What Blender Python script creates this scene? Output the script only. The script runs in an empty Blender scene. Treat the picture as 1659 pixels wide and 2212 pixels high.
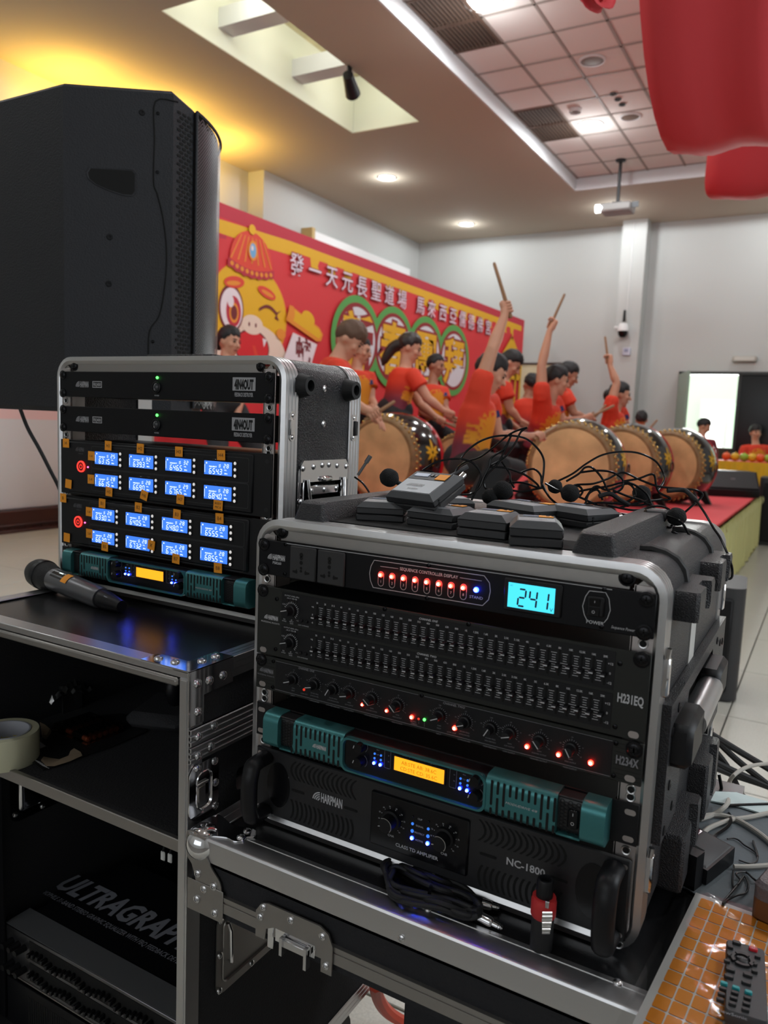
import bpy, bmesh, math, random
from mathutils import Vector, Matrix
random.seed(7)
V = Vector
SC = bpy.context.scene
COL = SC.collection
H = 1.30                     # height of the camera over the hall floor; all z below are measured from the camera height
FPX, CX, CY = 1667.54, 829.5, 1106.0
RT = V((0.86474027, 0.50050923, 0.04140991)); UP = V((-0.09416558, 0.08059426, 0.99228897)); FW = V((-0.49331239, 0.86197162, -0.11682385))
# ---------------------------------------------------------------- camera
cam = bpy.data.cameras.new('camera'); camo = bpy.data.objects.new('camera', cam); COL.objects.link(camo)
camo.matrix_world = Matrix(((RT.x, UP.x, -FW.x, 0), (RT.y, UP.y, -FW.y, 0), (RT.z, UP.z, -FW.z, 0), (0, 0, 0, 1)))
cam.sensor_fit = 'VERTICAL'; cam.sensor_height = 24.0; cam.lens = 24.0 * FPX / 2212
cam.clip_start = 0.05; cam.clip_end = 60
cam.dof.use_dof = True; cam.dof.focus_distance = 1.06; cam.dof.aperture_fstop = 4.6
SC.camera = camo
# ---------------------------------------------------------------- world, exposure
W = bpy.data.worlds.new('hall_air'); SC.world = W; W.use_nodes = True
bg = W.node_tree.nodes['Background']; bg.inputs[0].default_value = (0.86, 0.90, 1.0, 1); bg.inputs[1].default_value = 0.16
SC.view_settings.view_transform = 'Standard'; SC.view_settings.look = 'None'; SC.view_settings.gamma = 1; SC.view_settings.use_curve_mapping = False
SC.view_settings.exposure = 0.12
SC.cycles.use_denoising = True
SC.cycles.max_bounces = 6; SC.cycles.diffuse_bounces = 3; SC.cycles.glossy_bounces = 3; SC.cycles.transmission_bounces = 4
SC.cycles.sample_clamp_indirect = 4.0; SC.cycles.caustics_reflective = False; SC.cycles.caustics_refractive = False
# ---------------------------------------------------------------- lamps of the hall and added fill lights
def lamp(name, kind, loc, energy, color=(1, 1, 1), size=.3, size_y=None, aim=None, spot=None, spread=None):
    l = bpy.data.lights.new(name, kind); l.energy = energy; l.color = color
    if kind == 'AREA':
        l.size = size
        if size_y: l.shape = 'RECTANGLE'; l.size_y = size_y
        if spread: l.spread = math.radians(spread)
    else:
        l.shadow_soft_size = size
    if kind == 'SPOT': l.spot_size = math.radians(spot or 120); l.spot_blend = 0.04
    o = bpy.data.objects.new(name, l); COL.objects.link(o); o.location = loc
    d = V(aim) if aim else V((0, 0, -1))
    o.rotation_euler = d.to_track_quat('-Z', 'Y').to_euler()
    return o
CEIL, GRID = 3.30, 3.46
WHITE = (0.945, 0.985, 1.0)
for x, y in ((-5.59, 9.46), (-5.58, 12.1), (-3.13, 11.93), (-5.59, 2.9), (-.6, 12.0), (-5.59, .2)):
    lamp('downlight_lamp', 'SPOT', (x, y, CEIL - .03), 44, WHITE, .09, spot=178)
    lamp('downlight_glow', 'POINT', (x, y, CEIL - .16), 6.0, WHITE, .05)  # extra unseen point light, added for the halo on the soffit
for x, y in ((-1.5, 7.7), (-2.73, 9.15), (-2.82, 6.22), (-.2, 9.15), (-.2, 6.22), (-2.8, 3.2), (-.2, 3.2), (-2.8, .3), (1.6, 3.2), (-.2, .3), (1.6, .3)):  # some have no fixture: unseen, added to brighten the hall
    lamp('panel_and_fill_lamp', 'SPOT', (x, y, GRID - .04), 60 if y > 2 else 12, WHITE, .12, spot=178)
    if (x, y) != (-1.5, 7.7): lamp('panel_glow', 'POINT', (x, y, GRID - .30), 9.0, WHITE, .06)  # unseen point lights, added for the halo on the tiles
for y in (5.3, 6.2, 7.3):    # unseen point lights added inside the roof-light shaft to brighten it
    lamp('rooflight_fill', 'POINT', (-4.62, y, CEIL + .30), 5.5, (1.0, 1.0, .92), .08)
for y, e in ((5.35, 16), (6.35, 26), (7.4, 21)):   # warm cove lamps on the cornice of the stage wall
    lamp('cove_lamp', 'AREA', (-6.86, y, 2.70), e, (1.0, .60, .10), .12, .8, aim=(-.28, 0, 1))
lamp('rear_fill_light', 'AREA', (-.8, -2.85, .6), 17, (.90, .95, 1.0), 3.2, 1.6, aim=(0, 1, -.12))  # unseen area light added to lighten the rack fronts; the wall has no window
lamp('side_fill_light', 'AREA', (2.85, 1.9, 1.0), 48, (.86, .93, 1.0), 2.2, 1.5, aim=(-1, -.12, -.25))  # unseen area light added to brighten the table and rack side
lamp('corridor_daylight', 'AREA', (-1.6, 16.2, .4), 190, (.97, 1.0, .97), 2.0, 1.6, aim=(0, -1, 0))
# ---------------------------------------------------------------- materials
MATS = {}
def lin(c):
    return tuple((x / 12.92 if x <= .04045 else ((x + .055) / 1.055) ** 2.4) for x in c)
def rgb(r, g, b): return lin((r / 255, g / 255, b / 255))
def mat(name, col, rough=.5, metal=0.0, emit=None, es=1.0, bump=None, spec=None, alpha=None, trans=None, coat=None, vary=None, attr=None):
    """bump=(scale, strength[, detail]); vary=(scale, amount): gentle procedural value variation"""
    if name in MATS: return MATS[name]
    m = bpy.data.materials.new(name); m.use_nodes = True; nt = m.node_tree; b = nt.nodes['Principled BSDF']; N = nt.nodes; L = nt.links
    b.inputs['Base Color'].default_value = (*col, 1); b.inputs['Roughness'].default_value = rough; b.inputs['Metallic'].default_value = metal
    if spec is not None: b.inputs['Specular IOR Level'].default_value = spec
    if emit: b.inputs['Emission Color'].default_value = (*emit, 1); b.inputs['Emission Strength'].default_value = es
    if alpha is not None: b.inputs['Alpha'].default_value = alpha
    if trans is not None: b.inputs['Transmission Weight'].default_value = trans
    if coat: b.inputs['Coat Weight'].default_value = coat; b.inputs['Coat Roughness'].default_value = .08
    tc = None
    if bump or vary: tc = N.new('ShaderNodeTexCoord')
    if bump:
        n = N.new('ShaderNodeTexNoise'); n.inputs['Scale'].default_value = bump[0]; n.inputs['Detail'].default_value = bump[2] if len(bump) > 2 else 2
        bm = N.new('ShaderNodeBump'); bm.inputs['Strength'].default_value = bump[1]; bm.inputs['Distance'].default_value = bump[3] if len(bump) > 3 else .002
        L.new(tc.outputs['Object'], n.inputs['Vector']); L.new(n.outputs['Fac'], bm.inputs['Height']); L.new(bm.outputs['Normal'], b.inputs['Normal'])
    src = None
    if attr:
        a = N.new('ShaderNodeAttribute'); a.attribute_name = attr; src = a.outputs['Color']
    if vary:
        n = N.new('ShaderNodeTexNoise'); n.inputs['Scale'].default_value = vary[0]; n.inputs['Detail'].default_value = 4
        L.new(tc.outputs['Object'], n.inputs['Vector'])
        mr = N.new('ShaderNodeMapRange'); mr.inputs['From Min'].default_value = .3; mr.inputs['From Max'].default_value = .7; mr.inputs['To Min'].default_value = 1 - vary[1]; mr.inputs['To Max'].default_value = 1 + vary[1]
        L.new(n.outputs['Fac'], mr.inputs['Value'])
        mx = N.new('ShaderNodeMix'); mx.data_type = 'RGBA'; mx.blend_type = 'MULTIPLY'; mx.inputs[0].default_value = 1
        if src: L.new(src, mx.inputs[6])
        else: mx.inputs[6].default_value = (*col, 1)
        L.new(mr.outputs[0], mx.inputs[7]); src = mx.outputs[2]
    if src: L.new(src, b.inputs['Base Color'])
    MATS[name] = m
    return m
def glow(name, col, s): return mat(name, (0.02, 0.02, 0.02), .4, emit=col, es=s)
BLK = mat('black_plastic', (.0075, .0075, .009), .42, spec=.3)
BLKG = mat('black_gloss', (.006, .006, .007), .2, spec=.35)
PANEL = mat('black_anodised', (.004, .004, .0055), .45, bump=(900, .05), spec=.2)
OLIVE = mat('charcoal_panel', (.017, .018, .016), .5, spec=.3)
RUB = mat('rubber_black', (.010, .010, .011), .65, bump=(300, .15))
TOLEX = mat('textured_black_shell', (.013, .013, .016), .30, bump=(380, 1.0, 3, .005))
LEATHER = mat('grained_black_shell', (.022, .022, .026), .34, bump=(620, 1.0, 3, .0028))
ALU = mat('brushed_aluminium', (.62, .62, .63), .33, 1.0, bump=(120, .05))
ALUD = mat('dull_aluminium', (.36, .345, .33), .42, 1.0, bump=(90, .06))
RAIL = mat('satin_rail_steel', (.52, .48, .47), .38, 1.0)
CHROME = mat('chrome', (.78, .78, .80), .10, 1.0)
RIVET = mat('nickel_rivet', (.62, .62, .63), .24, 1.0)
TEAL = mat('teal_anodised', (.060, .23, .24), .36, .6, bump=(700, .06))
PRINT = mat('white_print', (.55, .55, .57), .6)
PRINTD = mat('grey_print', (.22, .22, .24), .6)
VOID = mat('dark_opening', (.002, .002, .002), .9)  # near black, mostly painting the shade inside holes and slots
REDL = glow('red_led', (1.0, .012, .006), 34); REDD = mat('dim_red_led', (.25, .02, .01), .3, emit=(1, .05, .02), es=.6)
BLUEL = glow('blue_led', (.006, .018, 1.0), 55); BLUED = mat('dim_blue_led', (.03, .10, .35), .3, emit=(.05, .25, 1), es=.8)
GRNL = glow('green_led', (.06, 1.0, .08), 5)
CORE = glow('led_core', (1.0, .72, .5), 14); COREB = glow('blue_led_core', (.55, .72, 1.0), 24)
LCDB = glow('blue_backlit_lcd', (.045, .20, .95), 1.15); LCDW = glow('lcd_segments', (.75, .88, 1.0), 1.5)
LCDO = glow('amber_backlit_lcd', (1.0, .38, .01), 1.35); LCDOT = mat('amber_lcd_text', (.30, .09, .0), .5, emit=(.55, .17, .0), es=.6)
LCDC = glow('cyan_backlit_lcd', (.06, .72, .95), 1.15); LCDK = mat('lcd_dark_segment', (.005, .03, .07), .4)
ORANGE = mat('orange_sticker', (1.0, .36, .012), .55); INK = mat('pen_ink', (.10, .03, .01), .7)
# ---------------------------------------------------------------- mesh building
FONT = bpy.data.curves.new('type', 'FONT'); FONT_O = bpy.data.objects.new('type', FONT); TXT = {}
def glyphs(s, bold=0.0, res=2):
    k = (s, bold, res)
    if k not in TXT:
        FONT.body = s; FONT.size = 1; FONT.resolution_u = res; FONT.offset = bold; FONT.align_x = 'CENTER'
        m = bpy.data.meshes.new_from_object(FONT_O)
        TXT[k] = ([tuple(v.co) for v in m.vertices], [tuple(p.vertices) for p in m.polygons])
        bpy.data.meshes.remove(m)
    return TXT[k]
def basis(z, up=(0, 0, 1)):
    z = V(z).normalized(); u = V(up)
    if abs(z.dot(u)) > .97: u = V((0, 1, 0)) if abs(z.y) < .9 else V((1, 0, 0))
    x = u.cross(z).normalized(); y = z.cross(x)
    return x, y, z
class MB:
    def __init__(s): s.v = []; s.f = []; s.m = []
    def add(s, vs, fs, mi=0, M=None):
        o = len(s.v)
        s.v.extend([tuple(M @ V(p)) for p in vs] if M else [tuple(p) for p in vs])
        s.f.extend([tuple(i + o for i in f) for f in fs]); s.m.extend([mi] * len(fs)); return s
    def box(s, x0, x1, y0, y1, z0, z1, b=0, mi=0, M=None):
        if x1 < x0: x0, x1 = x1, x0
        if y1 < y0: y0, y1 = y1, y0
        if z1 < z0: z0, z1 = z1, z0
        if not b:
            vs = [(x, y, z) for x in (x0, x1) for y in (y0, y1) for z in (z0, z1)]
            return s.add(vs, [(0, 1, 3, 2), (4, 6, 7, 5), (0, 4, 5, 1), (2, 3, 7, 6), (0, 2, 6, 4), (1, 5, 7, 3)], mi, M)
        lo = (x0, y0, z0); hi = (x1, y1, z1); b = min(b, *((hi[i] - lo[i]) * .49 for i in range(3)))
        vs = []; ix = {}
        for c in range(8):
            sg = (c & 1, c >> 1 & 1, c >> 2 & 1)
            for k in range(3):
                ix[sg, k] = len(vs)
                vs.append(tuple((hi[i] if sg[i] else lo[i]) if i == k else (hi[i] - b if sg[i] else lo[i] + b) for i in range(3)))
        fs = []
        for k in range(3):
            a, c = (k + 1) % 3, (k + 2) % 3
            for sk in (0, 1):
                q = []
                for p, r in ((0, 0), (1, 0), (1, 1), (0, 1)):
                    g = [0, 0, 0]; g[k] = sk; g[a] = p; g[c] = r; q.append(ix[tuple(g), k])
                fs.append(tuple(q) if sk else tuple(q[::-1]))
            for p in (0, 1):
                for r in (0, 1):
                    g0 = [0, 0, 0]; g0[a] = p; g0[c] = r; g1 = list(g0); g1[k] = 1
                    q = (ix[tuple(g0), a], ix[tuple(g1), a], ix[tuple(g1), c], ix[tuple(g0), c])
                    fs.append(q if p == r else q[::-1])
        for c in range(8):
            sg = (c & 1, c >> 1 & 1, c >> 2 & 1); q = (ix[sg, 0], ix[sg, 1], ix[sg, 2]); fs.append(q if sum(sg) % 2 else q[::-1])
        return s.add(vs, fs, mi, M)
    def rings(s, rs, mi=0, cap=True, loop=False):
        n = len(rs[0]); o = len(s.v)
        for r in rs: s.v.extend(tuple(p) for p in r)
        k = len(rs)
        for i in range(k if loop else k - 1):
            j = (i + 1) % k
            for a in range(n):
                c = (a + 1) % n; s.f.append((o + i * n + a, o + i * n + c, o + j * n + c, o + j * n + a)); s.m.append(mi)
        if cap and not loop:
            s.f.append(tuple(o + a for a in range(n))[::-1]); s.m.append(mi)
            s.f.append(tuple(o + (k - 1) * n + a for a in range(n))); s.m.append(mi)
        return s
    def cyl(s, p0, p1, r0, r1=None, n=16, mi=0, cap=True):
        p0, p1 = V(p0), V(p1); r1 = r0 if r1 is None else r1; x, y, z = basis(p1 - p0)
        rg = lambda p, r: [p + x * (r * math.cos(t * 2 * math.pi / n)) + y * (r * math.sin(t * 2 * math.pi / n)) for t in range(n)]
        return s.rings([rg(p0, r0), rg(p1, r1)], mi, cap)
    def lathe(s, prof, o=(0, 0, 0), ax=(0, 0, 1), n=24, mi=0, cap=True):
        o = V(o); x, y, z = basis(ax)
        return s.rings([[o + z * h + x * (max(r, 1e-5) * math.cos(t * 2 * math.pi / n)) + y * (max(r, 1e-5) * math.sin(t * 2 * math.pi / n)) for t in range(n)] for r, h in prof], mi, cap)
    def tube(s, pts, r, n=8, mi=0, closed=False, cap=True):
        pts = [V(p) for p in pts]; k = len(pts); rr = r if isinstance(r, (list, tuple)) else [r] * k
        tg = []
        for i in range(k):
            a = pts[i - 1] if (i or closed) else pts[0]; b = pts[(i + 1) % k] if (i < k - 1 or closed) else pts[-1]
            d = b - a; tg.append(d.normalized() if d.length > 1e-9 else V((0, 0, 1)))
        x, y, z = basis(tg[0]); rs = []
        for i in range(k):
            x = (x - tg[i] * x.dot(tg[i])); x = x.normalized() if x.length > 1e-6 else basis(tg[i])[0]; y = tg[i].cross(x)
            rs.append([pts[i] + x * (rr[i] * math.cos(t * 2 * math.pi / n)) + y * (rr[i] * math.sin(t * 2 * math.pi / n)) for t in range(n)])
        return s.rings(rs, mi, cap and not closed, closed)
    def capsule(s, pts, radii, n=12, mi=0):
        pts = [V(p) for p in pts]; d0 = (pts[0] - pts[1]).normalized(); d1 = (pts[-1] - pts[-2]).normalized(); P = []; R = []
        for t in (.98, .8, .45): P.append(pts[0] + d0 * radii[0] * t); R.append(radii[0] * math.sqrt(1 - t * t))
        P += pts; R += list(radii)
        for t in (.45, .8, .98): P.append(pts[-1] + d1 * radii[-1] * t); R.append(radii[-1] * math.sqrt(1 - t * t))
        return s.tube(P, R, n, mi)
    def ball(s, c, r, nu=16, nv=10, mi=0, M=None, fn=None):
        c = V(c); r = (r, r, r) if isinstance(r, (int, float)) else r; rs = []
        for j in range(nv + 1):
            ph = math.pi * (j / nv) ; ph = min(max(ph, .02), math.pi - .02); ring = []
            for i in range(nu):
                th = 2 * math.pi * i / nu; d = V((math.sin(ph) * math.cos(th), math.sin(ph) * math.sin(th), math.cos(ph)))
                k = fn(d) if fn else 1.0
                p = V((d.x * r[0] * k, d.y * r[1] * k, d.z * r[2] * k)); ring.append(c + (M.to_3x3() @ p if M else p))
            rs.append(ring)
        return s.rings(rs, mi)
    def prism(s, poly, f, d0, d1, mi=0):
        """poly 2-D outline, f(a, b, d) -> point, extruded from d0 to d1"""
        return s.rings([[f(a, b, d0) for a, b in poly], [f(a, b, d1) for a, b in poly]], mi)
    def flat(s, poly, f, d, mi=0):
        return s.add([f(a, b, d) for a, b in poly], [tuple(range(len(poly)))], mi)
    def text(s, t, size, f, mi=0, align='C', bold=0.0, sx=1.0, shear=0.0, d=0.0, res=2):
        vs, fs = glyphs(t, bold, res)
        if not vs: return s
        w0 = min(v[0] for v in vs); w1 = max(v[0] for v in vs); off = {'C': -(w0 + w1) / 2, 'L': -w0, 'R': -w1}[align]
        return s.add([f((v[0] + off + shear * v[1]) * size * sx, (v[1] - .36) * size, d) for v in vs], fs, mi)
    def build(s, name, mats, parent=None, sharp=40, origin=None, world=True, fix=True):
        me = bpy.data.meshes.new(name)
        o = bpy.data.objects.new(name, me); COL.objects.link(o)
        vs = s.v
        if parent is not None:
            o.parent = parent
            if world:
                T = WORLD.get(parent.name)
                if T is not None:
                    Ti = T.inverted(); vs = [tuple(Ti @ V(p)) for p in vs]
                WORLD[o.name] = T if T is not None else Matrix.Identity(4)
            else: WORLD[o.name] = WORLD.get(parent.name, Matrix.Identity(4))
        else:
            if origin is None and vs:
                xs, ys, zs = zip(*vs); origin = ((min(xs) + max(xs)) / 2, (min(ys) + max(ys)) / 2, min(zs))
            og = V(origin or (0, 0, 0)); o.location = og; WORLD[o.name] = Matrix.Translation(og)
            vs = [(p[0] - og.x, p[1] - og.y, p[2] - og.z) for p in vs]
        me.from_pydata(vs, [], s.f)
        for m in (mats if isinstance(mats, (list, tuple)) else [mats]): me.materials.append(m)
        if len(me.materials) > 1: me.polygons.foreach_set('material_index', s.m)
        if fix:
            bm = bmesh.new(); bm.from_mesh(me); bmesh.ops.recalc_face_normals(bm, faces=bm.faces); bm.to_mesh(me); bm.free()
        me.polygons.foreach_set('use_smooth', [True] * len(me.polygons))
        me.set_sharp_from_angle(angle=math.radians(sharp)); me.update()
        return o
WORLD = {}
def tag(o, label=None, cat=None, group=None, kind=None):
    for k, v in (('label', label), ('category', cat), ('group', group), ('kind', kind)):
        if v: o[k] = v
    return o
def thing(name, label, cat, loc=(0, 0, 0), group=None, M=None):
    o = bpy.data.objects.new(name, None); o.empty_display_size = .05; COL.objects.link(o)
    T = Matrix.Translation(V(loc)) if M is None else M
    o.matrix_world = T; WORLD[o.name] = T
    return tag(o, label, cat, group)
def struct(o): o['kind'] = 'structure'; return o
def copy_tree(o, T, parent=None):
    """a copy of a thing, its parts and sub-parts, moved to T"""
    c = o.copy(); COL.objects.link(c)
    if parent is None: c.matrix_world = T
    else: c.parent = parent
    WORLD[c.name] = T
    for ch in list(o.children): copy_tree(ch, T, c)
    return c
def at(px, py, d):
    """point of the scene at depth d seen at (px, py) of the 1659 x 2212 frame: the surveyed positions"""
    return (FW + RT * ((px - CX) / FPX) - UP * ((py - CY) / FPX)) * d
def onz(px, py, z): r = at(px, py, 1); return r * (z / r.z)
def onx(px, py, x): r = at(px, py, 1); return r * (x / r.x)
def ony(px, py, y): r = at(px, py, 1); return r * (y / r.y)
def rrect(x0, x1, z0, z1, r, n=5):
    P = []
    for cx, cz, a0 in ((x1 - r, z1 - r, 0), (x0 + r, z1 - r, 90), (x0 + r, z0 + r, 180), (x1 - r, z0 + r, 270)):
        for i in range(n + 1):
            a = math.radians(a0 + 90 * i / n); P.append((cx + r * math.cos(a), cz + r * math.sin(a)))
    return P
def smooth_path(pts, k=6, closed=False):
    pts = [V(p) for p in pts]; out = []; n = len(pts)
    for i in range(n if closed else n - 1):
        if closed: a, b, c, d = pts[i - 1], pts[i], pts[(i + 1) % n], pts[(i + 2) % n]
        else: a, b, c, d = pts[max(i - 1, 0)], pts[i], pts[i + 1], pts[min(i + 2, n - 1)]
        for j in range(k):
            t = j / k
            out.append(.5 * ((2 * b) + (c - a) * t + (2 * a - 5 * b + 4 * c - d) * t * t + (3 * b - a - 3 * c + d) * t ** 3))
    if not closed: out.append(pts[-1])
    return out
XZ = lambda y: (lambda a, b, d: (a, y + d, b))       # helper planes: (a, b) drawn on a plane, d along its normal
# ================================================================ the hall
FLOOR = -H; STG = -.703; WX = -6.98; WXR = -7.25; FY = 13.09; CX0, CY1 = -3.42, 10.98
PLASTER = mat('white_plaster', rgb(196, 198, 196), .8, bump=(60, .05))
SOFFIT = mat('cream_ceiling_paint', rgb(190, 178, 160), .85, bump=(40, .04))
SOFFW = mat('white_ceiling_paint', rgb(225, 226, 228), .8)
TILE = mat('mineral_ceiling_tile', rgb(236, 228, 222), .9, bump=(220, .15))
TBAR = mat('ceiling_grid_bar', rgb(168, 158, 150), .6)
TERR = mat('polished_terrazzo', rgb(196, 194, 184), .28, bump=(200, .03), vary=(160, .10))
WOODD = mat('dark_red_wood', (.055, .018, .014), .32, bump=(30, .1))
m = MB(); m.box(-9, 3.2, -3, 16.8, FLOOR - .1, FLOOR - .012); fl = struct(m.build('floor', mat('floor_joint', rgb(120, 115, 108), .6)))
tile_me = None
for i in range(-9, 3):
    for j in range(-1, 13):
        x, y = i * .8 + .1, j * .8 + 1.0
        if tile_me is None:
            b = MB().box(-.397, .397, -.397, .397, -.012, 0, .002); t0 = b.build('tile', TERR, world=False); tile_me = t0
            o = t0
        else: o = tile_me.copy(); COL.objects.link(o)
        o.parent = fl; o.location = V((x, y, FLOOR)) - fl.location
struct(MB().box(WXR - .2, WXR, -3, 8.55, FLOOR, CEIL).build('wall_left', PLASTER)); struct(MB().box(WXR - .2, WX, 8.55, FY, FLOOR, CEIL).build('wall_left', PLASTER))
m = MB()
m.box(WX, -2.20, FY, FY + .2, FLOOR, CEIL + .12); m.box(-2.20, .35, FY, FY + .2, .97, CEIL + .12); m.box(.35, 3.2, FY, FY + .2, FLOOR, CEIL + .12)
struct(m.build('wall_far', PLASTER))
m = MB(); m.box(-3.18, -2.80, FY - .32, FY, FLOOR, CEIL + .02); struct(m.build('column_far', PLASTER))
m = MB(); m.box(3.0, 3.2, -3, FY, FLOOR, 3.8); struct(m.build('wall_right', PLASTER))
m = MB(); m.box(WXR - .2, 3.2, -3.2, -3, FLOOR, 3.8); struct(m.build('wall_back', PLASTER))
# soffit with the roof-light opening, the coffer and its white fascia
SX0, SX1, SY0, SY1 = -5.15, -4.28, 4.93, 7.9
m = MB()
m.box(WXR, SX0, -3, FY, CEIL, CEIL + .01); m.box(SX1, CX0 - .02, -3, FY, CEIL, CEIL + .01)
m.box(SX0, SX1, -3, SY0, CEIL, CEIL + .01); m.box(SX0, SX1, SY1, FY, CEIL, CEIL + .01); m.box(CX0 - .02, 3.2, CY1 + .02, FY, CEIL, CEIL + .01)
ce = struct(m.build('ceiling', SOFFIT))
m = MB(); m.box(CX0 - .02, CX0, -3, CY1 + .02, CEIL - .001, GRID + .02); m.box(CX0, 3.2, CY1, CY1 + .02, CEIL - .001, GRID + .02)
struct(m.build('trim_1', SOFFW))
# tiled coffer ceiling: grid bars and single tiles
m = MB(); gx = [CX0 + .02 + .47 * i for i in range(14)]; gy = [CY1 - .04 - .5 * j for j in range(17)]
for x in gx: m.box(x - .012, x + .012, gy[-1], CY1, GRID - .004, GRID + .01)
for y in gy: m.box(CX0, gx[-1], y - .012, y + .012, GRID - .004, GRID + .01)
m.box(CX0, 3.2, -3, CY1, GRID + .03, GRID + .05)
struct(m.build('trim_2', TBAR))
vents = {(0, 2), (0, 3), (0, 7), (0, 8)}; vent_spots = []
t0 = None
for i in range(len(gx) - 4):
    for j in range(len(gy) - 2):
        x, y = (gx[i] + gx[i + 1]) / 2, (gy[j] + gy[j + 1]) / 2
        if i == 0 and j in (3, 4, 8, 9): vent_spots.append((x, y)); continue
        if t0 is None: t0 = MB().box(-.222, .222, -.237, .237, 0, .015, .003).build('tile', TILE, world=False); o = t0
        else: o = t0.copy(); COL.objects.link(o)
        o.parent = ce; o.location = V((x, y, GRID + .001 + random.uniform(0, .003))) - ce.location
VENTM = mat('vent_bronze', rgb(96, 76, 64), .6)
names = ['brown slatted ceiling vent, {} of the four vents along the coffer edge'.format(w) for w in ('farthest', 'second farthest', 'second nearest', 'nearest')]
for n, (x, y) in zip(names, sorted(vent_spots, key=lambda p: -p[1])):
    r = thing('ceiling_vent', n, 'vent', (x, y, GRID - .012), 'slatted air vents in the tiled ceiling')
    b = MB(); b.box(-.23, .23, -.245, -.225, 0, .02); b.box(-.23, .23, .225, .245, 0, .02); b.box(-.23, -.21, -.225, .225, 0, .02); b.box(.21, .23, -.225, .225, 0, .02)
    b.build('frame', VENTM, r, world=False)
    s0 = None
    for k in range(11):
        if s0 is None: s0 = MB().box(-.006, .006, -.224, .224, .001, .02).build('slat', VENTM, r, world=False); o = s0
        else: o = s0.copy(); COL.objects.link(o)
        o.location = (-.19 + .038 * k, 0, 0)
        o.rotation_euler = (0, .4, 0)
    MB().box(-.21, .21, -.225, .225, .022, .024).build('backing', VOID, r, world=False)
# roof light: shaft, cross beams, stained lid
CREAM = mat('cream_shaft_paint', rgb(234, 236, 222), .8)
m = MB(); zt = CEIL + .62
m.box(SX0 - .03, SX0 - .001, SY0, SY1, CEIL + .0105, zt); m.box(SX1 + .001, SX1 + .03, SY0, SY1, CEIL + .0105, zt); m.box(SX0, SX1, SY0 - .03, SY0 - .001, CEIL + .0105, zt); m.box(SX0, SX1, SY1 + .001, SY1 + .03, CEIL + .0105, zt)
sh = struct(m.build('ceiling_shaft', CREAM))
STAIN = mat('stained_lid_paint', rgb(212, 202, 164), .8, vary=(2.2, .30))
MB().box(SX0 - .03, SX1 + .03, SY0 - .03, SY1 + .03, zt, zt + .03).build('lid', STAIN, sh)
for y in (5.62, 6.72): MB().box(SX0, SX1, y, y + .2, CEIL + .17, CEIL + .34).build('cross_beam', SOFFW, sh)
# base of the stage wall: dark carved wooden plinth, white panel with pink head
r = struct(MB().box(WXR, WXR + .10, 2.6, 5.6, FLOOR, FLOOR + .235, .006).build('baseboard_left', WOODD))
MB().box(WXR + .10, WXR + .125, 2.6, 5.6, FLOOR + .075, FLOOR + .10, .01).build('bead', WOODD, r)
MB().box(WXR + .10, WXR + .14, 2.6, 5.6, FLOOR, FLOOR + .045, .01).build('foot_moulding', WOODD, r)
b = MB()
for k in range(30): b.ball((WXR + .105, 2.75 + k * .095, FLOOR + .06), .012, 8, 5)
o = b.build('stud_row', mat('polished_red_wood', (.09, .03, .025), .12), r); o['kind'] = 'stuff'
wp = thing('wall_panel', 'white cloth panel with pink head on the stage wall under the loudspeaker', 'panel', (WXR + .02, 4.1, FLOOR + .24))
MB().box(WXR + .001, WXR + .02, 2.6, 5.6, FLOOR + .25, -.135).build('white_sheet', mat('white_sheet', rgb(222, 223, 225), .8), wp)
MB().box(WXR + .001, WXR + .02, 2.6, 5.6, -.135, .02).build('pink_band', mat('pink_cloth', rgb(240, 205, 204), .8), wp)
# ---------------------------------------------------------------- lamps that show
LAMPM = glow('lamp_lens', (1, .985, .95), 14); LAMPR = mat('lamp_ring', rgb(235, 235, 235), .4)
def downlight(x, y, z, r, label):
    t = thing('downlight', label, 'ceiling light', (x, y, z), 'round lights in the ceiling')
    MB().lathe([(r, -.012), (r * 1.0, 0), (r * .82, 0), (r * .80, -.008)], n=24, cap=False).build('ring', LAMPR, t, world=False)
    MB().cyl((0, 0, -.006), (0, 0, -.001), r * .83, n=24).build('lens', LAMPM, t, world=False)
downlight(-5.59, 9.46, CEIL, .13, 'bright downlight in the cream ceiling beyond the roof light')
downlight(-5.58, 12.10, CEIL, .13, 'bright downlight in the cream ceiling near the far corner column')
downlight(-3.13, 11.93, CEIL, .12, 'bright downlight in the ceiling beside the hanging projector')
downlight(-2.73, 9.15, GRID, .15, 'big round panel lamp between the vent and the ceiling loudspeaker')
downlight(-2.82, 6.22, GRID, .16, 'big round panel lamp nearest, at the top edge between vent and tiles')
BRZ = mat('bronze_grille', rgb(120, 100, 86), .5, .2, bump=(400, .5))
def ceil_disc(name, x, y, r, label, cat, dep=.012):
    t = thing(name, label, cat, (x, y, GRID))
    MB().lathe([(r, 0), (r, -.008), (r * .86, -dep), (r * .84, -.004)], n=28, cap=False).build('ring', LAMPR, t, world=False)
    MB().lathe([(r * .85, -.004), (r * .6, -.010), (.001, -.012)], n=28).build('grille', BRZ, t, world=False)
ceil_disc('ceiling_speaker', -2.297, 7.61, .125, 'round brown ceiling loudspeaker in the tile nearer to the camera', 'speaker')
ceil_disc('ceiling_speaker', -2.27, 9.09, .115, 'round brown ceiling loudspeaker beyond the three holes', 'speaker')
ceil_disc('smoke_detector', -2.76, 8.65, .07, 'small beige smoke detector on a ceiling tile beside the lamp', 'detector', .04)
hs = [(-2.296, 8.42), (-2.285, 8.57), (-2.275, 8.72)]
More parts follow.
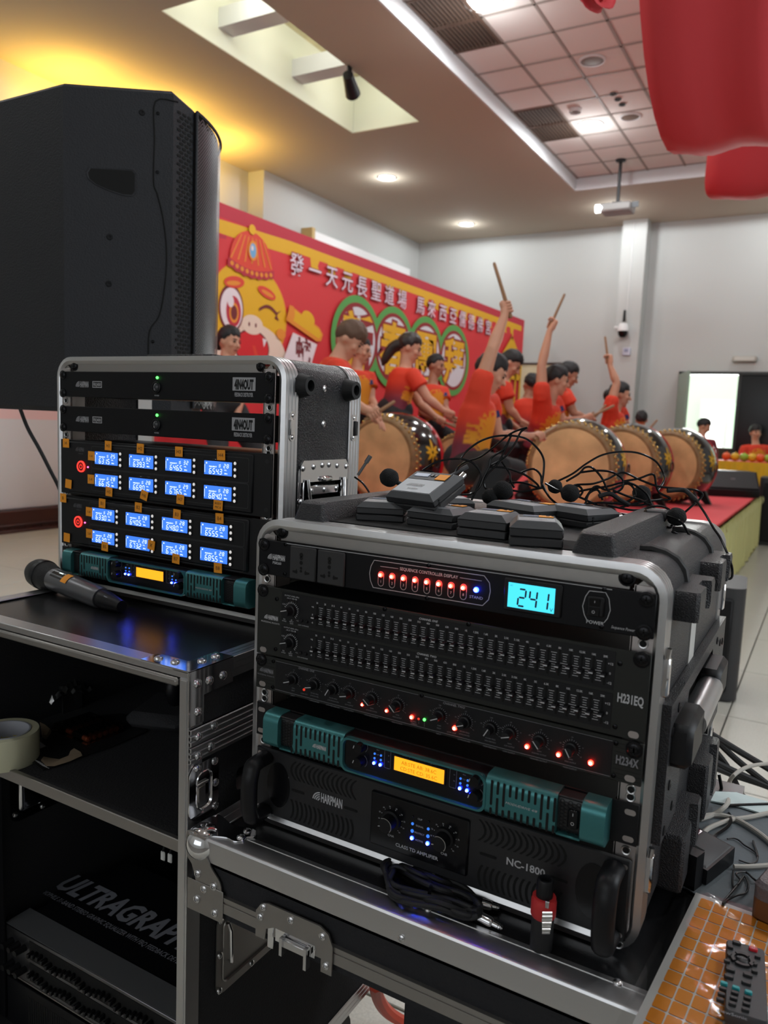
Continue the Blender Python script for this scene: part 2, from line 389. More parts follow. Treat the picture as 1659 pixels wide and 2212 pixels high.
for (x, y), w in zip(hs, ('nearest', 'middle', 'farthest')):
    MBo = MB().lathe([(.036, 0), (.036, -.012), (.024, -.012), (.02, -.003), (.001, -.003)], (x, y, GRID), n=16)
    tag(MBo.build('ceiling_socket', mat('socket_black', (.02, .02, .02), .4)), 'small black ceiling socket, {} of the row of three'.format(w), 'socket', 'row of three black sockets in a ceiling tile')
# projector on its pole
GREYP = mat('grey_plastic', rgb(150, 148, 146), .5); DKM = mat('dark_metal', (.03, .03, .032), .4, .5)
pj = thing('projector', 'grey projector hanging on a black pole from the tiled ceiling', 'projector', (-2.69, 10.45, 2.80))
p = pj.location
MB().cyl((p.x, p.y, 2.93), (p.x, p.y, GRID), .022, n=12).build('pole', DKM, pj)
MB().lathe([(.07, 0), (.06, -.02), (.022, -.03)], (p.x, p.y, GRID), n=16).build('ceiling_plate', DKM, pj)
MB().box(p.x - .06, p.x + .06, p.y - .06, p.y + .06, 2.905, 2.935, .005).build('bracket', DKM, pj)
ca = MB(); ca.box(p.x - .20, p.x + .20, p.y - .15, p.y + .15, 2.80, 2.905, .02); ca.build('case', GREYP, pj)
MB().cyl((p.x - .16, p.y - .10, 2.85), (p.x - .24, p.y - .14, 2.84), .045, .05, 18).build('lens', glow('projector_beam', (1, 1, 1), 9), pj)
MB().box(p.x + .20, p.x + .29, p.y - .10, p.y - .09, 2.83, 2.90).build('cable_cover', DKM, pj)
# CCTV dome, antenna, thermostat, exit lamp, scroll, screen housing
cc = thing('cctv_camera', 'white dome CCTV camera with black antenna above a small wall box', 'camera', (-3.05, FY - .35, 1.5))
q = (-3.03, FY - .42)
MB().lathe([(.001, .10), (.06, .09), (.085, .02), (.085, -.03)], (*q, 1.60), n=20).build('housing', LAMPR, cc)
MB().lathe([(.078, -.03), (.07, -.09), (.04, -.125), (.001, -.13)], (*q, 1.60), n=20).build('dome', BLKG, cc)
MB().box(q[0] - .03, q[0] + .03, q[1] + .02, FY - .321, 1.58, 1.64, .005).build('wall_arm', LAMPR, cc)
MB().box(q[0] - .14, q[0] - .085, q[1] - .02, q[1] + .02, 1.61, 1.65, .008).build('side_light', LAMPR, cc)
MB().cyl((q[0], q[1] + .02, 1.72), (q[0], q[1] + .02, 1.90), .026, .018, 12).build('antenna', BLK, cc)
MB().tube([(q[0] + .02, FY - .335, 1.9), (q[0] + .03, FY - .335, 2.5), (q[0] + .03, FY - .335, 3.25)], .006, 6).build('cable', LAMPR, cc)
t = thing('wall_control', 'small pale blue control box on the column under the camera', 'control box', (-2.97, FY - .325, 1.20))
MB().box(-3.03, -2.91, FY - .36, FY - .321, 1.20, 1.32, .006).build('case', mat('pale_blue', rgb(205, 208, 226), .5), t)
MB().box(-3.0, -2.94, FY - .364, FY - .359, 1.25, 1.30).build('display', mat('display_grey', rgb(150, 155, 185), .4), t)
t = thing('emergency_lamp', 'unlit grey emergency lamp on the wall above the doorway', 'lamp', (-1.27, FY, 1.10))
MB().box(-1.44, -1.10, FY - .07, FY - .002, 1.12, 1.21, .012).build('case', mat('lamp_grey', rgb(176, 172, 164), .5), t)
MB().box(-1.41, -1.13, FY - .078, FY - .069, 1.135, 1.195, .004).build('diffuser', mat('lamp_cover', rgb(205, 202, 194), .4), t)
t = thing('wall_scroll', 'beige paper scroll with a dark wooden rod on the far wall', 'scroll', (-4.38, FY - .02, -.2))
SC_M = mat('scroll_paper', rgb(222, 206, 172), .8)
MB().box(-4.83, -3.94, FY - .012, FY - .004, -.25, 1.09).build('paper', SC_M, t)
MB().cyl((-4.87, FY - .02, 1.10), (-3.90, FY - .02, 1.10), .018, n=10).build('rod', WOODD, t)
b = MB(); f = lambda a, c, d: (a, FY - .013, c)
for i in range(5):
    for j in range(6):
        x = -4.62 + i * .15; z = .86 - j * .15
        for k in range(4):
            b.flat([(x + random.uniform(-.04, .01), z + random.uniform(-.04, .04)), (x + random.uniform(.01, .05), z + random.uniform(-.04, .04)), (x + random.uniform(0, .05), z + random.uniform(-.05, .03) - .01)], f, 0)
b.build('brush_strokes', mat('scroll_ink', rgb(140, 118, 92), .8), t)['kind'] = 'stuff'
t = thing('screen_housing', 'long white projection screen housing on the stage wall above the banner', 'screen', (WX, 11.0, 2.55))
MB().box(WX + .004, WX + .16, 9.5, 12.5, 2.56, 2.72, .01).build('case', LAMPR, t)
MB().box(WX + .004, WX + .20, 9.42, 9.5, 2.54, 2.74, .004).build('wooden_end', mat('pale_wood', rgb(196, 168, 112), .6), t)
MB().cyl((WX + .13, 9.6, 2.57), (WX + .13, 12.4, 2.57), .02, n=10).build('bottom_bar', LAMPR, t)
t = thing('stage_spotlight', 'small black spotlight clamped to the edge of the roof light', 'spotlight', (-4.30, 6.45, CEIL))
MB().cyl((-4.25, 6.40, CEIL - .09), (-4.33, 6.62, CEIL - .17), .05, .075, 14).build('can', BLK, t)
MB().box(-4.27, -4.25, 6.41, 6.47, CEIL - .10, CEIL, .003).build('bracket', BLK, t)
# doorway: open leaf, dark leaf, corridor, window
DARKG = mat('dark_door_frame', (.02, .024, .022), .4)
m = MB(); m.box(-2.20, -2.155, FY - .03, FY + .21, FLOOR, .97); m.box(-2.20, .35, FY - .03, FY + .21, .93, .975)
d = struct(m.build('door_1', DARKG))
leaf = MB(); M = Matrix.Translation((-2.16, FY - .02, 0)) @ Matrix.Rotation(math.radians(-72), 4, 'Z')
leaf.box(0, .8, -.04, 0, FLOOR + .01, .93, M=M); leaf.build('open_leaf', mat('green_grey_door', rgb(146, 168, 152), .35), d)
m = MB(); m.box(-1.335, -.42, FY + .02, FY + .07, FLOOR + .01, .93, .004); m.build('dark_leaf', mat('dark_tinted_glass', (.012, .013, .014), .15), d)
m = MB(); m.box(-1.335, -1.29, FY + .01, FY + .08, FLOOR + .01, .93); m.build('meeting_stile', DARKG, d)
m = MB(); m.box(-3.4, .6, 16.5, 16.7, FLOOR, 2.2); m.box(-3.6, -3.4, FY + .2, 16.7, FLOOR, 2.2); m.box(.6, .8, FY + .2, 16.7, FLOOR, 2.2); m.box(-3.6, .8, FY + .2, 16.7, 1.9, 2.0)
struct(m.build('wall_corridor', mat('pale_green_plaster', rgb(232, 242, 230), .8)))
w = struct(MB().box(-2.32, -1.22, 16.44, 16.49, -.32, .70).build('window_1', mat('white_window_frame', rgb(240, 244, 240), .5)))
SKYG = mat('overcast_daylight', (1, 1, 1), .5, emit=(1.0, 1.0, .99), es=2.0)
MB().box(-2.26, -1.86, 16.43, 16.438, -.26, .62).build('pane', SKYG, w)
GREENV = mat('trees_outside', (.4, .5, .4), .5, emit=(.62, .86, .62), es=.95, vary=(3, .3))
for x in (-1.80, -1.50): MB().box(x, x + .26, 16.43, 16.438, -.26, .62).build('pane', GREENV, w)
tag(MB().box(-2.10, -1.34, 13.6, 13.9, FLOOR, -.20, .01).build('corridor_cabinet', mat('brown_cabinet', (.06, .035, .02), .5)), 'low brown cabinet in the corridor behind the open doorway', 'cabinet')
# ---------------------------------------------------------------- stage
SXL, SXR, SYN, SYF = -4.40, -.69, 4.56, 10.76
CARP = mat('red_stage_carpet', rgb(232, 82, 88), .85, bump=(300, .3))
st = thing('stage', 'low stage with red carpet top and pale yellow skirt', 'stage', ((SXL + SXR) / 2, (SYN + SYF) / 2, FLOOR))
MB().box(SXL + .02, SXR - .03, SYN + .02, SYF - .02, STG - .03, STG, .006).build('deck', CARP, st)
for x in (SXL + .1, (SXL + SXR) / 2, SXR - .15):
    for y in (SYN + .1, 6.4, 8.6, SYF - .12): MB().box(x - .03, x + .03, y - .03, y + .03, FLOOR, STG - .03).build('leg', DKM, st)
SKIRT = mat('pale_yellow_cloth', rgb(216, 214, 150), .75)
def skirt(p0, p1, n):
    p0, p1 = V(p0), V(p1); dn = (p1 - p0).normalized(); nr = V((dn.y, -dn.x, 0)); rows = []
    zs = [STG + .004, STG - .02, STG - .06, STG - .3, FLOOR + .04]
    for zi, z in enumerate(zs):
        r = []
        for i in range(n + 1):
            t = i / n; ph = i * 1.35; amp = (.002, .012, .02, .026, .032)[zi]
            r.append(p0.lerp(p1, t) + nr * (amp * math.sin(ph) + .012 * math.sin(i * .37) * (zi > 1) + .02) + V((0, 0, z + (.03 * math.sin(i * .9) + .02 * math.sin(i * 2.3) if zi == 4 else 0))))
        rows.append(r)
    vs = [p for r in rows for p in r]; fs = []
    for a in range(len(rows) - 1):
        for i in range(n): fs.append((a * (n + 1) + i, a * (n + 1) + i + 1, (a + 1) * (n + 1) + i + 1, (a + 1) * (n + 1) + i))
    return vs, fs
b = MB(); b.add(*skirt((SXR, SYN, 0), (SXR, SYF, 0), 260)); b.add(*skirt((SXL, SYN, 0), (SXR, SYN, 0), 160)); b.add(*skirt((SXR, SYF, 0), (SXL, SYF, 0), 160))
b.build('skirt', SKIRT, st, sharp=80)
b = MB(); k = 0
for i in range(240):
    y = SYN + (SYF - SYN) * i / 240 + random.uniform(0, .01); x = SXR + .03 + random.uniform(-.004, .02); l = random.uniform(.03, .08)
    b.add([(x, y, STG + .012), (x, y + .022, STG + .008), (x + .014, y + .02, STG - l), (x + .010, y + .004, STG - l)], [(0, 1, 2, 3)])
b.build('fringe', SKIRT, st)['kind'] = 'stuff'
# ---------------------------------------------------------------- printed backdrop (a flat print on a frame)
BX, BY0, BY1, BZ0, BZ1 = -4.55, 4.35, 12.32, STG, 1.735
bn = thing('backdrop_banner', 'big red new year banner with gold snake and golden characters', 'banner', (BX, 8.3, BZ0))
BR = mat('banner_red', rgb(222, 52, 58), .6); BRD = mat('banner_crimson', rgb(196, 40, 62), .6); BYL = mat('banner_yellow', rgb(236, 180, 24), .6)
MB().box(BX - .04, BX, BY0, BY1, BZ0, BZ1, .002).build('panel', BR, bn)
for y in (BY0 + .1, 6.4, 8.4, 10.4, BY1 - .1): MB().box(BX - .10, BX - .042, y - .03, y + .03, FLOOR, BZ1 - .02).build('stand_post', DKM, bn)
LAY = [0]
def pr(name, mts):      # a flat printed layer; f(y, z, d)
    LAY[0] += 1; e = BX + .0006 + LAY[0] * .0004
    return MB(), (lambda a, c, d, e=e: (e + d * .0003, a, c)), (lambda mb: mb.build(name, mts, bn, fix=False))
def ell(cy, cz, ry, rz, n=40, a0=0, a1=360, rot=0):
    P = []; c, s = math.cos(rot), math.sin(rot)
    for i in range(n):
        a = math.radians(a0 + (a1 - a0) * i / n); u, w = ry * math.cos(a), rz * math.sin(a); P.append((cy + u * c - w * s, cz + u * s + w * c))
    return P
b, f, done = pr('top_band', BRD); b.flat([(BY0, 1.62), (BY1, 1.62), (BY1, BZ1), (BY0, BZ1)], f, 0); b.flat([(BY0, 1.40), (5.1, 1.49), (5.1, 1.46), (BY0, 1.36)], f, 0); done(b)
b, f, done = pr('yellow_border', [BYL, BRD])
b.flat([(BY0, 1.49), (5.3, 1.49), (6.0, 1.505), (6.0, 1.632), (5.0, 1.60), (BY0, 1.60)], f, 0)
b.flat([(6.0, 1.545), (BY1 - .12, 1.545), (BY1 - .12, 1.63), (6.0, 1.632)], f, 0)
y = 6.3
while y < 12:
    if not (8.2 < y < 8.6): b.flat([(y, 1.547), (y + .16, 1.547), (y + .13, 1.49), (y + .16, 1.44), (y + .02, 1.46)], f, 1)
    y += .30
b.flat([(BY1 - .02, BZ0), (BY1 - .0, BZ0), (BY1, 1.15), (BY1 - .08, 1.10)], f, 1)
done(b)
# golden snake's head in a red cap
GOLD = mat('print_gold', rgb(240, 184, 22), .6); AMB = mat('print_amber', rgb(240, 148, 44), .6); CRM = mat('print_cream', rgb(246, 220, 200), .6); PW = mat('print_white', rgb(246, 232, 236), .6)
OUTL = mat('print_maroon', rgb(120, 30, 38), .6); CAPR = mat('print_cap_red', rgb(232, 70, 48), .6); LBL = mat('print_blue', rgb(120, 180, 226), .6); TONG = mat('print_tongue', rgb(222, 30, 40), .6)
b, f, done = pr('snake_print', [GOLD, AMB, CRM, PW, OUTL, CAPR, LBL, TONG, BRD])
def D(poly, mi): LAY[0] += 1; b.flat(poly, (lambda a, c, d, e=BX + .0006 + LAY[0] * .0004: (e, a, c)), 0, mi)
D(ell(5.42, .88, .535, .455), 1); D(ell(5.42, .89, .52, .44), 0)
D(ell(5.46, .52, .50, .30), 2); D(ell(5.46, .60, .24, .16), 4); D(ell(5.46, .60, .225, .145), 7); D([(5.46, .62), (5.50, .62), (5.60, .42), (5.54, .42)], 5)
D([(5.60, .70), (5.66, .69), (5.62, .62)], 3)
D(ell(5.455, .80, .145, .085), 2); D(ell(5.41, .80, .012, .02), 4); D(ell(5.50, .80, .012, .02), 4)
D(ell(5.17, .90, .16, .20), 4); D(ell(5.175, .90, .14, .175), 3); D(ell(5.20, .88, .095, .13), 8); D(ell(5.205, .87, .06, .085), 1); D(ell(5.205, .87, .04, .06), 4); D(ell(5.16, .96, .04, .05), 3)
arc = [(5.54 + .26 * i / 10, .93 + .05 * math.sin(math.pi * i / 10) - .01 * i / 10) for i in range(11)]
D(arc + [(a, c + .028) for a, c in arc[::-1]], 4)
D([(5.79, .93), (5.86, .98), (5.80, .955)], 4); D([(5.76, .90), (5.83, .88), (5.79, .93)], 4)
D(ell(5.20, 1.125, .13, .05, rot=.15), 5); D(ell(5.19, 1.115, .09, .02, rot=.15), 1); D(ell(5.64, 1.105, .13, .045, rot=-.2), 5); D(ell(5.65, 1.10, .09, .018, rot=-.2), 1)
D(ell(5.86, .765, .07, .05), 1)
cap = [(5.13, 1.30)] + [(5.42 + .285 * math.cos(math.radians(a)), 1.32 + .27 * math.sin(math.radians(a))) for a in range(180, -1, -12)] + [(5.71, 1.30), (5.42, 1.23)]
D(cap, 5)
for i in range(7):
    t = (i - 3) / 3; D([(5.42 + t * .27 - .008, 1.32), (5.42 + t * .27 + .008, 1.32), (5.42 + t * .14 + .006, 1.54), (5.42 + t * .14 - .006, 1.54)], 1)
brim = [(5.11 + .62 * i / 12, 1.315 - .05 * math.sin(math.pi * i / 12)) for i in range(13)]
D(brim + [(a, c - .075 + .014 * (k % 2)) for k, (a, c) in enumerate(brim[::-1])], 8)
for i in range(9): D(ell(5.16 + .065 * i, 1.285 - .045 * math.sin(math.pi * (i + .7) / 10), .022, .02), 1)
D(ell(5.425, 1.43, .062, .085), 1); D(ell(5.425, 1.43, .042, .062), 6); D(ell(5.415, 1.45, .016, .022), 3); D(ell(5.41, 1.605, .045, .042), 0)
# arm with scroll
D([(5.92, .90), (5.97, 1.05), (6.46, .90), (6.53, .84), (6.50, .77), (6.42, .76)], 1); D([(5.96, .93), (6.0, 1.03), (6.46, .88), (6.50, .83), (6.46, .79)], 0)
D(ell(6.27, .96, .11, .07, rot=-.25), 0); D(ell(6.0, .965, .05, .08, rot=-.2), 1)
D([(6.03, .80), (6.43, .73), (6.24, .30), (5.80, .36)], 3)
b.text('蛇', .26, (lambda a, c, d, e=BX + .0006 + (LAY[0] + 1) * .0004: (e, 6.20 + a, .64 + c)), 4, bold=.03)
b.text('年', .26, (lambda a, c, d, e=BX + .0006 + (LAY[0] + 1) * .0004: (e, 6.10 + a, .38 + c)), 4, bold=.03); LAY[0] += 1
done(b)
# title line
TPM = [OUTL, mat('print_pale', rgb(244, 226, 240), .6)]
ys = [6.06, 6.36, 6.655, 6.945, 7.235, 7.535, 7.83, 8.13, 8.60, 8.91, 9.235, 9.547, 9.85, 10.15, 10.46, 10.77]
e0 = BX + .0006 + LAY[0] * .0004; LAY[0] += 3
for ch, y in zip('發一天元長聖道場馬來西亞儒德佛宮', ys):
    b = MB()
    for w, mi, dd in ((.034, 0, 0), (.004, 1, .0012)):
        b.text(ch, .225, (lambda a, c, d, y=y, dd=dd: (e0 + .0006 + dd, y + a, 1.425 + c)), mi, bold=w)
    b.build('title_character', TPM, bn, fix=False)
GRN = mat('print_green', rgb(92, 168, 82), .6); MAR = mat('print_dark_red', rgb(150, 34, 40), .6); SIL = mat('print_silver', rgb(226, 226, 232), .6)
e0 = BX + .0006 + LAY[0] * .0004; LAY[0] += 6
for ch, y in zip('新春團拜', (7.17, 7.97, 8.80, 9.63)):
    b = MB()
    for mi, ry, rz, dd in ((0, .50, .47, 0), (1, .42, .395, .0015), (2, .37, .35, .003)):
        b.flat(ell(y, .85, ry, rz, 48), (lambda a, c, d, dd=dd: (e0 + dd + .0001 * y, a, c)), 0, mi)
    for w, mi, dd in ((.075, 1, .0045), (.03, 3, .0055)):
        b.text(ch, .62, (lambda a, c, d, dd=dd, y=y: (e0 + dd, y + a, .83 + c)), mi, bold=w)
    b.build('greeting_character', [GRN, MAR, SIL, BYL], bn, fix=False)
b, f, done = pr('pavilion_print', [BYL, OUTL])
b.flat([(11.35, 1.10), (11.75, 1.42), (12.2, 1.10), (12.1, 1.08), (11.75, 1.2), (11.45, 1.07)], f, 0); b.flat([(11.72, 1.36), (11.78, 1.36), (11.76, 1.52)], f, 0)
for y in (11.5, 11.75, 12.0): b.flat([(y - .03, .3), (y + .03, .3), (y + .03, 1.12), (y - .03, 1.12)], f, 0)
b.flat([(11.3, .75), (12.25, .75), (12.05, .9), (11.5, .9)], f, 0); b.flat([(BY1 - .14, BZ0), (BY1 - .09, BZ0), (BY1 - .09, 1.2), (BY1 - .14, 1.2)], f, 0)
for k in range(8): b.flat(ell(10.9 + .18 * k, .2 + .12 * (k % 3), .12, .09), f, 1)
done(b)
# ---------------------------------------------------------------- red cloth swags under the ceiling
DRAPE = mat('red_satin_cloth', rgb(210, 58, 66), .6, bump=(25, .08))
def swag(x0, x1, y0, y1, zlow, ztop, label, pw=2.6):
    rows = []; n = 26
    prof = [(y0 + (y1 - y0) * (t / n), zlow + (ztop - zlow) * abs(2 * t / n - 1) ** pw) for t in range(n + 1)]
    vs = []; fs = []; k = 9
    for a in range(n + 1):
        for i in range(k): x = x0 + (x1 - x0) * i / (k - 1); vs.append((x + .02 * math.sin(a * .5), prof[a][0] + .02 * math.sin(i * 1.1 + a * .3), prof[a][1] + .012 * math.cos(i * 1.3)))
    for a in range(n):
        for i in range(k - 1): fs.append((a * k + i, a * k + i + 1, (a + 1) * k + i + 1, (a + 1) * k + i))
    o = MB().add(vs, fs).build('ceiling_drape', DRAPE, sharp=80)
    s = o.modifiers.new('cloth', 'SOLIDIFY'); s.thickness = .004
    tag(o, label, 'drape', 'red cloth swags under the ceiling')
A1 = ony(1440, 332, 4.6); B1 = ony(1659, 300, 4.6)
swag(A1.x, A1.x + .56, 2.6, 6.6, A1.z, GRID - .02, 'big red cloth swag hanging nearest under the tiled ceiling', 1.7)
A2 = ony(1525, 418, 6.6)
swag(A2.x, A2.x + .85, 6.2, 7.4, A2.z, GRID - .02, 'smaller red cloth swag hanging lower behind the big one')
A3 = ony(1254, 6, 2.9)
swag(A3.x, A3.x + .07, 2.7, 3.2, A3.z, GRID - .02, 'sliver of a red cloth swag at the top edge beside the big lamp')
# ---------------------------------------------------------------- far floor things
wd = at(1590, 1030, 9.3)
def wedge_speaker(x, y, z, rz, s, label):
    M = Matrix.Translation((x, y, z)) @ Matrix.Rotation(rz, 4, 'Z') @ Matrix.Scale(s, 4)
    t = thing('stage_monitor', label, 'speaker', M=M)
    b = MB(); P = [(-.28, 0), (.28, 0), (.30, .10), (.10, .36), (-.24, .36), (-.30, .22)]
    b.prism(P, lambda a, c, d: (d, a, c), -.36, .36); b.build('cabinet', BLK, t, world=False)
    g = MB(); g.prism([(.285, .125), (.105, .355), (.115, .365), (.297, .135)], lambda a, c, d: (d, a, c), -.33, .33); g.build('grille', mat('grille_charcoal', (.03, .03, .032), .5), t, world=False)
    h = MB(); h.prism(rrect(-.08, .08, .15, .2, .02), lambda a, c, d: (d, a, c), .36, .363); h.build('side_handle', VOID, t, world=False)
    n = MB(); n.box(-.03, .03, .2, .21, .245, .265); n.build('badge', PRINTD, t, world=False)
wedge_speaker(-1.02, 9.9, STG + .003, math.radians(205), .80, 'black wedge stage monitor at the far end of the red carpet')
def sub_box(x, y, z, w, dep, h, rz, label, name='subwoofer'):
    M = Matrix.Translation((x, y, z)) @ Matrix.Rotation(rz, 4, 'Z')
    t = thing(name, label, 'speaker', M=M)
    b = MB(); b.prism(rrect(-w / 2, w / 2, -dep / 2, dep / 2, .06), lambda a, c, d: (a, c, d), .02, h); b.build('cabinet', mat('speaker_charcoal', (.035, .035, .038), .5), t, world=False)
    g = MB(); g.box(-w / 2 + .05, w / 2 - .05, -dep / 2 - .012, -dep / 2 + .01, .06, h - .05, .01); g.build('grille', BLK, t, world=False)
    for sx in (-1, 1):
        for sy in (-1, 1): MB().cyl((sx * (w / 2 - .06), sy * (dep / 2 - .06), 0), (sx * (w / 2 - .06), sy * (dep / 2 - .06), .022), .02, n=10).build('foot', RUB, t, world=False)
sp = onz(1570, 1478, FLOOR)
sub_box(ony(1573, 1350, 3.98).x - .15, 4.18, FLOOR, .40, .42, .575, .08, 'charcoal loudspeaker on the floor behind the near rack case')
sp = at(1662, 1120, 9.4)
sub_box(sp.x + .12, sp.y, FLOOR, .5, .5, .82, 0, 'black loudspeaker cut by the frame at the far stage corner')
# cloth covered table with fruit behind the stage
tz = at(1560, 992, 10.9).z
tb = thing('offering_table', 'table under red and yellow cloth beyond the stage end', 'table', (-.6, 11.5, FLOOR))
MB().box(-1.35, .2, 11.25, 11.8, tz - .03, tz, .006).build('table_top', mat('red_cloth', rgb(214, 70, 60), .7), tb)
b = MB(); b.add(*[[(x + 0, y, z) for x, y, z in v] if i == 0 else v for i, v in enumerate(([(-1.37 + 1.59 * i / 60, 11.235 + .012 * math.sin(i * 1.2), z) for z in (tz - .002, FLOOR + .05) for i in range(61)], [(i, i + 1, 62 + i, 61 + i) for i in range(60)]))])
b.build('front_cloth', mat('golden_cloth', rgb(222, 178, 30), .6), tb, sharp=80)
for x in (-1.3, .15):
    for y in (11.3, 11.75): MB().box(x - .02, x + .02, y - .02, y + .02, FLOOR, tz - .03).build('leg', DKM, tb)
fr = [(rgb(226, 180, 40), 'yellow'), (rgb(232, 96, 40), 'orange'), (rgb(150, 190, 60), 'green')]
for i, (x, c) in enumerate(((-1.22, 1), (-1.11, 0), (-1.0, 2), (-.90, 0), (-.80, 1), (-.70, 2))):
    col, nm = fr[c]
    b = MB().ball((x, 11.4, tz + .058), (.055, .055, .058), 14, 9, fn=lambda d: 1 - .12 * max(0, d.z) ** 6)
    b.cyl((x, 11.4, tz + .105), (x + .004, 11.4, tz + .125), .005, n=6)
    tag(b.build('fruit', mat('fruit_' + nm, col, .4)), '{} offering fruit on the cloth table, number {} from the doorway side'.format(nm, ('one', 'two', 'three', 'four', 'five', 'six')[i]), 'fruit', 'fruit on the offering table')
# ================================================================ drums
HIDE = mat('ox_hide', rgb(218, 184, 130), .42, vary=(5, .22), bump=(20, .1)); HIDEE = mat('hide_edge', rgb(140, 110, 70), .5, vary=(14, .25), bump=(60, .4))
LACQ = mat('black_lacquer', (.010, .010, .011), .12, coat=.5); LACR = mat('red_lacquer', rgb(190, 18, 34), .2, coat=.4)
BRASS = mat('brass_stud', rgb(212, 180, 110), .22, 1.0); GOLDP = mat('gold_paint', rgb(226, 176, 24), .4); RING = mat('ring_iron', (.03, .03, .03), .4, .6)
def drum(c, ax, R, L, label):
    """c: centre of the struck head; ax: level axis from the head into the body"""
    ax = V(ax).normalized(); c = V(c); side = V((0, 0, 1)).cross(ax).normalized()
    z0 = c.z - R * 1.07
    t = thing('drum', label, 'drum', (c.x + ax.x * L / 2, c.y + ax.y * L / 2, STG), 'big lion dance drums on the stage')
    prof = lambda h: R * (1 + .14 * math.sin(math.pi * h / L))
    MB().lathe([(prof(L * (.10 + .72 * i / 10)) * .995, L * (.10 + .72 * i / 10)) for i in range(11)], c, ax, 48, cap=False).build('shell', LACQ, t)
    MB().lathe([(prof(L * .80) * 1.0, L * .80), (prof(L * .84) * 1.03, L * .83), (prof(L * .93) * 1.03, L * .93), (R * 1.01, L), (R * .9, L + .006), (.001, L + .004)], c, ax, 48, cap=False).build('back_rim', LACR, t)
    MB().lathe([(.001, .006), (R * .45, .004), (R * .82, .0), (R * .885, .002)], c, ax, 48, cap=False).build('drumhead', HIDE, t, sharp=60)
    rnd = [random.uniform(-.01, .012) for _ in range(48)]
    b = MB(); x, y, z = basis(ax); rs = []
    for h, k, j in ((.002, .885, 0), (-.004, .93, 0), (.012, 1.0, 0), (.05, 1.045, 0), (.095, 1.062, 1), (.12, 1.062, 1), (.121, 1.05, 1)):
        rs.append([c + z * (h + (rnd[i] if j else 0)) + x * (R * k * math.cos(i * math.pi / 24)) + y * (R * k * math.sin(i * math.pi / 24)) for i in range(48)])
    b.rings(rs, 0, False); b.build('hide_edge', HIDEE, t, sharp=70)
    b = MB()
    for row, (h, k) in enumerate(((.028, 1.028), (.062, 1.058))):
        for i in range(44):
            a = 2 * math.pi * (i + .5 * row) / 44; d = x * math.cos(a) + y * math.sin(a)
            b.ball(c + z * h + d * R * k, .0115, 8, 5)
    b.build('studs', BRASS, t)['kind'] = 'stuff'
    # gold brush mark painted on the barrel
    def on_shell(u, w):     # u along the axis, w round the barrel (metres), centred on the upper front quarter
        h = L * .46 + u; ang = math.atan2(1, .9) + w / R
        d = V((0, 0, 1)) * math.sin(ang) + (-side if side.dot(V((1, 0, 0))) < 0 else side) * math.cos(ang)
        return c + ax * h + d * (prof(h) * .995 + .0025)
    for w0 in (-.22, -.80):
        b = MB()
        for a, l, wd in ((90, .085, .026), (30, .075, .024), (150, .075, .024), (-90, .085, .024), (-40, .07, .022), (-140, .07, .022), (0, .07, .02), (180, .07, .02)):
            ca, sa = math.cos(math.radians(a)), math.sin(math.radians(a)); n = 5; P = []
            for i in range(n + 1):
                tt = i / n; hw = wd * (.35 + .9 * math.sin(math.pi * min(tt * .9 + .12, 1))) * .5
                P.append((.012 * ca + l * tt * ca, .012 * sa + l * tt * sa, hw))
            vs = [on_shell(p - q * sa, w0 + r + q * ca) for p, r, q in P] + [on_shell(p + q * sa, w0 + r - q * ca) for p, r, q in P]
            b.add(vs, [(i, i + 1, n + 2 + i, n + 1 + i) for i in range(n)])
        b.build('gold_mark', GOLDP, t)
    for s in (-1, 1):
        rc = c + ax * (L * .5) + side * (s * (prof(L * .5) + .02)); MB().tube([rc + V((0, 0, 1)) * (.045 * math.cos(k * math.pi / 8)) + ax * (.045 * math.sin(k * math.pi / 8)) for k in range(16)], .006, 6, closed=True).build('carry_ring', RING, t)
    for h in (.18, .82):
        p = c + ax * (L * h); q = V((p.x, p.y, STG + .002)); hh = c.z - prof(L * h) - STG
        b = MB(); pts = [q + side * s + V((0, 0, zz)) for s, zz in ((-.34, 0), (-.28, 0), (-.20, .035 + max(hh, 0) + .02), (.20, .035 + max(hh, 0) + .02), (.28, 0), (.34, 0), (.26, .13 + max(hh, 0)), (.14, .028 + max(hh, 0)), (0, max(hh, .0) + .0), (-.14, .028 + max(hh, 0)), (-.26, .13 + max(hh, 0)))]
        b.rings([[w - ax * .02 for w in pts], [w + ax * .02 for w in pts]]); b.build('cradle', RING, t)
def haxis(px, ang):           # level axis turned ang degrees (to the picture's right) from the line of sight through px
    d = at(px, 950, 1); d.z = 0; d.normalize(); a = math.radians(-ang)
    return V((d.x * math.cos(a) - d.y * math.sin(a), d.x * math.sin(a) + d.y * math.cos(a), 0))
DR = [(at(818, 990, 6.3), haxis(818, 36), .345, .46, 'big black drum with red back rim beside the tall rack case'),
      (at(1230, 1010, 6.2), haxis(1230, 14), .350, .46, 'nearest big drum, its tan hide facing out behind the tangled headset cables'),
      (at(1338, 1000, 7.25), haxis(1338, 22), .345, .46, 'big drum half hidden between two other drums by the raised-arm woman'),
      (at(1440, 1004, 7.7), haxis(1440, 22), .335, .46, 'rightmost big drum, standing nearest the wedge monitor'),
      (at(985, 985, 7.7), haxis(985, 30), .28, .36, 'big drum mostly hidden behind the lunging drummer')]
for c, a, R, L, lab in DR:
    c.z = STG + R * 1.10 + .012; drum(c, a, R, L, lab)
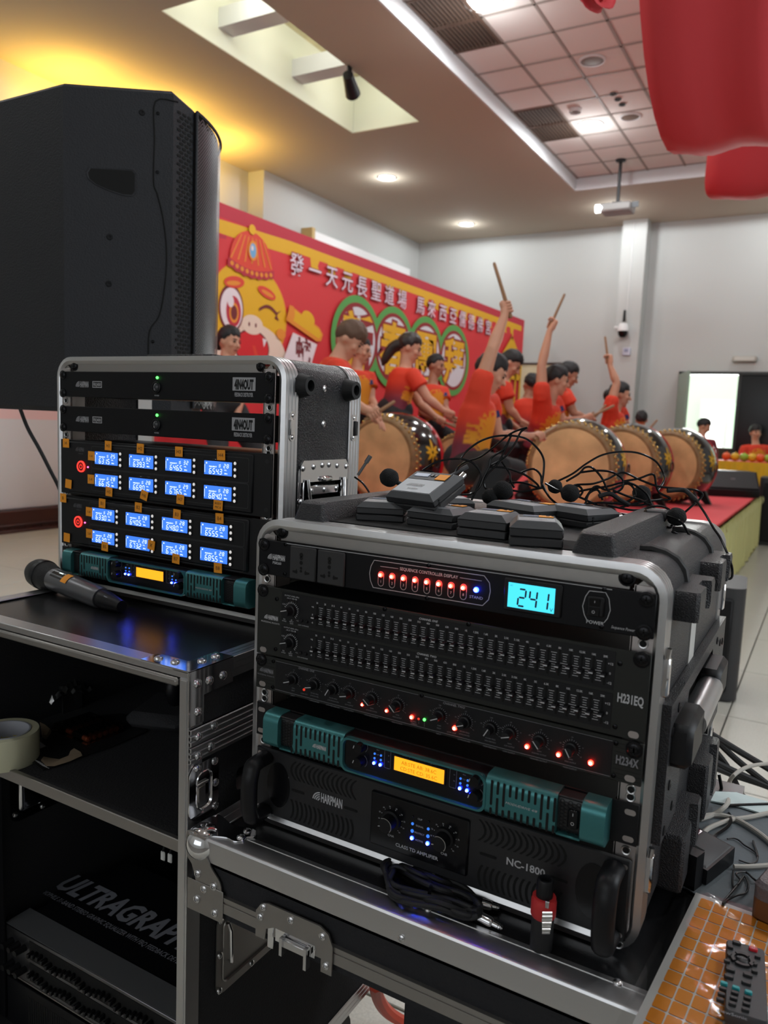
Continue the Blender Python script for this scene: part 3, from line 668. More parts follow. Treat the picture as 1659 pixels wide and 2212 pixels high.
# ================================================================ people
SKIN = mat('skin', rgb(206, 150, 122), .5, attr=None); SKIN2 = mat('skin_tan', rgb(178, 122, 96), .5)
HAIRK = mat('black_hair', (.010, .009, .010), .6, bump=(160, .8)); HAIRB = mat('brown_hair', (.11, .055, .03), .6, bump=(160, .8))
PANTS = mat('black_trousers', (.012, .012, .014), .8, bump=(90, .15)); EYEK = mat('eye_black', (.01, .01, .01), .2); LIPS = mat('lips', rgb(150, 78, 72), .5)
STICKM = mat('drumstick_wood', rgb(150, 112, 78), .5); TAPE = mat('stick_dark', rgb(70, 52, 42), .6); SHOE = mat('black_shoe', (.015, .015, .016), .4); PATCHB = mat('sleeve_badge', rgb(40, 48, 110), .6)
def shirt_mat(name):
    m = mat(name, (.6, .1, .06), .75, attr='print', bump=(70, .12))
    return m
SHIRT = shirt_mat('printed_shirt')
RAW = []
def remesh(mb, vox, name):
    me = bpy.data.meshes.new(name); me.from_pydata(mb.v, [], mb.f)
    bm = bmesh.new(); bm.from_mesh(me); bmesh.ops.recalc_face_normals(bm, faces=bm.faces); bm.to_mesh(me); bm.free()
    o = bpy.data.objects.new(name, me); COL.objects.link(o)
    r = o.modifiers.new('r', 'REMESH'); r.mode = 'VOXEL'; r.voxel_size = vox; r.use_smooth_shade = True
    s = o.modifiers.new('s', 'SMOOTH'); s.factor = .5; s.iterations = 3
    return o
def ik(a, b, l1, l2, hint):
    d = b - a; L = min(d.length, (l1 + l2) * .999); d.normalize()
    x = (l1 * l1 - l2 * l2 + L * L) / (2 * L); h = math.sqrt(max(l1 * l1 - x * x, 0))
    hint = hint - d * hint.dot(d); hint = hint.normalized() if hint.length > 1e-4 else V((0, 1, 0))
    return a + d * x + hint * h
def fist(mb, c, axis, back, s):
    """palm and five fingers closed round a stick through c along axis; back: direction from the stick to the back of the hand"""
    axis = V(axis).normalized(); back = V(back); back = (back - axis * back.dot(axis)).normalized(); side = axis.cross(back)
    mb.capsule([c + back * .026 * s - axis * .026 * s, c + back * .028 * s + axis * .026 * s], [.022 * s, .022 * s], 10)
    for i in range(4):
        o = c + axis * ((i - 1.5) * .0185 * s); r = .0205 * s * (1.0 if i in (1, 2) else .93); P = []
        for k in range(6):
            a = math.radians(-25 + (250 - 22 * abs(i - 1.3)) * k / 5); P.append(o + back * (r * 1.15 * math.cos(a)) + side * (r * 1.15 * math.sin(a)))
        mb.capsule(P, [.0095 * s] * 3 + [.0088 * s] * 2 + [.008 * s], 8)
    P = [c + back * .03 * s + axis * .03 * s, c + axis * .046 * s - side * .022 * s, c + axis * .040 * s - side * .030 * s - back * .016 * s, c + axis * .03 * s - side * .012 * s - back * .030 * s]
    mb.capsule(P, [.013 * s, .0115 * s, .0105 * s, .009 * s], 8)
def hand_open(mb, w, d, s):
    """a relaxed hand hanging from wrist w along d"""
    d = V(d).normalized(); x = d.cross(V((0, 0, 1))); x = x.normalized() if x.length > .1 else V((1, 0, 0)); n = d.cross(x)
    mb.capsule([w, w + d * .06 * s], [.024 * s, .034 * s], 10)
    for i in range(4):
        o = w + d * .075 * s + x * ((i - 1.5) * .019 * s); l = (.068, .078, .072, .055)[i] * s
        mb.capsule([o, o + d * l * .5 + n * .008 * s, o + d * l * .9 + n * .026 * s], [.0095 * s, .009 * s, .0078 * s], 8)
    mb.capsule([w + d * .025 * s - x * .02 * s, w + d * .06 * s - x * .045 * s, w + d * .095 * s - x * .05 * s + n * .01 * s], [.014 * s, .011 * s, .009 * s], 8)
def person(label, s, head, face, neck, pelvis, arms, ground, skin=SKIN, hair='short', hairm=HAIRK, stance=.34, front=None, shirt='red', sleeve=.5, lean=None):
    """head: centre of the skull; face: direction looked at; neck: base of the neck; arms: two dicts shoulder, elbow, wrist, stick(axis, length, back) ; s: size"""
    face = V(face).normalized(); front = V(front or (face.x, face.y, 0)).normalized()
    up = (head - neck).normalized(); up = (up + V((0, 0, .6))).normalized()
    R = face.cross(up).normalized(); U = R.cross(face).normalized(); M = Matrix((R, face, U)).transposed()
    body = MB()
    # head and neck
    body.ball(head + U * .012 * s - face * .008 * s, (.074 * s, .094 * s, .092 * s), 20, 14, M=M)
    body.ball(head - U * .052 * s + face * .022 * s, (.056 * s, .064 * s, .064 * s), 16, 12, M=M)
    body.ball(head - U * .098 * s + face * .056 * s, (.026 * s, .022 * s, .02 * s), 12, 8, M=M)
    body.capsule([head + U * .004 * s + face * .084 * s, head - U * .030 * s + face * .103 * s], [.008 * s, .0145 * s], 8)
    for e in (-1, 1):
        body.ball(head + R * (e * .076 * s) - U * .012 * s - face * .008 * s, (.010 * s, .020 * s, .032 * s), 10, 8, M=M)
        body.ball(head + R * (e * .040 * s) - U * .028 * s + face * .060 * s, (.024 * s, .022 * s, .022 * s), 10, 8, M=M)
    body.capsule([head - U * .06 * s - face * .01 * s, neck - (neck - head).normalized() * .01 * s, neck + (pelvis - neck) * .08], [.050 * s, .054 * s, .070 * s], 14)
    # torso
    spine = (pelvis - neck); SL = spine.length; sd = spine.normalized()
    sr = V((0, 0, 0))
    shs = [a['shoulder'] for a in arms]
    xr = (shs[1] - shs[0]); xr = xr - sd * xr.dot(sd); xr = xr.normalized(); yr = sd.cross(xr).normalized()
    if yr.dot(front) < 0: yr = -yr
    def torso(mb, off, top=.03, k=1.0):
        rs = []
        for t, rx, ry in ((top, .075, .07), (.10, .145, .092), (.22, .168, .108), (.42, .158, .112), (.62, .142, .108), (.82, .148, .112), (1.0, .162, .118), (1.10, .165, .118)):
            if t < top: continue
            c = neck + spine * t
            rs.append([c + xr * ((rx * s + off) * math.cos(a * math.pi / 12)) + yr * ((ry * s + off) * math.sin(a * math.pi / 12)) for a in range(24)])
        mb.rings(rs)
    torso(body, -.012)
    shirtb = MB(); torso(shirtb, .006, .04)
    fingers = MB(); sticks = []
    for a in arms:
        S, E_, Wr = a['shoulder'], a['elbow'], a['wrist']
        body.capsule([S, S.lerp(E_, .35), E_, E_.lerp(Wr, .3), Wr], [.058 * s, .048 * s, .038 * s, .041 * s, .026 * s], 12)
        d = (E_ - S).normalized(); e = S + d * ((E_ - S).length * sleeve)
        q = S.lerp(neck, .45) + sd * .03 * s
        shirtb.capsule([q, S, S + d * .06 * s], [.066 * s, .072 * s, .070 * s], 14)
        shirtb.cyl(S, e, .066 * s, (.076 if sleeve > .4 else .066) * s, 18)
        if E_.z > S.z: shirtb.capsule([S + d * .02 * s, neck + spine * .22 + xr * ((S - neck).dot(xr) * .55), neck + spine * .50 + xr * ((S - neck).dot(xr) * .5)], [.070 * s, .088 * s, .085 * s], 14)
        fd = (Wr - E_).normalized()
        if 'stick' in a:
            ax, ln = V(a['stick'][0]).normalized(), a['stick'][1]
            g = Wr + fd * .062 * s; bk = V(a.get('back', -fd)); bk = bk - ax * bk.dot(ax)
            if bk.length < .25: bk = V((0, 0, 1)).cross(ax) if abs(ax.z) < .9 else V((1, 0, 0))
            bk.normalize(); body.capsule([Wr, g + bk * .024 * s], [.027 * s, .026 * s], 10)
            fist(fingers, g, ax, bk, s); sticks.append((g - ax * .07, g + ax * ln, a['stick'][2]))
        else: hand_open(fingers, Wr, fd + V((0, 0, -.2)), s)
    # legs
    trous = MB(); trous.ball(pelvis + V((0, 0, .02)), (.165 * s, .14 * s, .13 * s), 20, 12)
    side = V((front.y, -front.x, 0)); feet = []
    for e in (-1, 1):
        hp = pelvis + side * (e * .085 * s) - V((0, 0, .03 * s)); ft = V((pelvis.x, pelvis.y, ground)) + side * (e * stance) + front * (.03 + .05 * e) + V((0, 0, .085 * s))
        kn = ik(hp, ft, .43 * s, .42 * s, front * .8 + side * (e * (1.1 if stance > .25 else .1)))
        if (hp - ft).length > .84 * s: kn = hp.lerp(ft, .5) + front * .02
        body.capsule([hp, kn, ft], [.07 * s, .05 * s, .036 * s], 12)
        trous.capsule([hp, hp.lerp(kn, .5), kn, kn.lerp(ft, .5), ft + V((0, 0, .03))], [.108 * s, .100 * s, .080 * s, .075 * s, .068 * s], 14)
        feet.append((ft, front))
    RAW.append(dict(label=label, s=s, body=remesh(body, .010, 'rb'), shirt=remesh(shirtb, .013, 'rs'), trous=remesh(trous, .016, 'rt'), head=head, M=M, R=R, U=U, face=face, hair=hair, hairm=hairm, skin=skin,
                    neck=neck, spine=spine, front=yr, xr=xr, feet=feet, fingers=fingers, ground=ground, sticks=sticks, shirtk=shirt, arms=arms, pelvis=pelvis))
def hair_cap(mb, p, s):
    M, F, R, U = p['M'], p['face'], p['R'], p['U']; kind = p['hair']; rnd = random.Random(len(p['label']))
    ph = [rnd.uniform(0, 6) for _ in range(4)]
    def sst(a, b, x): t = min(max((x - a) / (b - a), 0), 1); return t * t * (3 - 2 * t)
    def fn(d):
        n1 = math.sin(9 * d.x + ph[0] + 2 * d.z) * math.sin(7 * d.z + ph[1] + 3 * d.y); n2 = math.sin(21 * d.x + ph[2] + 6 * d.y) * math.sin(17 * d.y + 5 * d.z + ph[3])
        k = 1.02 + .035 * n1 + .028 * n2 + .05 * max(d.z, 0)
        jag = .07 * math.sin(13 * d.x + ph[3]) + .04 * math.sin(29 * d.x + ph[1])
        front = sst(.18, .62, d.y)
        line_ = {'fringe': .14, 'crop': .46}.get(kind, .32) + jag
        side = sst(.45, .85, abs(d.x))
        low = {'pony': -.62, 'bun': -.60, 'long': -.6}.get(kind, -.58) * (1 - side) + side * (-.30 if d.y > -.35 else -.46) + .3 * jag
        lim = low * (1 - front) + line_ * front
        k *= .74 + .16 * sst(lim - .10, lim + .03, d.z) + .10 * sst(lim, lim + .5, d.z)
        if kind == 'crop': k *= .975
        return k
    mb.ball(p['head'] + U * .018 * s - F * .012 * s, (.086 * s, .107 * s, .108 * s), 48, 34, M=M, fn=fn)
    if kind == 'pony':
        b = p['head'] - F * .105 * s + U * .03 * s; t = p['tail']
        P = smooth_path([b] + t, 4); n = len(P); mb.tube(P, [(.022 + .030 * math.sin(math.pi * min(1, .25 + .8 * i / n))) * s * (1 if i < n - 2 else .5) for i in range(n)], 10)
    if kind == 'bun': mb.ball(p['head'] - F * .115 * s - U * .02 * s, (.05 * s, .05 * s, .06 * s), 14, 10)
    if kind == 'long':
        for e in (-1, 1): mb.capsule([p['head'] + R * (e * .06 * s) - F * .045 * s - U * .03 * s, p['head'] + R * (e * .065 * s) - F * .06 * s - U * .16 * s], [.03 * s, .02 * s], 8)
def finish_people():
    bpy.context.view_layer.update(); dg = bpy.context.evaluated_depsgraph_get()
    for p in RAW:
        for k in ('body', 'shirt', 'trous'): p[k + '_me'] = bpy.data.meshes.new_from_object(p[k].evaluated_get(dg))
    for p in RAW:
        for k in ('body', 'shirt', 'trous'): bpy.data.objects.remove(p[k])
        s = p['s']; pel = p['pelvis']
        t = thing('person', p['label'], 'person', (pel.x, pel.y, p['ground'])); og = WORLD[t.name].inverted()
        def put(me, name, m):
            o = bpy.data.objects.new(name, me); COL.objects.link(o); me.materials.clear(); me.materials.append(m); me.transform(og); o.parent = t; WORLD[o.name] = WORLD[t.name]
            me.polygons.foreach_set('use_smooth', [True] * len(me.polygons)); return o
        # fingers join the body mesh
        bm = bmesh.new(); bm.from_mesh(p['body_me']); f = bpy.data.meshes.new('f'); f.from_pydata(p['fingers'].v, [], p['fingers'].f); bm.from_mesh(f); bm.to_mesh(p['body_me']); bm.free()
        put(p['body_me'], 'body', p['skin']); put(p['trous_me'], 'trousers', PANTS)
        # printed shirt: colour runs from orange red at the shoulders to maroon at the hem, gold dragon on the front
        me = p['shirt_me']; at_ = me.color_attributes.new('print', 'FLOAT_COLOR', 'POINT'); sl = p['spine'].length; sd = p['spine'].normalized(); cols = []
        rnd = random.Random(3); fr, xr = p['front'], p['xr']
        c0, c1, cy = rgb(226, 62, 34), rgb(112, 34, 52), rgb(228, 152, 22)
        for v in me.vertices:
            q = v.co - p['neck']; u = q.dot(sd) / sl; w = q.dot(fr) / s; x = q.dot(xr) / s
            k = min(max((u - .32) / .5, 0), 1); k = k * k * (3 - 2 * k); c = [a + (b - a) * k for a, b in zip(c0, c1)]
            g = 0
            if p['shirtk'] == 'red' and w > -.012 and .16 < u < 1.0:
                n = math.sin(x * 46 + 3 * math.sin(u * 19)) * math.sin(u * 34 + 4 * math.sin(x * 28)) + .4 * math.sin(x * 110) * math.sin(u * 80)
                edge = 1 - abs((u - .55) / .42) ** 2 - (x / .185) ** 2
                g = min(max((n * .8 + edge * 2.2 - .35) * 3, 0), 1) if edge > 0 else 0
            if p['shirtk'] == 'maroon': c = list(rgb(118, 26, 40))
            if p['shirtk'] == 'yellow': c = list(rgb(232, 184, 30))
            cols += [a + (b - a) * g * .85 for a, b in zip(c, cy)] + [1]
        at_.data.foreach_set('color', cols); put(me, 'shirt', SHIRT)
        hd, F, R, U = p['head'], p['face'], p['R'], p['U']
        for e in (-1, 1):
            eye = MB().ball(hd + R * (e * .031 * s) + U * .002 * s + F * .083 * s, (.013 * s, .007 * s, .0065 * s), 10, 6, M=p['M']).build('eye', EYEK, t)
            br = MB(); br.capsule([hd + R * (e * .016 * s) + U * .020 * s + F * .089 * s, hd + R * (e * .046 * s) + U * .022 * s + F * .078 * s], [.004 * s, .003 * s], 6); br.build('eyebrow', HAIRK, t)
        MB().capsule([hd - U * .064 * s + F * .081 * s - R * .02 * s, hd - U * .062 * s + F * .088 * s, hd - U * .064 * s + F * .081 * s + R * .02 * s], [.003 * s, .006 * s, .003 * s], 8).build('mouth', LIPS, t)
        hb = MB(); hair_cap(hb, p, s); hb.build('hair', p['hairm'], t, sharp=75)
        for ft, fr2 in p['feet']:
            b = MB(); h = p['ground'] + .045 * s; b.capsule([V((ft.x, ft.y, h)) - fr2 * .05 * s, V((ft.x, ft.y, h)) + fr2 * .13 * s], [.044 * s, .042 * s], 12)
            b.v = [(x, y, max(z, p['ground'] + .001)) for x, y, z in b.v]; b.build('shoe', SHOE, t)
        if p['shirtk'] == 'red':
            a = p['arms'][-1]; d = (a['elbow'] - a['shoulder']).normalized(); c = a['shoulder'] + d * .08 * s; n = (-FW - d * (-FW).dot(d)).normalized(); x = d.cross(n)
            MB().add([c + n * .079 * s + x * u * .03 * s + d * w * .022 * s for u, w in ((-1, -1), (1, -1), (1, 1), (-1, 1))], [(0, 1, 2, 3)]).build('sleeve_badge', PATCHB, t)
        if p['shirtk'] == 'strap':
            pass
        for a, b_, lab in p['sticks']:
            k = MB().tube([a, a.lerp(b_, .5), a.lerp(b_, .97), b_], [.014, .0125, .011, .006], 10)
            tag(k.build('drumstick', STICKM), lab, 'drumstick', 'wooden drumsticks')
def arm(S, E_, Wr, stick=None, back=None):
    d = dict(shoulder=S, elbow=E_, wrist=Wr)
    if stick: d['stick'] = stick
    if back: d['back'] = back
    return d
def dirp(px0, py0, px1, py1, d0, d1): return at(px1, py1, d1) - at(px0, py0, d0)
RGT = V((RT.x, RT.y, 0)).normalized(); BACK = V((FW.x, FW.y, 0)).normalized()
# lunging drummer, arm raised high
d = 5.0
hd = at(1062, 806, d); nk = at(1040, 858, d)
person('drummer lunging with right arm and stick raised high above the nearest drum', 1.03, hd, RGT * .85 + BACK * -.15 + V((0, 0, -.38)), nk, at(1010, 1000, d + .02),
       [arm(at(1036, 838, d - .13), at(1064, 752, d - .17), at(1090, 682, d - .10), (dirp(1093, 664, 1072, 595, d, d), .30, 'drumstick held up highest by the lunging drummer')),
        arm(at(1058, 868, d + .17), at(1076, 940, d + .22), at(1146, 943, d + .25), (dirp(1164, 942, 1216, 910, d, d + .2), .24, 'drumstick held low against the nearest drumhead'))], STG, front=RGT * .95 - BACK * .3, stance=.42, hair='short', sleeve=.36)
# second raised arm
d = 7.0
person('drummer with right arm raised beside the nearest drum, dragon shirt in profile', 1.09, at(1203, 822, d), RGT * .9 - BACK * .1 + V((0, 0, -.15)), at(1186, 868, d), at(1164, 958, d + .12),
       [arm(at(1170, 856, d - .16), at(1170, 790, d - .16), at(1187, 716, d - .12), (dirp(1190, 700, 1222, 628, d, d), .30, 'drumstick raised over the nearest drum by the profile drummer')),
        arm(at(1198, 868, d + .16), at(1216, 912, d + .16), at(1256, 905, d + .08), (dirp(1256, 905, 1300, 884, d, d), .26, 'thin drumstick resting over the drum from the profile drummer'))], STG, front=RGT * .8 + BACK * .3, stance=.16, sleeve=.36)
d = 8.2
person('drummer bending over behind the raised-arm drummer, arm reaching along the drum', 1.1, at(1228, 810, d), RGT * .8 - BACK * .1 + V((0, 0, -.35)), at(1211, 848, d), at(1196, 940, d),
       [arm(at(1222, 853, d - .17), at(1240, 893, d - .17), at(1266, 903, d - .15), (dirp(1272, 905, 1300, 874, d, d), .22, 'drumstick of the bending drummer tilted up over the drums')),
        arm(at(1206, 858, d + .15), at(1216, 900, d + .18), at(1246, 915, d + .1), (dirp(1246, 915, 1262, 895, d, d), .2, 'second drumstick of the bending drummer'))], STG, skin=SKIN2, stance=.3)
d = 7.7
person('drummer with bowed head behind the lunging drummer', 1.1, at(1104, 786, d), RGT * .75 - BACK * .25 + V((0, 0, -.55)), at(1086, 822, d), at(1070, 925, d),
       [arm(at(1090, 838, d - .17), at(1102, 884, d - .17), at(1122, 908, d - .15), (dirp(1130, 912, 1150, 925, d, d), .2, 'drumstick of the bowed drummer, pointing down')),
        arm(at(1076, 838, d + .15), at(1080, 890, d + .17), at(1105, 915, d + .1), (dirp(1105, 915, 1125, 930, d, d), .2, 'second drumstick of the bowed drummer'))], STG, stance=.3)
d = 9.2
person('small drummer seen from behind between two drummers near the scroll', 1.03, at(1146, 830, d), -RGT * .3 + BACK * .9, at(1140, 858, d), at(1136, 950, d),
       [arm(at(1128, 872, d - .03), at(1122, 915, d), at(1132, 940, d)), arm(at(1156, 872, d), at(1160, 912, d), at(1160, 940, d))], STG, skin=SKIN2, stance=.25)
# woman, arm raised, far drums
d = 8.3
person('young woman with hair bun and raised arm behind the far drums', 1.09, at(1340, 853, d), RGT * .9 - BACK * .15 + V((0, 0, -.1)), at(1328, 888, d), at(1318, 975, d),
       [arm(at(1318, 880, d - .15), at(1332, 828, d - .16), at(1318, 790, d - .14), (dirp(1317, 778, 1310, 722, d, d), .25, 'drumstick raised by the woman behind the far drums')),
        arm(at(1340, 888, d + .14), at(1356, 925, d + .14), at(1380, 935, d + .05), (dirp(1380, 935, 1410, 900, d, d), .22, 'drumstick of the woman over the far drum'))], STG, hair='bun', stance=.15, sleeve=.36)
# ponytail woman
d = 7.25
person('woman drummer with swinging ponytail bending over the drum beside the rack case', 1.13, at(886, 752, d), RGT * .85 - BACK * .1 + V((0, 0, -.25)), at(875, 794, d), at(852, 892, d),
       [arm(at(892, 812, d - .16), at(925, 862, d - .18), at(956, 886, d - .15), (dirp(965, 893, 990, 905, d, d), .18, 'drumstick of the ponytail drummer')),
        arm(at(872, 806, d + .16), at(906, 872, d + .15), at(940, 900, d + .06), (dirp(940, 900, 975, 915, d, d), .18, 'second drumstick of the ponytail drummer'))], STG, hair='pony', stance=.2)
RAW[-1]['tail'] = [at(866, 742, d), at(848, 752, d + .02), at(834, 772, d + .03), at(826, 790, d + .04)]
RAW[-1]['hairm'] = mat('dark_brown_hair', (.022, .012, .010), .4, bump=(160, .6))
# man in the middle, upright
d = 8.3
person('drummer facing out between the ponytail woman and the lunging drummer', 1.0, at(942, 790, d), RGT * .8 - BACK * .45 + V((0, 0, -.12)), at(934, 828, d), at(930, 925, d),
       [arm(at(911, 846, d - .08), at(912, 890, d - .12), at(940, 905, d - .22), (dirp(945, 905, 985, 915, d, d), .2, 'drumstick of the upright drummer')),
        arm(at(958, 846, d + .06), at(962, 882, d - .02), at(972, 900, d - .15), (dirp(972, 900, 1000, 912, d, d), .18, 'second drumstick of the upright drummer'))], STG, skin=SKIN2, hair='crop', front=RGT * .6 - BACK * .75, stance=.3)
# brown haired man close by, bowed head
d = 5.1
person('brown haired drummer with bowed head behind the tall rack case', 1.02, at(757, 735, d), RGT * .8 - BACK * .2 + V((0, 0, -.55)), at(731, 772, d), at(700, 905, d),
       [arm(at(728, 796, d - .17), at(742, 858, d - .2), at(790, 885, d - .15), (dirp(796, 884, 850, 850, d, d), .16, 'drumstick held by the brown haired drummer')),
        arm(at(726, 790, d + .15), at(752, 865, d + .15), at(800, 893, d + .1))], STG, hair='fringe', hairm=HAIRB, stance=.05, front=BACK - RGT * .35)
d = 7.9
person('drummer looking along the row behind the brown haired man', 1.13, at(780, 758, d), RGT * .85 - BACK * .4 + V((0, 0, -.15)), at(770, 798, d), at(768, 900, d),
       [arm(at(744, 814, d - .08), at(750, 865, d - .1), at(788, 880, d - .18), (dirp(790, 872, 842, 843, d, d), .30, 'drumstick crossing in front of the ponytail woman')),
        arm(at(798, 816, d + .06), at(802, 862, d), at(816, 892, d - .12))], STG, hair='crop', front=RGT * .7 - BACK * .7, stance=.3)
d = 6.1
person('young woman with tied dark hair beside the big loudspeaker', .98, at(496, 738, d), RGT * .8 - BACK * .5 + V((0, 0, -.1)), at(489, 778, d), at(486, 880, d),
       [arm(at(468, 795, d - .06), at(462, 850, d), at(480, 900, d - .1)), arm(at(514, 795, d + .05), at(520, 850, d), at(512, 900, d - .1))], STG, hair='bun', front=RGT * .55 - BACK * .8, stance=.2)
# far persons
d = 10.6
person('person in yellow shirt with dark hair behind the far drums', .95, at(1386, 906, d), BACK * .9 + RGT * .3, at(1387, 930, d), at(1388, 995, d),
       [arm(at(1368, 941, d), at(1364, 975, d), at(1380, 990, d)), arm(at(1406, 941, d), at(1410, 975, d), at(1400, 985, d + .1))], FLOOR, skin=SKIN2, shirt='yellow', stance=.1)
d = 11.6
person('man in maroon shirt and black trousers standing before the doorway', .96, at(1521, 921, d), RGT * .7 - BACK * .3 + V((0, 0, -.3)), at(1516, 946, d), at(1512, 1022, d),
       [arm(at(1493, 957, d + .02), at(1489, 998, d), at(1500, 1030, d - .1)), arm(at(1538, 957, d - .02), at(1544, 998, d), at(1543, 1035, d - .05))], FLOOR, shirt='maroon', stance=.1, sleeve=.75)
d = 11.3
person('young man in red printed shirt with black chest strap by the dark door', .94, at(1632, 934, d), -BACK, at(1632, 958, d), at(1630, 1030, d),
       [arm(at(1607, 970, d), at(1600, 1004, d), at(1600, 1040, d - .04)), arm(at(1657, 970, d), at(1664, 1004, d), at(1664, 1040, d - .04))], FLOOR, front=-BACK, stance=.1, hair='fringe')
finish_people()
tag(MB().tube(smooth_path([at(1654, 965, 11.72), at(1632, 985, 11.70), at(1612, 1003, 11.72)], 4), .02, 8).build('chest_strap', BLK), 'black strap across the chest of the young man by the dark door', 'strap')
# ================================================================ rack cases
def sweep_rect(mb, x0, x1, z0, z1, R, prof, n=6, mi=0):
    """profile [(outward offset, y)] swept round a rounded rectangle"""
    path = []
    for cx, cz, a0 in ((x1 - R, z1 - R, 0), (x0 + R, z1 - R, 90), (x0 + R, z0 + R, 180), (x1 - R, z0 + R, 270)):
        for i in range(n + 1):
            a = math.radians(a0 + 90 * i / n); path.append((cx, cz, math.cos(a), math.sin(a)))
    mb.rings([[V((cx + (R + o) * c, y, cz + (R + o) * s_)) for o, y in prof] for cx, cz, c, s_ in path], mi, loop=True)
def rivet(mb, p, nrm, r=.006):
    p = V(p); nrm = V(nrm).normalized()
    mb.lathe([(r, 0), (r * .92, r * .30), (r * .55, r * .55), (r * .32, r * .58), (r * .26, r * .30), (.0001, r * .30)], p, nrm, 14)
SCREWM = mat('black_oxide_screw', (.016, .016, .018), .25, .8)
def screw_part(par, p, nrm=(0, -1, 0), r=.0068, m=None, name='screw'):
    b = MB(); p = V(p); nrm = V(nrm).normalized(); x, y, z = basis(nrm)
    b.lathe([(r * 1.25, 0), (r * 1.25, .0012), (r, .0013), (r * .95, r * .26), (r * .6, r * .38), (.0001, r * .42)], p, nrm, 16)
    o = b.build(name, m or SCREWM, par)
    c = MB(); q = p + z * (r * .41)
    for u, w in ((x, y), (y, x)): c.add([q + u * (r * .5) * a + w * (r * .11) * d + z * .0003 for a, d in ((-1, -1), (1, -1), (1, 1), (-1, 1))], [(0, 1, 2, 3)])
    c.build('cross_slot', VOID, o)
    return o
def rack_case(name, label, x0, x1, z0, z1, yf, yb, R, shell_m, rim_w):
    t = thing(name, label, 'rack case', ((x0 + x1) / 2, (yf + yb) / 2, z0))
    # front and rear rim: ribbed extrusion
    def rim(nm, ya, yb_):
        n = 4; dy = (yb_ - ya) / n; P = [(-rim_w, ya + .002), (-rim_w * .55, ya - .001 if ya < yb_ else ya + .001), (-.004, ya)]
        for k in range(n):
            P += [(0, ya + dy * (k + .12)), (0, ya + dy * (k + .80)), (-.0016, ya + dy * (k + .88)), (-.0016, ya + dy * (k + .98))]
        P += [(-rim_w, yb_)]
        b = MB(); sweep_rect(b, x0, x1, z0, z1, R, P); b.build(nm, ALU, t, sharp=28)
    rim('front_rim', yf, yf + .034); rim('rear_rim', yb, yb - .034)
    b = MB(); P = [(-.003, yf + .034), (-.0015, yf + .04), (-.0015, yb - .04), (-.003, yb - .034), (-.009, yb - .034), (-.009, yf + .034)]
    sweep_rect(b, x0, x1, z0, z1, R, P, 8); b.build('shell', shell_m, t)
    return t
def rails(t, x0, x1, z0, z1, y, yb, holes):
    """vertical rack rails with holes, and the level trim strips above and below"""
    for xa, xb in ((x0, x0 + .022), (x1 - .022, x1)):
        b = MB(); b.box(xa, xb, y, y + .003, z0, z1, .0006); b.box(xb - .002 if xa == x0 else xa, xb if xa == x0 else xa + .002, y, y + .03, z0, z1)
        o = b.build('rack_rail', RAIL, t); xc = xa + .0095 if xa == x0 else xb - .0095
        h = MB()
        for z in holes:
            h.lathe([(.0052, -.0006), (.0046, -.0014), (.0034, -.0010)], (xc, y, z), (0, 1, 0), 14, cap=False)
        h.build('hole_collar', ALU, o)['kind'] = 'stuff'
        h = MB()
        for z in holes: h.lathe([(.0034, -.0011), (.0001, -.0011)], (xc, y, z), (0, 1, 0), 12, cap=False)
        h.build('screw_hole', VOID, o)['kind'] = 'stuff'
def logo(mb, f, x, z, h, mi=0, sub=None, w=1.0):
    """wave mark and word, left edge x, centre height z, letter height h"""
    cx, cz = x + h * 1.0, z - h * .5
    for r in (.34, .56, .78, 1.0):
        P = []
        for i in range(7): a = math.radians(95 + 80 * i / 6); P.append((cx + h * r * math.cos(a), cz + h * r * math.sin(a)))
        Q = []
        for i in range(7): a = math.radians(175 - 80 * i / 6); Q.append((cx + h * (r - .13) * math.cos(a), cz + h * (r - .13) * math.sin(a)))
        mb.flat(P + Q, f, 0, mi)
    mb.text('HARPMAN', h * 1.36, lambda a, b, d: f(x + h * 1.10 + a, z + b, d), mi, 'L', .035, sx=.42 * w)
    if sub: mb.text(sub[0], sub[1], lambda a, b, d: f(x + sub[2] + a, z - h * .5 - sub[1] * .75 + b, d), mi, 'C', .01)
def led(par, p, r, m, core=None, name='led'):
    b = MB(); b.ball(p, (r, r * .9, r), 12, 8); o = b.build(name, m, par)
    if core: MB().ball((p[0], p[1] - r * .62, p[2]), (r * .62, r * .42, r * .62), 10, 6).build('lit_core', core, o)
    return o
SEG = {'0': 'abcdef', '1': 'bc', '2': 'abged', '3': 'abgcd', '4': 'fgbc', '5': 'afgcd', '6': 'afgedc', '7': 'abc', '8': 'abcdefg', '9': 'abcfgd'}
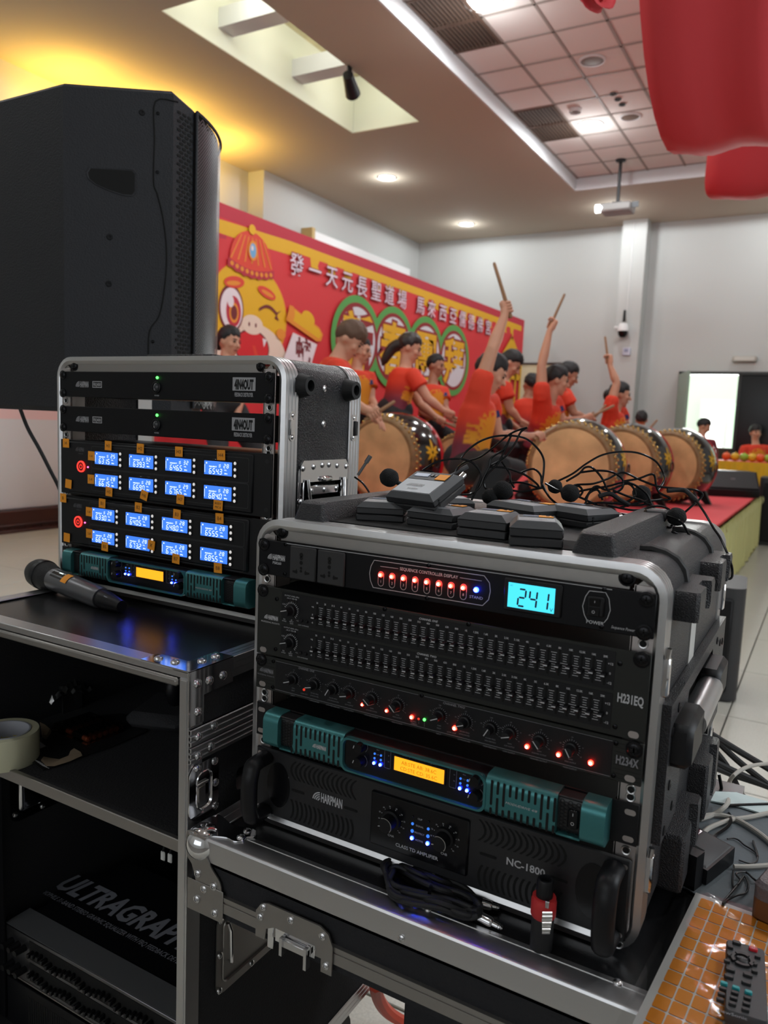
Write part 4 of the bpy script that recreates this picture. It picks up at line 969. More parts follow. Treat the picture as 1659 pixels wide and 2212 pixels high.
def seg_digits(mb, txt, f, x, z, h, w, gap, th, mi=0, slant=.12):
    """seven segment figures; (x, z) lower left"""
    for ch in txt:
        if ch == '.': mb.flat([(x - gap * .75, z), (x - gap * .75 + th * 1.1, z), (x - gap * .75 + th * 1.1, z + th * 1.1), (x - gap * .75, z + th * 1.1)], f, 0, mi); continue
        S = {'a': (0, h, w, h, 0), 'd': (0, 0, w, 0, 0), 'g': (0, h / 2, w, h / 2, 0), 'f': (0, h / 2, 0, h, 1), 'b': (w, h / 2, w, h, 1), 'e': (0, 0, 0, h / 2, 1), 'c': (w, 0, w, h / 2, 1)}
        for s in SEG.get(ch, ''):
            xa, za, xb, zb, vert = S[s]; k = th / 2; g = th * .18
            if vert: P = [(xa, za + g), (xa - k, za + k + g), (xa - k, zb - k - g), (xa, zb - g), (xa + k, zb - k - g), (xa + k, za + k + g)]
            else: P = [(xa + g, za), (xa + k + g, za + k), (xb - k - g, za + k), (xb - g, za), (xb - k - g, za - k), (xa + k + g, za - k)]
            mb.flat([(x + a + slant * b, z + b) for a, b in P], f, 0, mi)
        x += w + gap
def unit(name, label, x0, yf, zt, h, depth, m=PANEL, cat='audio unit', group=None, ears=True, chass=(.018, .4646), ear_m=None):
    t = thing(name, label, cat, (x0, yf, zt - h), group)
    MB().box(x0, x0 + .4826, yf, yf + .003, zt - h, zt, .0008).build('front_panel', m, t)
    MB().box(x0 + chass[0], x0 + chass[1], yf + .003, yf + depth, zt - h + .001, zt - .002, .001).build('chassis', BLK, t)
    return t
# ---------------------------------------------------------------- case B (low rack case with the sequencer)
BX0, BX1, BZ0_, BZ1_ = -.622, -.121, -.529, -.1275
EB = -.6129
B = rack_case('rack_case', 'black moulded rack case with rounded silver rim and blue lit amplifiers, headset mics on top', BX0, BX1, BZ0_, BZ1_, .763, 1.235, .034, LEATHER, .013)
rails(B, EB + .0005, EB + .482, BZ0_ + .02, BZ1_ - .02, .7635, 1.2, [-.2045, -.3535, -.3615, -.4178, -.5195])
MB().box(EB + .028, EB + .455, .766, .769, -.1535, BZ1_ - .013).build('top_strip', ALUD, B)
b = MB(); b.box(EB + .02, EB + .465, .766, .80, BZ0_ + .010, BZ0_ + .013); b.build('bottom_strip', mat('grey_strip', (.22, .22, .22), .5, .8), B)
b = MB()
for x in (-.335, -.312, -.29, -.268): b.cyl((x, .775, BZ0_ + .0131), (x, .775, BZ0_ + .0136), .0032, n=12)
b.build('strip_holes', VOID, B)['kind'] = 'stuff'
for x in (EB + .030, EB + .452): screw_part(B, (x, .766, -.1425))
for xs in (-1, 1):    # mitred corner plates behind the upper screws
    xc = EB + (.014 if xs < 0 else .468)
    MB().prism([(xc - .010, -.1525), (xc + .010, -.1525), (xc + xs * .004, -.139)], lambda a, c, d: (a, d, c), .766, .769).build('corner_gusset', ALUD, B)
for x in (EB + .0085, EB + .4736):
    for z in (-.1596, -.1914, -.2186, -.3089 if x < -.4 else -.3089):
        screw_part(B, (x, .757, z), r=.0066)
# moulded features: ridges on the lid, stacking feet at the side, handle plate and grip, clips
def pad(name, x0, x1, y0, y1, z0, z1, tx=.0, ty=.0, m=LEATHER, par=None, bev=.006):
    b = MB(); lo = rrect(x0, x1, y0, y1, bev, 3); cx, cy = (x0 + x1) / 2, (y0 + y1) / 2
    hi = [(cx + (a - cx) * (1 - tx), cy + (c - cy) * (1 - ty)) for a, c in lo]; mid = [(a * .12 + p * .88, c * .12 + q * .88) for (a, c), (p, q) in zip(lo, hi)]
    top = [(cx + (a - cx) * .96, cy + (c - cy) * .97) for a, c in hi]
    b.rings([[(a, c, z0) for a, c in lo], [(a, c, z1 - .003) for a, c in mid], [(a, c, z1) for a, c in top]]); return b.build(name, m, par)
pad('lid_ridge', -.226, -.176, .786, 1.13, BZ1_ - .004, BZ1_ + .023, .30, .05, par=B)
pad('lid_ridge', -.585, -.535, .786, 1.13, BZ1_ - .004, BZ1_ + .023, .30, .05, par=B)
pad('lid_ridge', -.46, -.30, .95, 1.14, BZ1_ - .004, BZ1_ + .010, .05, .05, par=B)
for y in (.875, 1.075):
    b = MB(); b.tube([(-.172, y, BZ1_ - .001), (-.160, y, BZ1_), (-.146, y, BZ1_ - .003), (-.134, y, BZ1_ - .009), (-.126, y, BZ1_ - .019), (-.1225, y, BZ1_ - .034)], .0055, 8); b.build('lid_groove', mat('shell_groove', (.006, .006, .007), .6), B)
for y0, y1, z0, z1 in ((.812, .93, -.189, -.158), (.985, 1.10, -.186, -.152), (.872, 1.00, -.512, -.445), (1.05, 1.17, -.505, -.430)):
    b = MB(); P = [(BX1 - .004, y0), (-.102, y0), (-.0985, y0 + .004), (-.0985, y0 + .045), (-.108, y0 + .055), (-.108, y1 - .055 + .02), (-.0985, y1 - .03), (-.0985, y1 - .004), (-.102, y1), (BX1 - .004, y1)]
    k = 5; c0 = V((-.112, (y0 + y1) / 2, 0)); rs = []
    for z, s_ in ((z0, .93), (z0 + .005, 1), (z1 - .005, 1), (z1, .94)): rs.append([(c0.x + (a - c0.x) * (s_ if a > -.11 else 1), c0.y + (c - c0.y) * s_, z) for a, c in P])
    b.rings(rs); b.build('stacking_foot', LEATHER, B)
pl = MB(); P = [(.785, -.415), (.785, -.268), (1.235, -.268), (1.235, -.415), (1.13, -.415), (1.10, -.285), (.90, -.285), (.87, -.415)]
pl.prism(P, lambda a, c, d: (d, a, c), BX1 - .001, BX1 + .009); pl.build('handle_plate', LEATHER, B)
MB().box(BX1 - .002, BX1 + .001, .872, 1.128, -.40, -.286).build('handle_recess', VOID, B)
for y, z in ((.80, -.30), (.83, -.283), (.862, -.30), (1.14, -.283), (1.18, -.295), (1.21, -.30), (.81, -.36), (.84, -.395), (.80, -.405)): screw_part(B, (BX1 + .009, y, z), (1, 0, 0), .0042, BLK, 'plate_screw')
hb = MB()
for y0, y1 in ((.80, .885), (1.02, 1.105)): MB().box(-.121, -.092, y0, y1, -.338, -.292, .006).build('grip_block', BLK, B)
g = MB(); g.tube([(-.104, .88, -.315), (-.104, 1.025, -.315)], .0155, 16); g.build('grip_tube', ALU, B)
for z in (-.236, -.44):
    for y in (.772, 1.222):
        k = MB(); k.box(BX1 - .002, BX1 + .006, y - .004, y + .008, z - .020, z + .020, .002); k.tube([(BX1 + .003, y - .004, z + .020), (BX1 + .004, y - .004, z + .030)], .003, 8); k.build('lid_clip', CHROME, B)
tag(MB().box(BX1 - .0015, BX1 - .0005, .945, .985, -.275, -.195).build('paper_tag', mat('paper_white', rgb(205, 203, 198), .8)), 'torn white paper sticker on the side of the moulded rack case', 'sticker')
# ---- power sequencer
zt = -.1533; Y = .7570
S = unit('power_sequencer', 'power sequencer with eight red lights, cyan voltage display and two sockets', EB, Y, zt, .0440, .30)
f = XZ(Y - .0003); X = lambda a: EB + a
le = MB()
def line(mb, x0, z0, x1, z1, w, f, mi=0):
    d = V((x1 - x0, z1 - z0)); n = V((-d.y, d.x)).normalized() * w / 2; mb.flat([(x0 + n.x, z0 + n.y), (x1 + n.x, z1 + n.y), (x1 - n.x, z1 - n.y), (x0 - n.x, z0 - n.y)], f, 0, mi)
def outline(mb, P, w, f, mi=0, closed=True):
    n = len(P)
    for i in range(n if closed else n - 1): line(mb, *P[i], *P[(i + 1) % n], w, f, mi)
logo(le, f, X(.0145), -.1738, .0072, sub=('PS8260', .0046, .0150))
line(le, X(.0423), -.1545, X(.4405), -.1545, .0007, f)
fr = [(X(.1695), -.1595), (X(.3060), -.1590), (X(.3125), -.166), (X(.3139), -.175), (X(.3125), -.184), (X(.3060), -.1915), (X(.1695), -.1915), (X(.1655), -.184), (X(.1640), -.1755), (X(.1655), -.167)]
outline(le, fr, .0007, f)
le.text('SEQUENCE CONTROLLER DISPLAY', .0050, lambda a, c, d: f(X(.2397) + a, -.1648 + c, d), 0, bold=.012, sx=.92)
line(le, X(.178), -.1655, X(.2015), -.1652, .0005, f); line(le, X(.278), -.1650, X(.3035), -.1650, .0005, f)
for i in range(8):
    x = X(.1794 + .01479 * i)
    outline(le, rrect(x - .0036, x + .0036, -.1885, -.1715, .0036, 4), .0005, f); le.text(str(i + 1), .0042, lambda a, c, d: f(x + a, -.1830 + c, d))
    led(S, (x, Y - .0012, -.1753), .0027, REDL, CORE, 'red_led')
le.text('STAND', .0044, lambda a, c, d: f(X(.2981) + a, -.1838 + c, d), 0, sx=1.1)
led(S, (X(.2981), Y - .0012, -.1753), .0030, BLUEL, COREB, 'blue_led')
ov = [(X(.4180), -.1885), (X(.4150), -.1835), (X(.4128), -.1752), (X(.4150), -.1650), (X(.4185), -.1588), (X(.4345), -.1582), (X(.4382), -.1640), (X(.4402), -.1752), (X(.4380), -.1840), (X(.4350), -.1885)]
outline(le, ov, .0007, f, closed=False)
le.text('POWER', .0048, lambda a, c, d: f(X(.4264) + a, -.1898 + c, d), 0, bold=.02, sx=1.05); le.text('Sequence Power', .0042, lambda a, c, d: f(X(.4535) + a, -.1912 + c, d), 0, shear=.3, sx=.8)
le.build('legend', PRINT, S)['kind'] = 'stuff'
SOCK = mat('socket_grey', (.020, .020, .022), .5)
for x0 in (.0506, .0918):
    k = MB(); k.box(X(x0), X(x0 + .0390), Y - .0032, Y, -.1968, -.1556, .0026); o = k.build('power_socket', SOCK, S)
    h = MB(); fc = XZ(Y - .0034); cx = X(x0 + .0180)
    for z, r in ((-.1655, .0028), (-.1695, .0024), (-.1752, .0025), (-.1818, .0018), (-.1855, .0018)): h.flat(ell(cx, z, r, r, 14), fc, 0)
    for s in (-1, 1): h.flat([(cx + s * .0050, -.1870), (cx + s * .0068, -.1835), (cx + s * .0080, -.1855), (cx + s * .0128, -.1858), (cx + s * .0125, -.1882), (cx + s * .0060, -.1895)], fc, 0)
    h.build('pin_holes', VOID, o)['kind'] = 'stuff'
k = MB(); k.box(X(.3295), X(.3920), Y - .0030, Y, -.1915, -.1568, .0022); o = k.build('display_bezel', BLK, S)
dsp = MB().box(X(.3350), X(.3850), Y - .0036, Y - .0028, -.1872, -.1612).build('display', LCDC, S)
k = MB(); fc = XZ(Y - .0038); seg_digits(k, '241', fc, X(.3460), -.1845, .0178, .0075, .0046, .0019, 0, .06); k.text('V', .0055, lambda a, c, d: fc(X(.3822) + a, -.1835 + c, d)); k.text('AC', .0022, lambda a, c, d: fc(X(.3385) + a, -.1640 + c, d))
k.build('figures', LCDK, dsp)
k = MB(); k.box(X(.4175), X(.4345), Y - .0030, Y, -.1835, -.1632, .0020); o = k.build('power_switch', BLK, S)
rk = MB(); rk.prism([(-.1650, Y - .0052), (-.1738, Y - .0028), (-.1815, Y - .0070), (-.1815, Y - .002), (-.1650, Y - .002)], lambda a, c, d: (d, c, a), X(.4202), X(.4305)); rk.build('rocker', BLKG, o)
k = MB(); fr_ = lambda a, c, d: (a, Y - .0046 - .0015 * (1 if c < -.174 else 0), c); line(k, X(.4256), -.1668, X(.4256), -.1692, .0006, fr_); outline(k, ell(X(.4252), -.1782, .0013, .0013, 14), .0005, lambda a, c, d: (a, Y - .0060, c)); k.build('switch_marks', PRINT, o)
for x, z in ((.0418, -.1560), (.0418, -.1930), (.2395, -.1567), (.2395, -.1935), (.4330, -.1555), (.4330, -.1930)): screw_part(S, (X(x), Y, z), r=.0019, name='panel_screw')
# ---- graphic equaliser
zt = -.2123; EQ = unit('graphic_equaliser', 'two channel graphic equaliser with two rows of 31 sliders', EB, Y, zt, .0885, .28, OLIVE)
le = MB(); FQ = '20 25 31.5 40 50 63 80 100 125 160 200 250 315 400 500 630 800 1K 1.25K 1.6K 2K 2.5K 3.15K 4K 5K 6.3K 8K 10K 12.5K 16K 20K'.split()
cap_me = slot_me = None
for row, (za, zb, zc, zl) in enumerate(((-.2158, -.2545, -.2374, -.2218), (-.2578, -.2948, -.2780, -.2622))):
    MB().box(X(.0385), X(.4490), Y - .0004, Y + .001, zb, za).build('slider_window', BLK, EQ)
    fl_ = XZ(Y - .0007)
    for i in range(31):
        x = X(.0923 + .01157 * i)
        if slot_me is None:
            s0 = MB().box(-.0010, .0010, -.0003, .0003, -.0135, .0135).build('slider_slot', VOID, EQ, world=False); slot_me = s0
            c0 = MB(); c0.box(-.0022, .0022, -.0092, 0, -.0021, .0021, .0006); c0 = c0.build('slider_cap', BLK, EQ, world=False); c1 = MB().box(-.0021, .0021, -.0096, -.0092, -.0006, .0006).build('cap_line', PRINT, c0, world=False); cap_me = c0
            so, co, cl = s0, c0, c1
        else:
            so = slot_me.copy(); co = cap_me.copy(); cl = c1.copy()
            for o in (so, co, cl): COL.objects.link(o)
            so.parent = EQ; co.parent = EQ; cl.parent = co
        lv = random.choice((0, 0, 0, .0006, -.0006, .001, -.0012)) - (.0008 if i > 24 else 0)
        so.location = V((x, Y - .0006, zc)) - EQ.location; co.location = V((x, Y - .0008, zc + lv - .0012)) - EQ.location
        le.text(FQ[i], .0030, lambda a, c, d: fl_(x + a, zl + c, d), 0, bold=.02, sx=.9)
        if i < 30:
            for k in range(9):
                w = .0030 if k in (0, 8) else (.0052 if k == 4 else .0020); zz = zc + .0100 - .0025 * k; xm = x + .0057
                le.flat([(xm - w, zz - .00028), (xm + w * (.62 if k == 4 else 1), zz - .00028), (xm + w * (.62 if k == 4 else 1), zz + .00028), (xm - w, zz + .00028)], fl_, 0)
    for s, dz in (('+6', .0098), ('0', 0), ('-6', -.0098)): le.text(s, .0032, lambda a, c, d: fl_(X(.0858) + a, zc + dz + c, d), 0, bold=.02)
    for s, dz in (('+12', .0098), ('0', 0), ('-12', -.0098)): le.text(s, .0034, lambda a, c, d: fl_(X(.4447) + a, zc + dz - .0008 + c, d), 0, bold=.02)
    le.text(('CHANNEL ONE', 'CHANNEL TWO')[row], .0033, lambda a, c, d: XZ(Y - .0007)(X(.2425) + a, zl + .0040 + c, d), 0, shear=.25, bold=.02)
    kx, kz = X(.0540), zc
    for k in range(21):
        a = math.radians(230 - 280 * k / 20); line(le, kx + .0086 * math.cos(a), kz + .0086 * math.sin(a), kx + (.0108 if k % 5 else .0114) * math.cos(a), kz + (.0108 if k % 5 else .0114) * math.sin(a), .0007, fl_)
    le.text('OUTPUT LEVEL (dBu)', .0024, lambda a, c, d: fl_(kx + a, kz + .0180 + c, d)); le.text('-10  0  +10 +18', .0024, lambda a, c, d: fl_(kx + a, kz + .0150 + c, d), 0, bold=.02)
    le.text('CLIP', .0024, lambda a, c, d: fl_(kx - .0118 + a, kz + .0065 + c, d)); le.text('EQ', .0024, lambda a, c, d: fl_(kx - .0105 + a, kz - .0125 + c, d)); le.text('BYPASS', .0020, lambda a, c, d: fl_(kx - .0105 + a, kz - .0150 + c, d))
    le.text('dB', .0022, lambda a, c, d: fl_(kx + .0005 + a, kz - .0120 + c, d)); le.text('INPUT', .0022, lambda a, c, d: fl_(kx + .0005 + a, kz - .0142 + c, d)); le.text('GAIN', .0022, lambda a, c, d: fl_(kx + .0005 + a, kz - .0164 + c, d)); le.text('+12', .0022, lambda a, c, d: fl_(kx + .0095 + a, kz - .0112 + c, d))
    le.text('LOW CUT', .0020, lambda a, c, d: fl_(kx + .0155 + a, kz - .0160 + c, d)); le.text('RANGE', .0020, lambda a, c, d: fl_(kx + .0235 + a, kz - .0160 + c, d))
    kn = MB(); kn.lathe([(.0074, 0), (.0072, -.004), (.0058, -.0045), (.0054, -.015), (.0001, -.0152)], (kx, Y - .0004, kz), (0, 1, 0), 22); o = kn.build('gain_knob', BLK, EQ)
    pt = MB(); line(pt, kx - .0052, kz + .0010, kx + .0036, kz + .0036, .0010, XZ(Y - .0158)); pt.add([(kx - .0056, Y - .0157, kz + .0012), (kx - .0056, Y - .0050, kz + .0012), (kx - .0056, Y - .0050, kz + .0002), (kx - .0056, Y - .0157, kz + .0002)], [(0, 1, 2, 3)]); pt.build('pointer', PRINT, o)
    for dx in (.0155, .0235): MB().box(kx + dx - .0022, kx + dx + .0022, Y - .0030, Y, kz - .0120, kz - .0085, .0008).build('push_button', BLK, EQ)
    for k in range(4): MB().box(kx - .0075 + .0042 * k, kx - .0042 + .0042 * k, Y - .0012, Y - .0002, kz + .0112, kz + .0130).build('level_lamp', mat('unlit_lamp', (.012, .012, .013), .2), EQ)
    for x in (.0308, .4535): screw_part(EQ, (X(x), Y, zc + .011 if row == 0 else zc - .013), r=.0020, name='panel_screw')
for x in (.1862, .2911): screw_part(EQ, (X(x), Y, -.2145), r=.0020, name='panel_screw')
fl_ = XZ(Y - .0004)
logo(le, fl_, X(.0115), -.2515, .0058); le.text('PROFESSIONAL PRODUCTS', .0028, lambda a, c, d: fl_(X(.0215) + a, -.2580 + c, d), 0, sx=.85)
le.text('H231EQ', .0128, lambda a, c, d: fl_(X(.4662) + a, -.2602 + c, d), 0, bold=.03, sx=.56)
le.build('legend', PRINT, EQ)['kind'] = 'stuff'
for x in (.0110, .4716):
    MB().flat(rrect(X(x) - .0052, X(x) + .0052, -.2985, -.2915, .0034), XZ(Y - .0003), 0).build('mounting_slot', RAIL, EQ)
# ---- crossover
zt = -.3022; XO = unit('crossover', 'crossover with row of black knobs and bright red mute lights', EB, Y, zt, .0442, .24, OLIVE)
MB().box(X(.0318), X(.4530), Y - .0004, Y + .001, -.3432, -.3058).build('knob_window', BLK, XO)
le = MB(); fl_ = XZ(Y - .0007)
line(le, X(.0318), -.3060, X(.2350), -.3060, .0004, fl_); line(le, X(.2420), -.3060, X(.4525), -.3060, .0004, fl_); line(le, X(.0318), -.3428, X(.4525), -.3428, .0005, fl_)
gr = MB()
for k in range(9): line(gr, X(.001), -.3070 - .0044 * k, X(.030), -.3070 - .0044 * k, .0004, XZ(Y - .0002)); line(gr, X(.4545), -.3070 - .0044 * k, X(.4815), -.3070 - .0044 * k, .0004, XZ(Y - .0002))
gr.build('ear_grooves', VOID, XO)['kind'] = 'stuff'
logo(le, XZ(Y - .0005), X(.0062), -.3215, .0058); le.text('PROFESSIONAL PRODUCTS', .0026, lambda a, c, d: fl_(X(.0165) + a, -.3278 + c, d), 0, sx=.85)
le.text('CHANNEL ONE', .0034, lambda a, c, d: fl_(X(.0790) + a, -.3078 + c, d), 0, bold=.02, shear=.2); le.text('CHANNEL TWO', .0036, lambda a, c, d: fl_(X(.2790) + a, -.3082 + c, d), 0, bold=.02, shear=.2)
le.text('H234X', .0120, lambda a, c, d: fl_(X(.4680) + a, -.3232 + c, d), 0, bold=.03, sx=.62)
knobs = [(.0600, 20, 'INPUT', 'GAIN'), (.0925, 15, 'LOW/LOW-MID', 'XOVER FREQ'), (.1200, 60, 'LOW-MID/HIGH-MID', 'XOVER FREQ'), (.1430, 15, 'LOW OUTPUT', 'GAIN'), (.1745, -40, 'LOW-MID OUTPUT', 'GAIN'), (.2090, -45, 'HIGH OUTPUT', 'GAIN'), (.2625, 25, 'INPUT', 'GAIN'), (.2935, 22, 'LOW/LOW-MID', 'XOVER FREQ'), (.3240, 60, 'HIGH-MID/HIGH', 'XOVER FREQ'), (.3458, 18, 'LOW OUTPUT', 'GAIN'), (.3788, -50, 'HIGH-MID OUTPUT', 'GAIN'), (.4120, -60, 'HIGH OUTPUT', 'GAIN')]
zc = -.3238
for xk, an, l1, l2 in knobs:
    kx = X(xk)
    for k in range(17):
        a = math.radians(215 - 250 * k / 16); line(le, kx + .0078 * math.cos(a), zc + .0078 * math.sin(a), kx + (.0094 if k % 4 else .0100) * math.cos(a), zc + (.0094 if k % 4 else .0100) * math.sin(a), .0005, fl_)
    le.text(l2, .0020, lambda a, c, d: fl_(kx + a, zc - .0118 + c, d)); le.text(l1, .0021, lambda a, c, d: fl_(kx + a, zc - .0150 + c, d), 0, sx=.85); le.text(l1, .0025, lambda a, c, d: fl_(kx + a, zc - .0215 + c, d), 0, sx=.85)
    for s, a in (('-10' if an < 25 else '2.0k', 90), ('-30', 165), ('0', 15), ('+6', -35)): a = math.radians(a); le.text(s, .0020, lambda p, c, d: fl_(kx + .0122 * math.cos(a) + p, zc + .0118 * math.sin(a) + c, d))
    kn = MB(); kn.lathe([(.0068, 0), (.0066, -.004), (.0052, -.0046), (.0048, -.0145), (.0001, -.0148)], (kx, Y - .0005, zc), (0, 1, 0), 20); o = kn.build('knob', BLK, XO)
    pt = MB(); an = math.radians(an); c_, s_ = math.cos(an), math.sin(an); line(pt, kx - .0046 * c_, zc - .0046 * s_, kx + .0046 * c_, zc + .0046 * s_, .0010, XZ(Y - .0156))
    e = (-1 if math.degrees(an) > -30 else 1); ex, ez = kx + e * .0049 * c_, zc + e * .0049 * s_; nx, nz = -s_ * .0005, c_ * .0005
    pt.add([(ex - nx, Y - .0154, ez - nz), (ex + nx, Y - .0154, ez + nz), (kx + e * .0068 * c_ + nx, Y - .0045, zc + e * .0068 * s_ + nz), (kx + e * .0068 * c_ - nx, Y - .0045, zc + e * .0068 * s_ - nz)], [(0, 1, 2, 3)])
    pt.build('pointer', PRINT, o)
le.text('LOW CUT', .0022, lambda a, c, d: fl_(X(.0771) + a, -.3452 + .006 + c, d)); le.text('MONO', .0024, lambda a, c, d: fl_(X(.2300) + a, -.3385 + c, d)); le.text('STEREO', .0026, lambda a, c, d: fl_(X(.2310) + a, -.3412 + c, d), 0, sx=.9); le.text('LOW CUT', .0024, lambda a, c, d: fl_(X(.2780) + a, -.3455 + .0055 + c, d))
line(le, X(.2370), -.3345, X(.2370), -.3400, .0003, fl_); line(le, X(.2442), -.3345, X(.2442), -.3412, .0003, fl_)
le.build('legend', PRINTD, XO)['kind'] = 'stuff'
for x, r, m, c in ((.0771, .0017, REDD, None), (.1619, .0020, REDL, CORE), (.1950, .0020, REDL, CORE), (.2280, .0025, REDL, CORE), (.2370, .0014, REDD, None), (.2819, .0027, REDL, CORE), (.3655, .0025, REDL, CORE), (.3995, .0025, REDL, CORE), (.4328, .0028, REDL, CORE)):
    led(XO, (X(x), Y - .0014, -.3336), r, m, c, 'red_led')
led(XO, (X(.2442), Y - .0014, -.3328), .0018, GRNL, None, 'green_led')
for x in (.0278, .4558):
    for z in (-.3075, -.3412): screw_part(XO, (X(x), Y, z), r=.0019, name='panel_screw')
screw_part(XO, (X(.2390), Y, -.3062), r=.0018, name='panel_screw'); screw_part(XO, (X(.4736), Y, -.3105), r=.0066)
for x in (.0110, .4716): MB().flat(rrect(X(x) - .0052, X(x) + .0052, -.3435, -.3368, .0034), XZ(Y - .0003), 0).build('mounting_slot', RAIL, XO)
# ---- teal amplifier (used in both cases)
HEXM = mat('honeycomb_mesh', (.010, .010, .011), .4)
def pill(cx, z0, z1, w): return rrect(cx - w / 2, cx + w / 2, z0, z1, w / 2 - .0001, 4)
def teal_amp(x0, yf, zt, label, lines, full, glowb, ypro=.026):
    h = .0440; zb = zt - h
    t = thing('teal_amplifier', label, 'amplifier', (x0, yf, zb))
    MB().box(x0, x0 + .4826, yf, yf + .003, zb, zt, .0008).build('front_panel', BLK, t)
    MB().box(x0 + .025, x0 + .458, yf + .003, yf + .20, zb + .001, zt - .001).build('chassis', BLK, t)
    y1 = yf - ypro; Xa = lambda a: x0 + a; prof = lambda r=.010: [(y1 + r - r * math.sin(math.radians(a)), zt - r + r * math.cos(math.radians(a))) for a in range(0, 91, 15)] + [(y1 + r - r * math.cos(math.radians(a)), zb + r - r * math.sin(math.radians(a))) for a in range(0, 91, 15)] + [(yf, zb), (yf, zt)]
    def sect(a0, a1, name, m, r=.010, ins=0):
        P = [(min(p[0] + ins, yf), min(max(p[1], zb + ins * .6), zt - ins * .6)) for p in prof(r)]
        return MB().prism(P, lambda a, c, d: (d, a, c), Xa(a0), Xa(a1)).build(name, m, t)
    sect(.0315, .0545, 'end_cap', TEAL, .011); sect(.4320, .4560, 'end_cap', TEAL, .011)
    for a0, a1 in ((.0545, .0776), (.4070, .4320)):
        o = sect(a0, a1, 'mesh_inset', HEXM, .010, .007)
        hx = MB(); fh = XZ(y1 + .0064)
        nx = int((a1 - a0 - .004) / .0042)
        for i in range(nx):
            for j in range(9):
                cx, cz = Xa(a0 + .004 + i * .0042), zb + .006 + j * .0038 + (.0019 if i % 2 else 0)
                if cz < zt - .006: outline(hx, [(cx + .0021 * math.cos(k * math.pi / 3), cz + .0021 * math.sin(k * math.pi / 3)) for k in range(6)], .0005, fh)
        hx.build('honeycomb', BLK, o)['kind'] = 'stuff'
        MB().box(Xa(a0), Xa(a1), y1 + .003, yf - .004, zb + .0005, zb + .003, .001).build('lower_lip', TEAL, t)
        MB().box(Xa(a0), Xa(a1), y1 + .004, yf - .004, zt - .003, zt - .0005, .001).build('upper_lip', DKM, t)
    for g0, g1, which in ((.0776, .1500, 0), (.3300, .4070, 1)):
        o = sect(g0, g1, 'grille', TEAL)
        s0 = MB(); fs = XZ(y1 - .0003); cs = .0068; n = 11; st = g0 + (g1 - g0 - cs * (n - 1)) / 2 - .003 * (1 - 2 * which)
        pat = [((.30, .93), (.07, .24)), ((.60, .93), (.07, .52)), ((.34, .93), (.07, .26)), ((.62, .93), (.07, .30)), ((.62, .93), (.07, .30)), ((.62, .93), (.07, .30)), ((.62, .93), (.07, .30)), ((.62, .93), (.07, .30)), ((.30, .93), (.07, .24)), ((.60, .93), (.07, .52)), ((.34, .93), (.07, .26))]
        for i in range(n):
            for a, c in pat[i]: s0.flat(pill(Xa(st + cs * i), zb + h * a, zb + h * c, .0027), fs, 0)
        s0.build('vent_slots', VOID, o)['kind'] = 'stuff'
        lg = MB()
        if which == 0: logo(lg, XZ(y1 - .0004), Xa(g0 + .0300), zb + .0208, .0052)
        else: lg.text('MODUDRIVE 4/8', .0036, lambda a, c, d: XZ(y1 - .0004)(Xa((g0 + g1) / 2 + .002) + a, zb + .0208 + c, d), 0, shear=.25, sx=1.3)
        lg.build('grille_print', PRINT, o)
    # centre window with bright frame
    c0, c1 = .1480, .3315
    o = sect(c0, c1, 'centre_block', BLK, .010, .003)
    P = rrect(Xa(c0 + .0005), Xa(c1 - .0005), zb + .0015, zt - .0015, .009, 6); fr = MB(); n = len(P)
    fr.rings([[(a, y1 - .0010, c), (a + (Xa((c0 + c1) / 2) - a) * .028, y1 - .0010, c + ((zb + zt) / 2 - c) * .10), (a + (Xa((c0 + c1) / 2) - a) * .034, y1 + .0032, c + ((zb + zt) / 2 - c) * .13), (a, y1 + .006, c)] for a, c in P], loop=True); fr.build('window_frame', TEAL, t)
    MB().flat(rrect(Xa(c0 + .004), Xa(c1 - .004), zb + .0045, zt - .0045, .008, 6), XZ(y1 + .0025), 0).build('window_panel', BLKG, t)
    yw = y1 + .0022; fw = XZ(yw - .0003); lg = MB(); zm = (zb + zt) / 2 + .0055
    MB().box(Xa(.2180), Xa(.2830), yw - .0012, yw, zm - .0090, zm + .0098).build('display_bezel', BLK, t)
    d_ = MB().box(Xa(.2195), Xa(.2815), yw - .0018, yw - .001, zm - .0075, zm + .0083).build('display', LCDO, t)
    if lines:
        k = MB(); fd = XZ(yw - .0021)
        for s, z in zip(lines, (zm + .0036, zm - .0032)): k.text(s, .0060, lambda a, c, d: fd(Xa(.2505) + a, z + c, d), 0, sx=.98)
        k.build('characters', LCDOT, d_)
    lg.text('Class D Professional Amplifier', .0036, lambda a, c, d: fw(Xa(.2505) + a, zm + .0122 + c, d))
    for sx, cx in ((1, .1750), (-1, .3196)):
        for dz in (.0088, -.0090):
            kn = MB(); kn.lathe([(.0062, 0), (.0058, -.010), (.0001, -.0104)], (Xa(cx), yw, zm + dz), (0, 1, 0), 18); ko = kn.build('level_knob', BLKG, t)
            p = MB(); line(p, Xa(cx - .0052), zm + dz - .0006, Xa(cx - .0040), zm + dz + .0030, .0009, XZ(yw - .0107)); p.build('pointer', PRINT, ko)
            outline(lg, [(Xa(cx) + .0082 * math.cos(math.radians(a)), zm + dz + .0082 * math.sin(math.radians(a))) for a in range(-50, 61, 18)], .0004, fw, closed=False)
        lx = Xa(.1969 if sx > 0 else .3048)
        for j, s in enumerate(('PRO', 'CLIP', 'SIG', 'ON')):
            z = zm + .0092 - .0054 * j
            for e in (-1, 1):
                if j == 3: led(t, (lx + e * .0042, yw - .001, z), .0019, glowb, COREB, 'blue_led')
                elif j: led(t, (lx + e * .0042, yw - .0002, z), .0013, BLUED, None, 'dim_led')
            if j < 2: lg.text(s, .0020, lambda a, c, d: fw(lx + a, z + c, d))
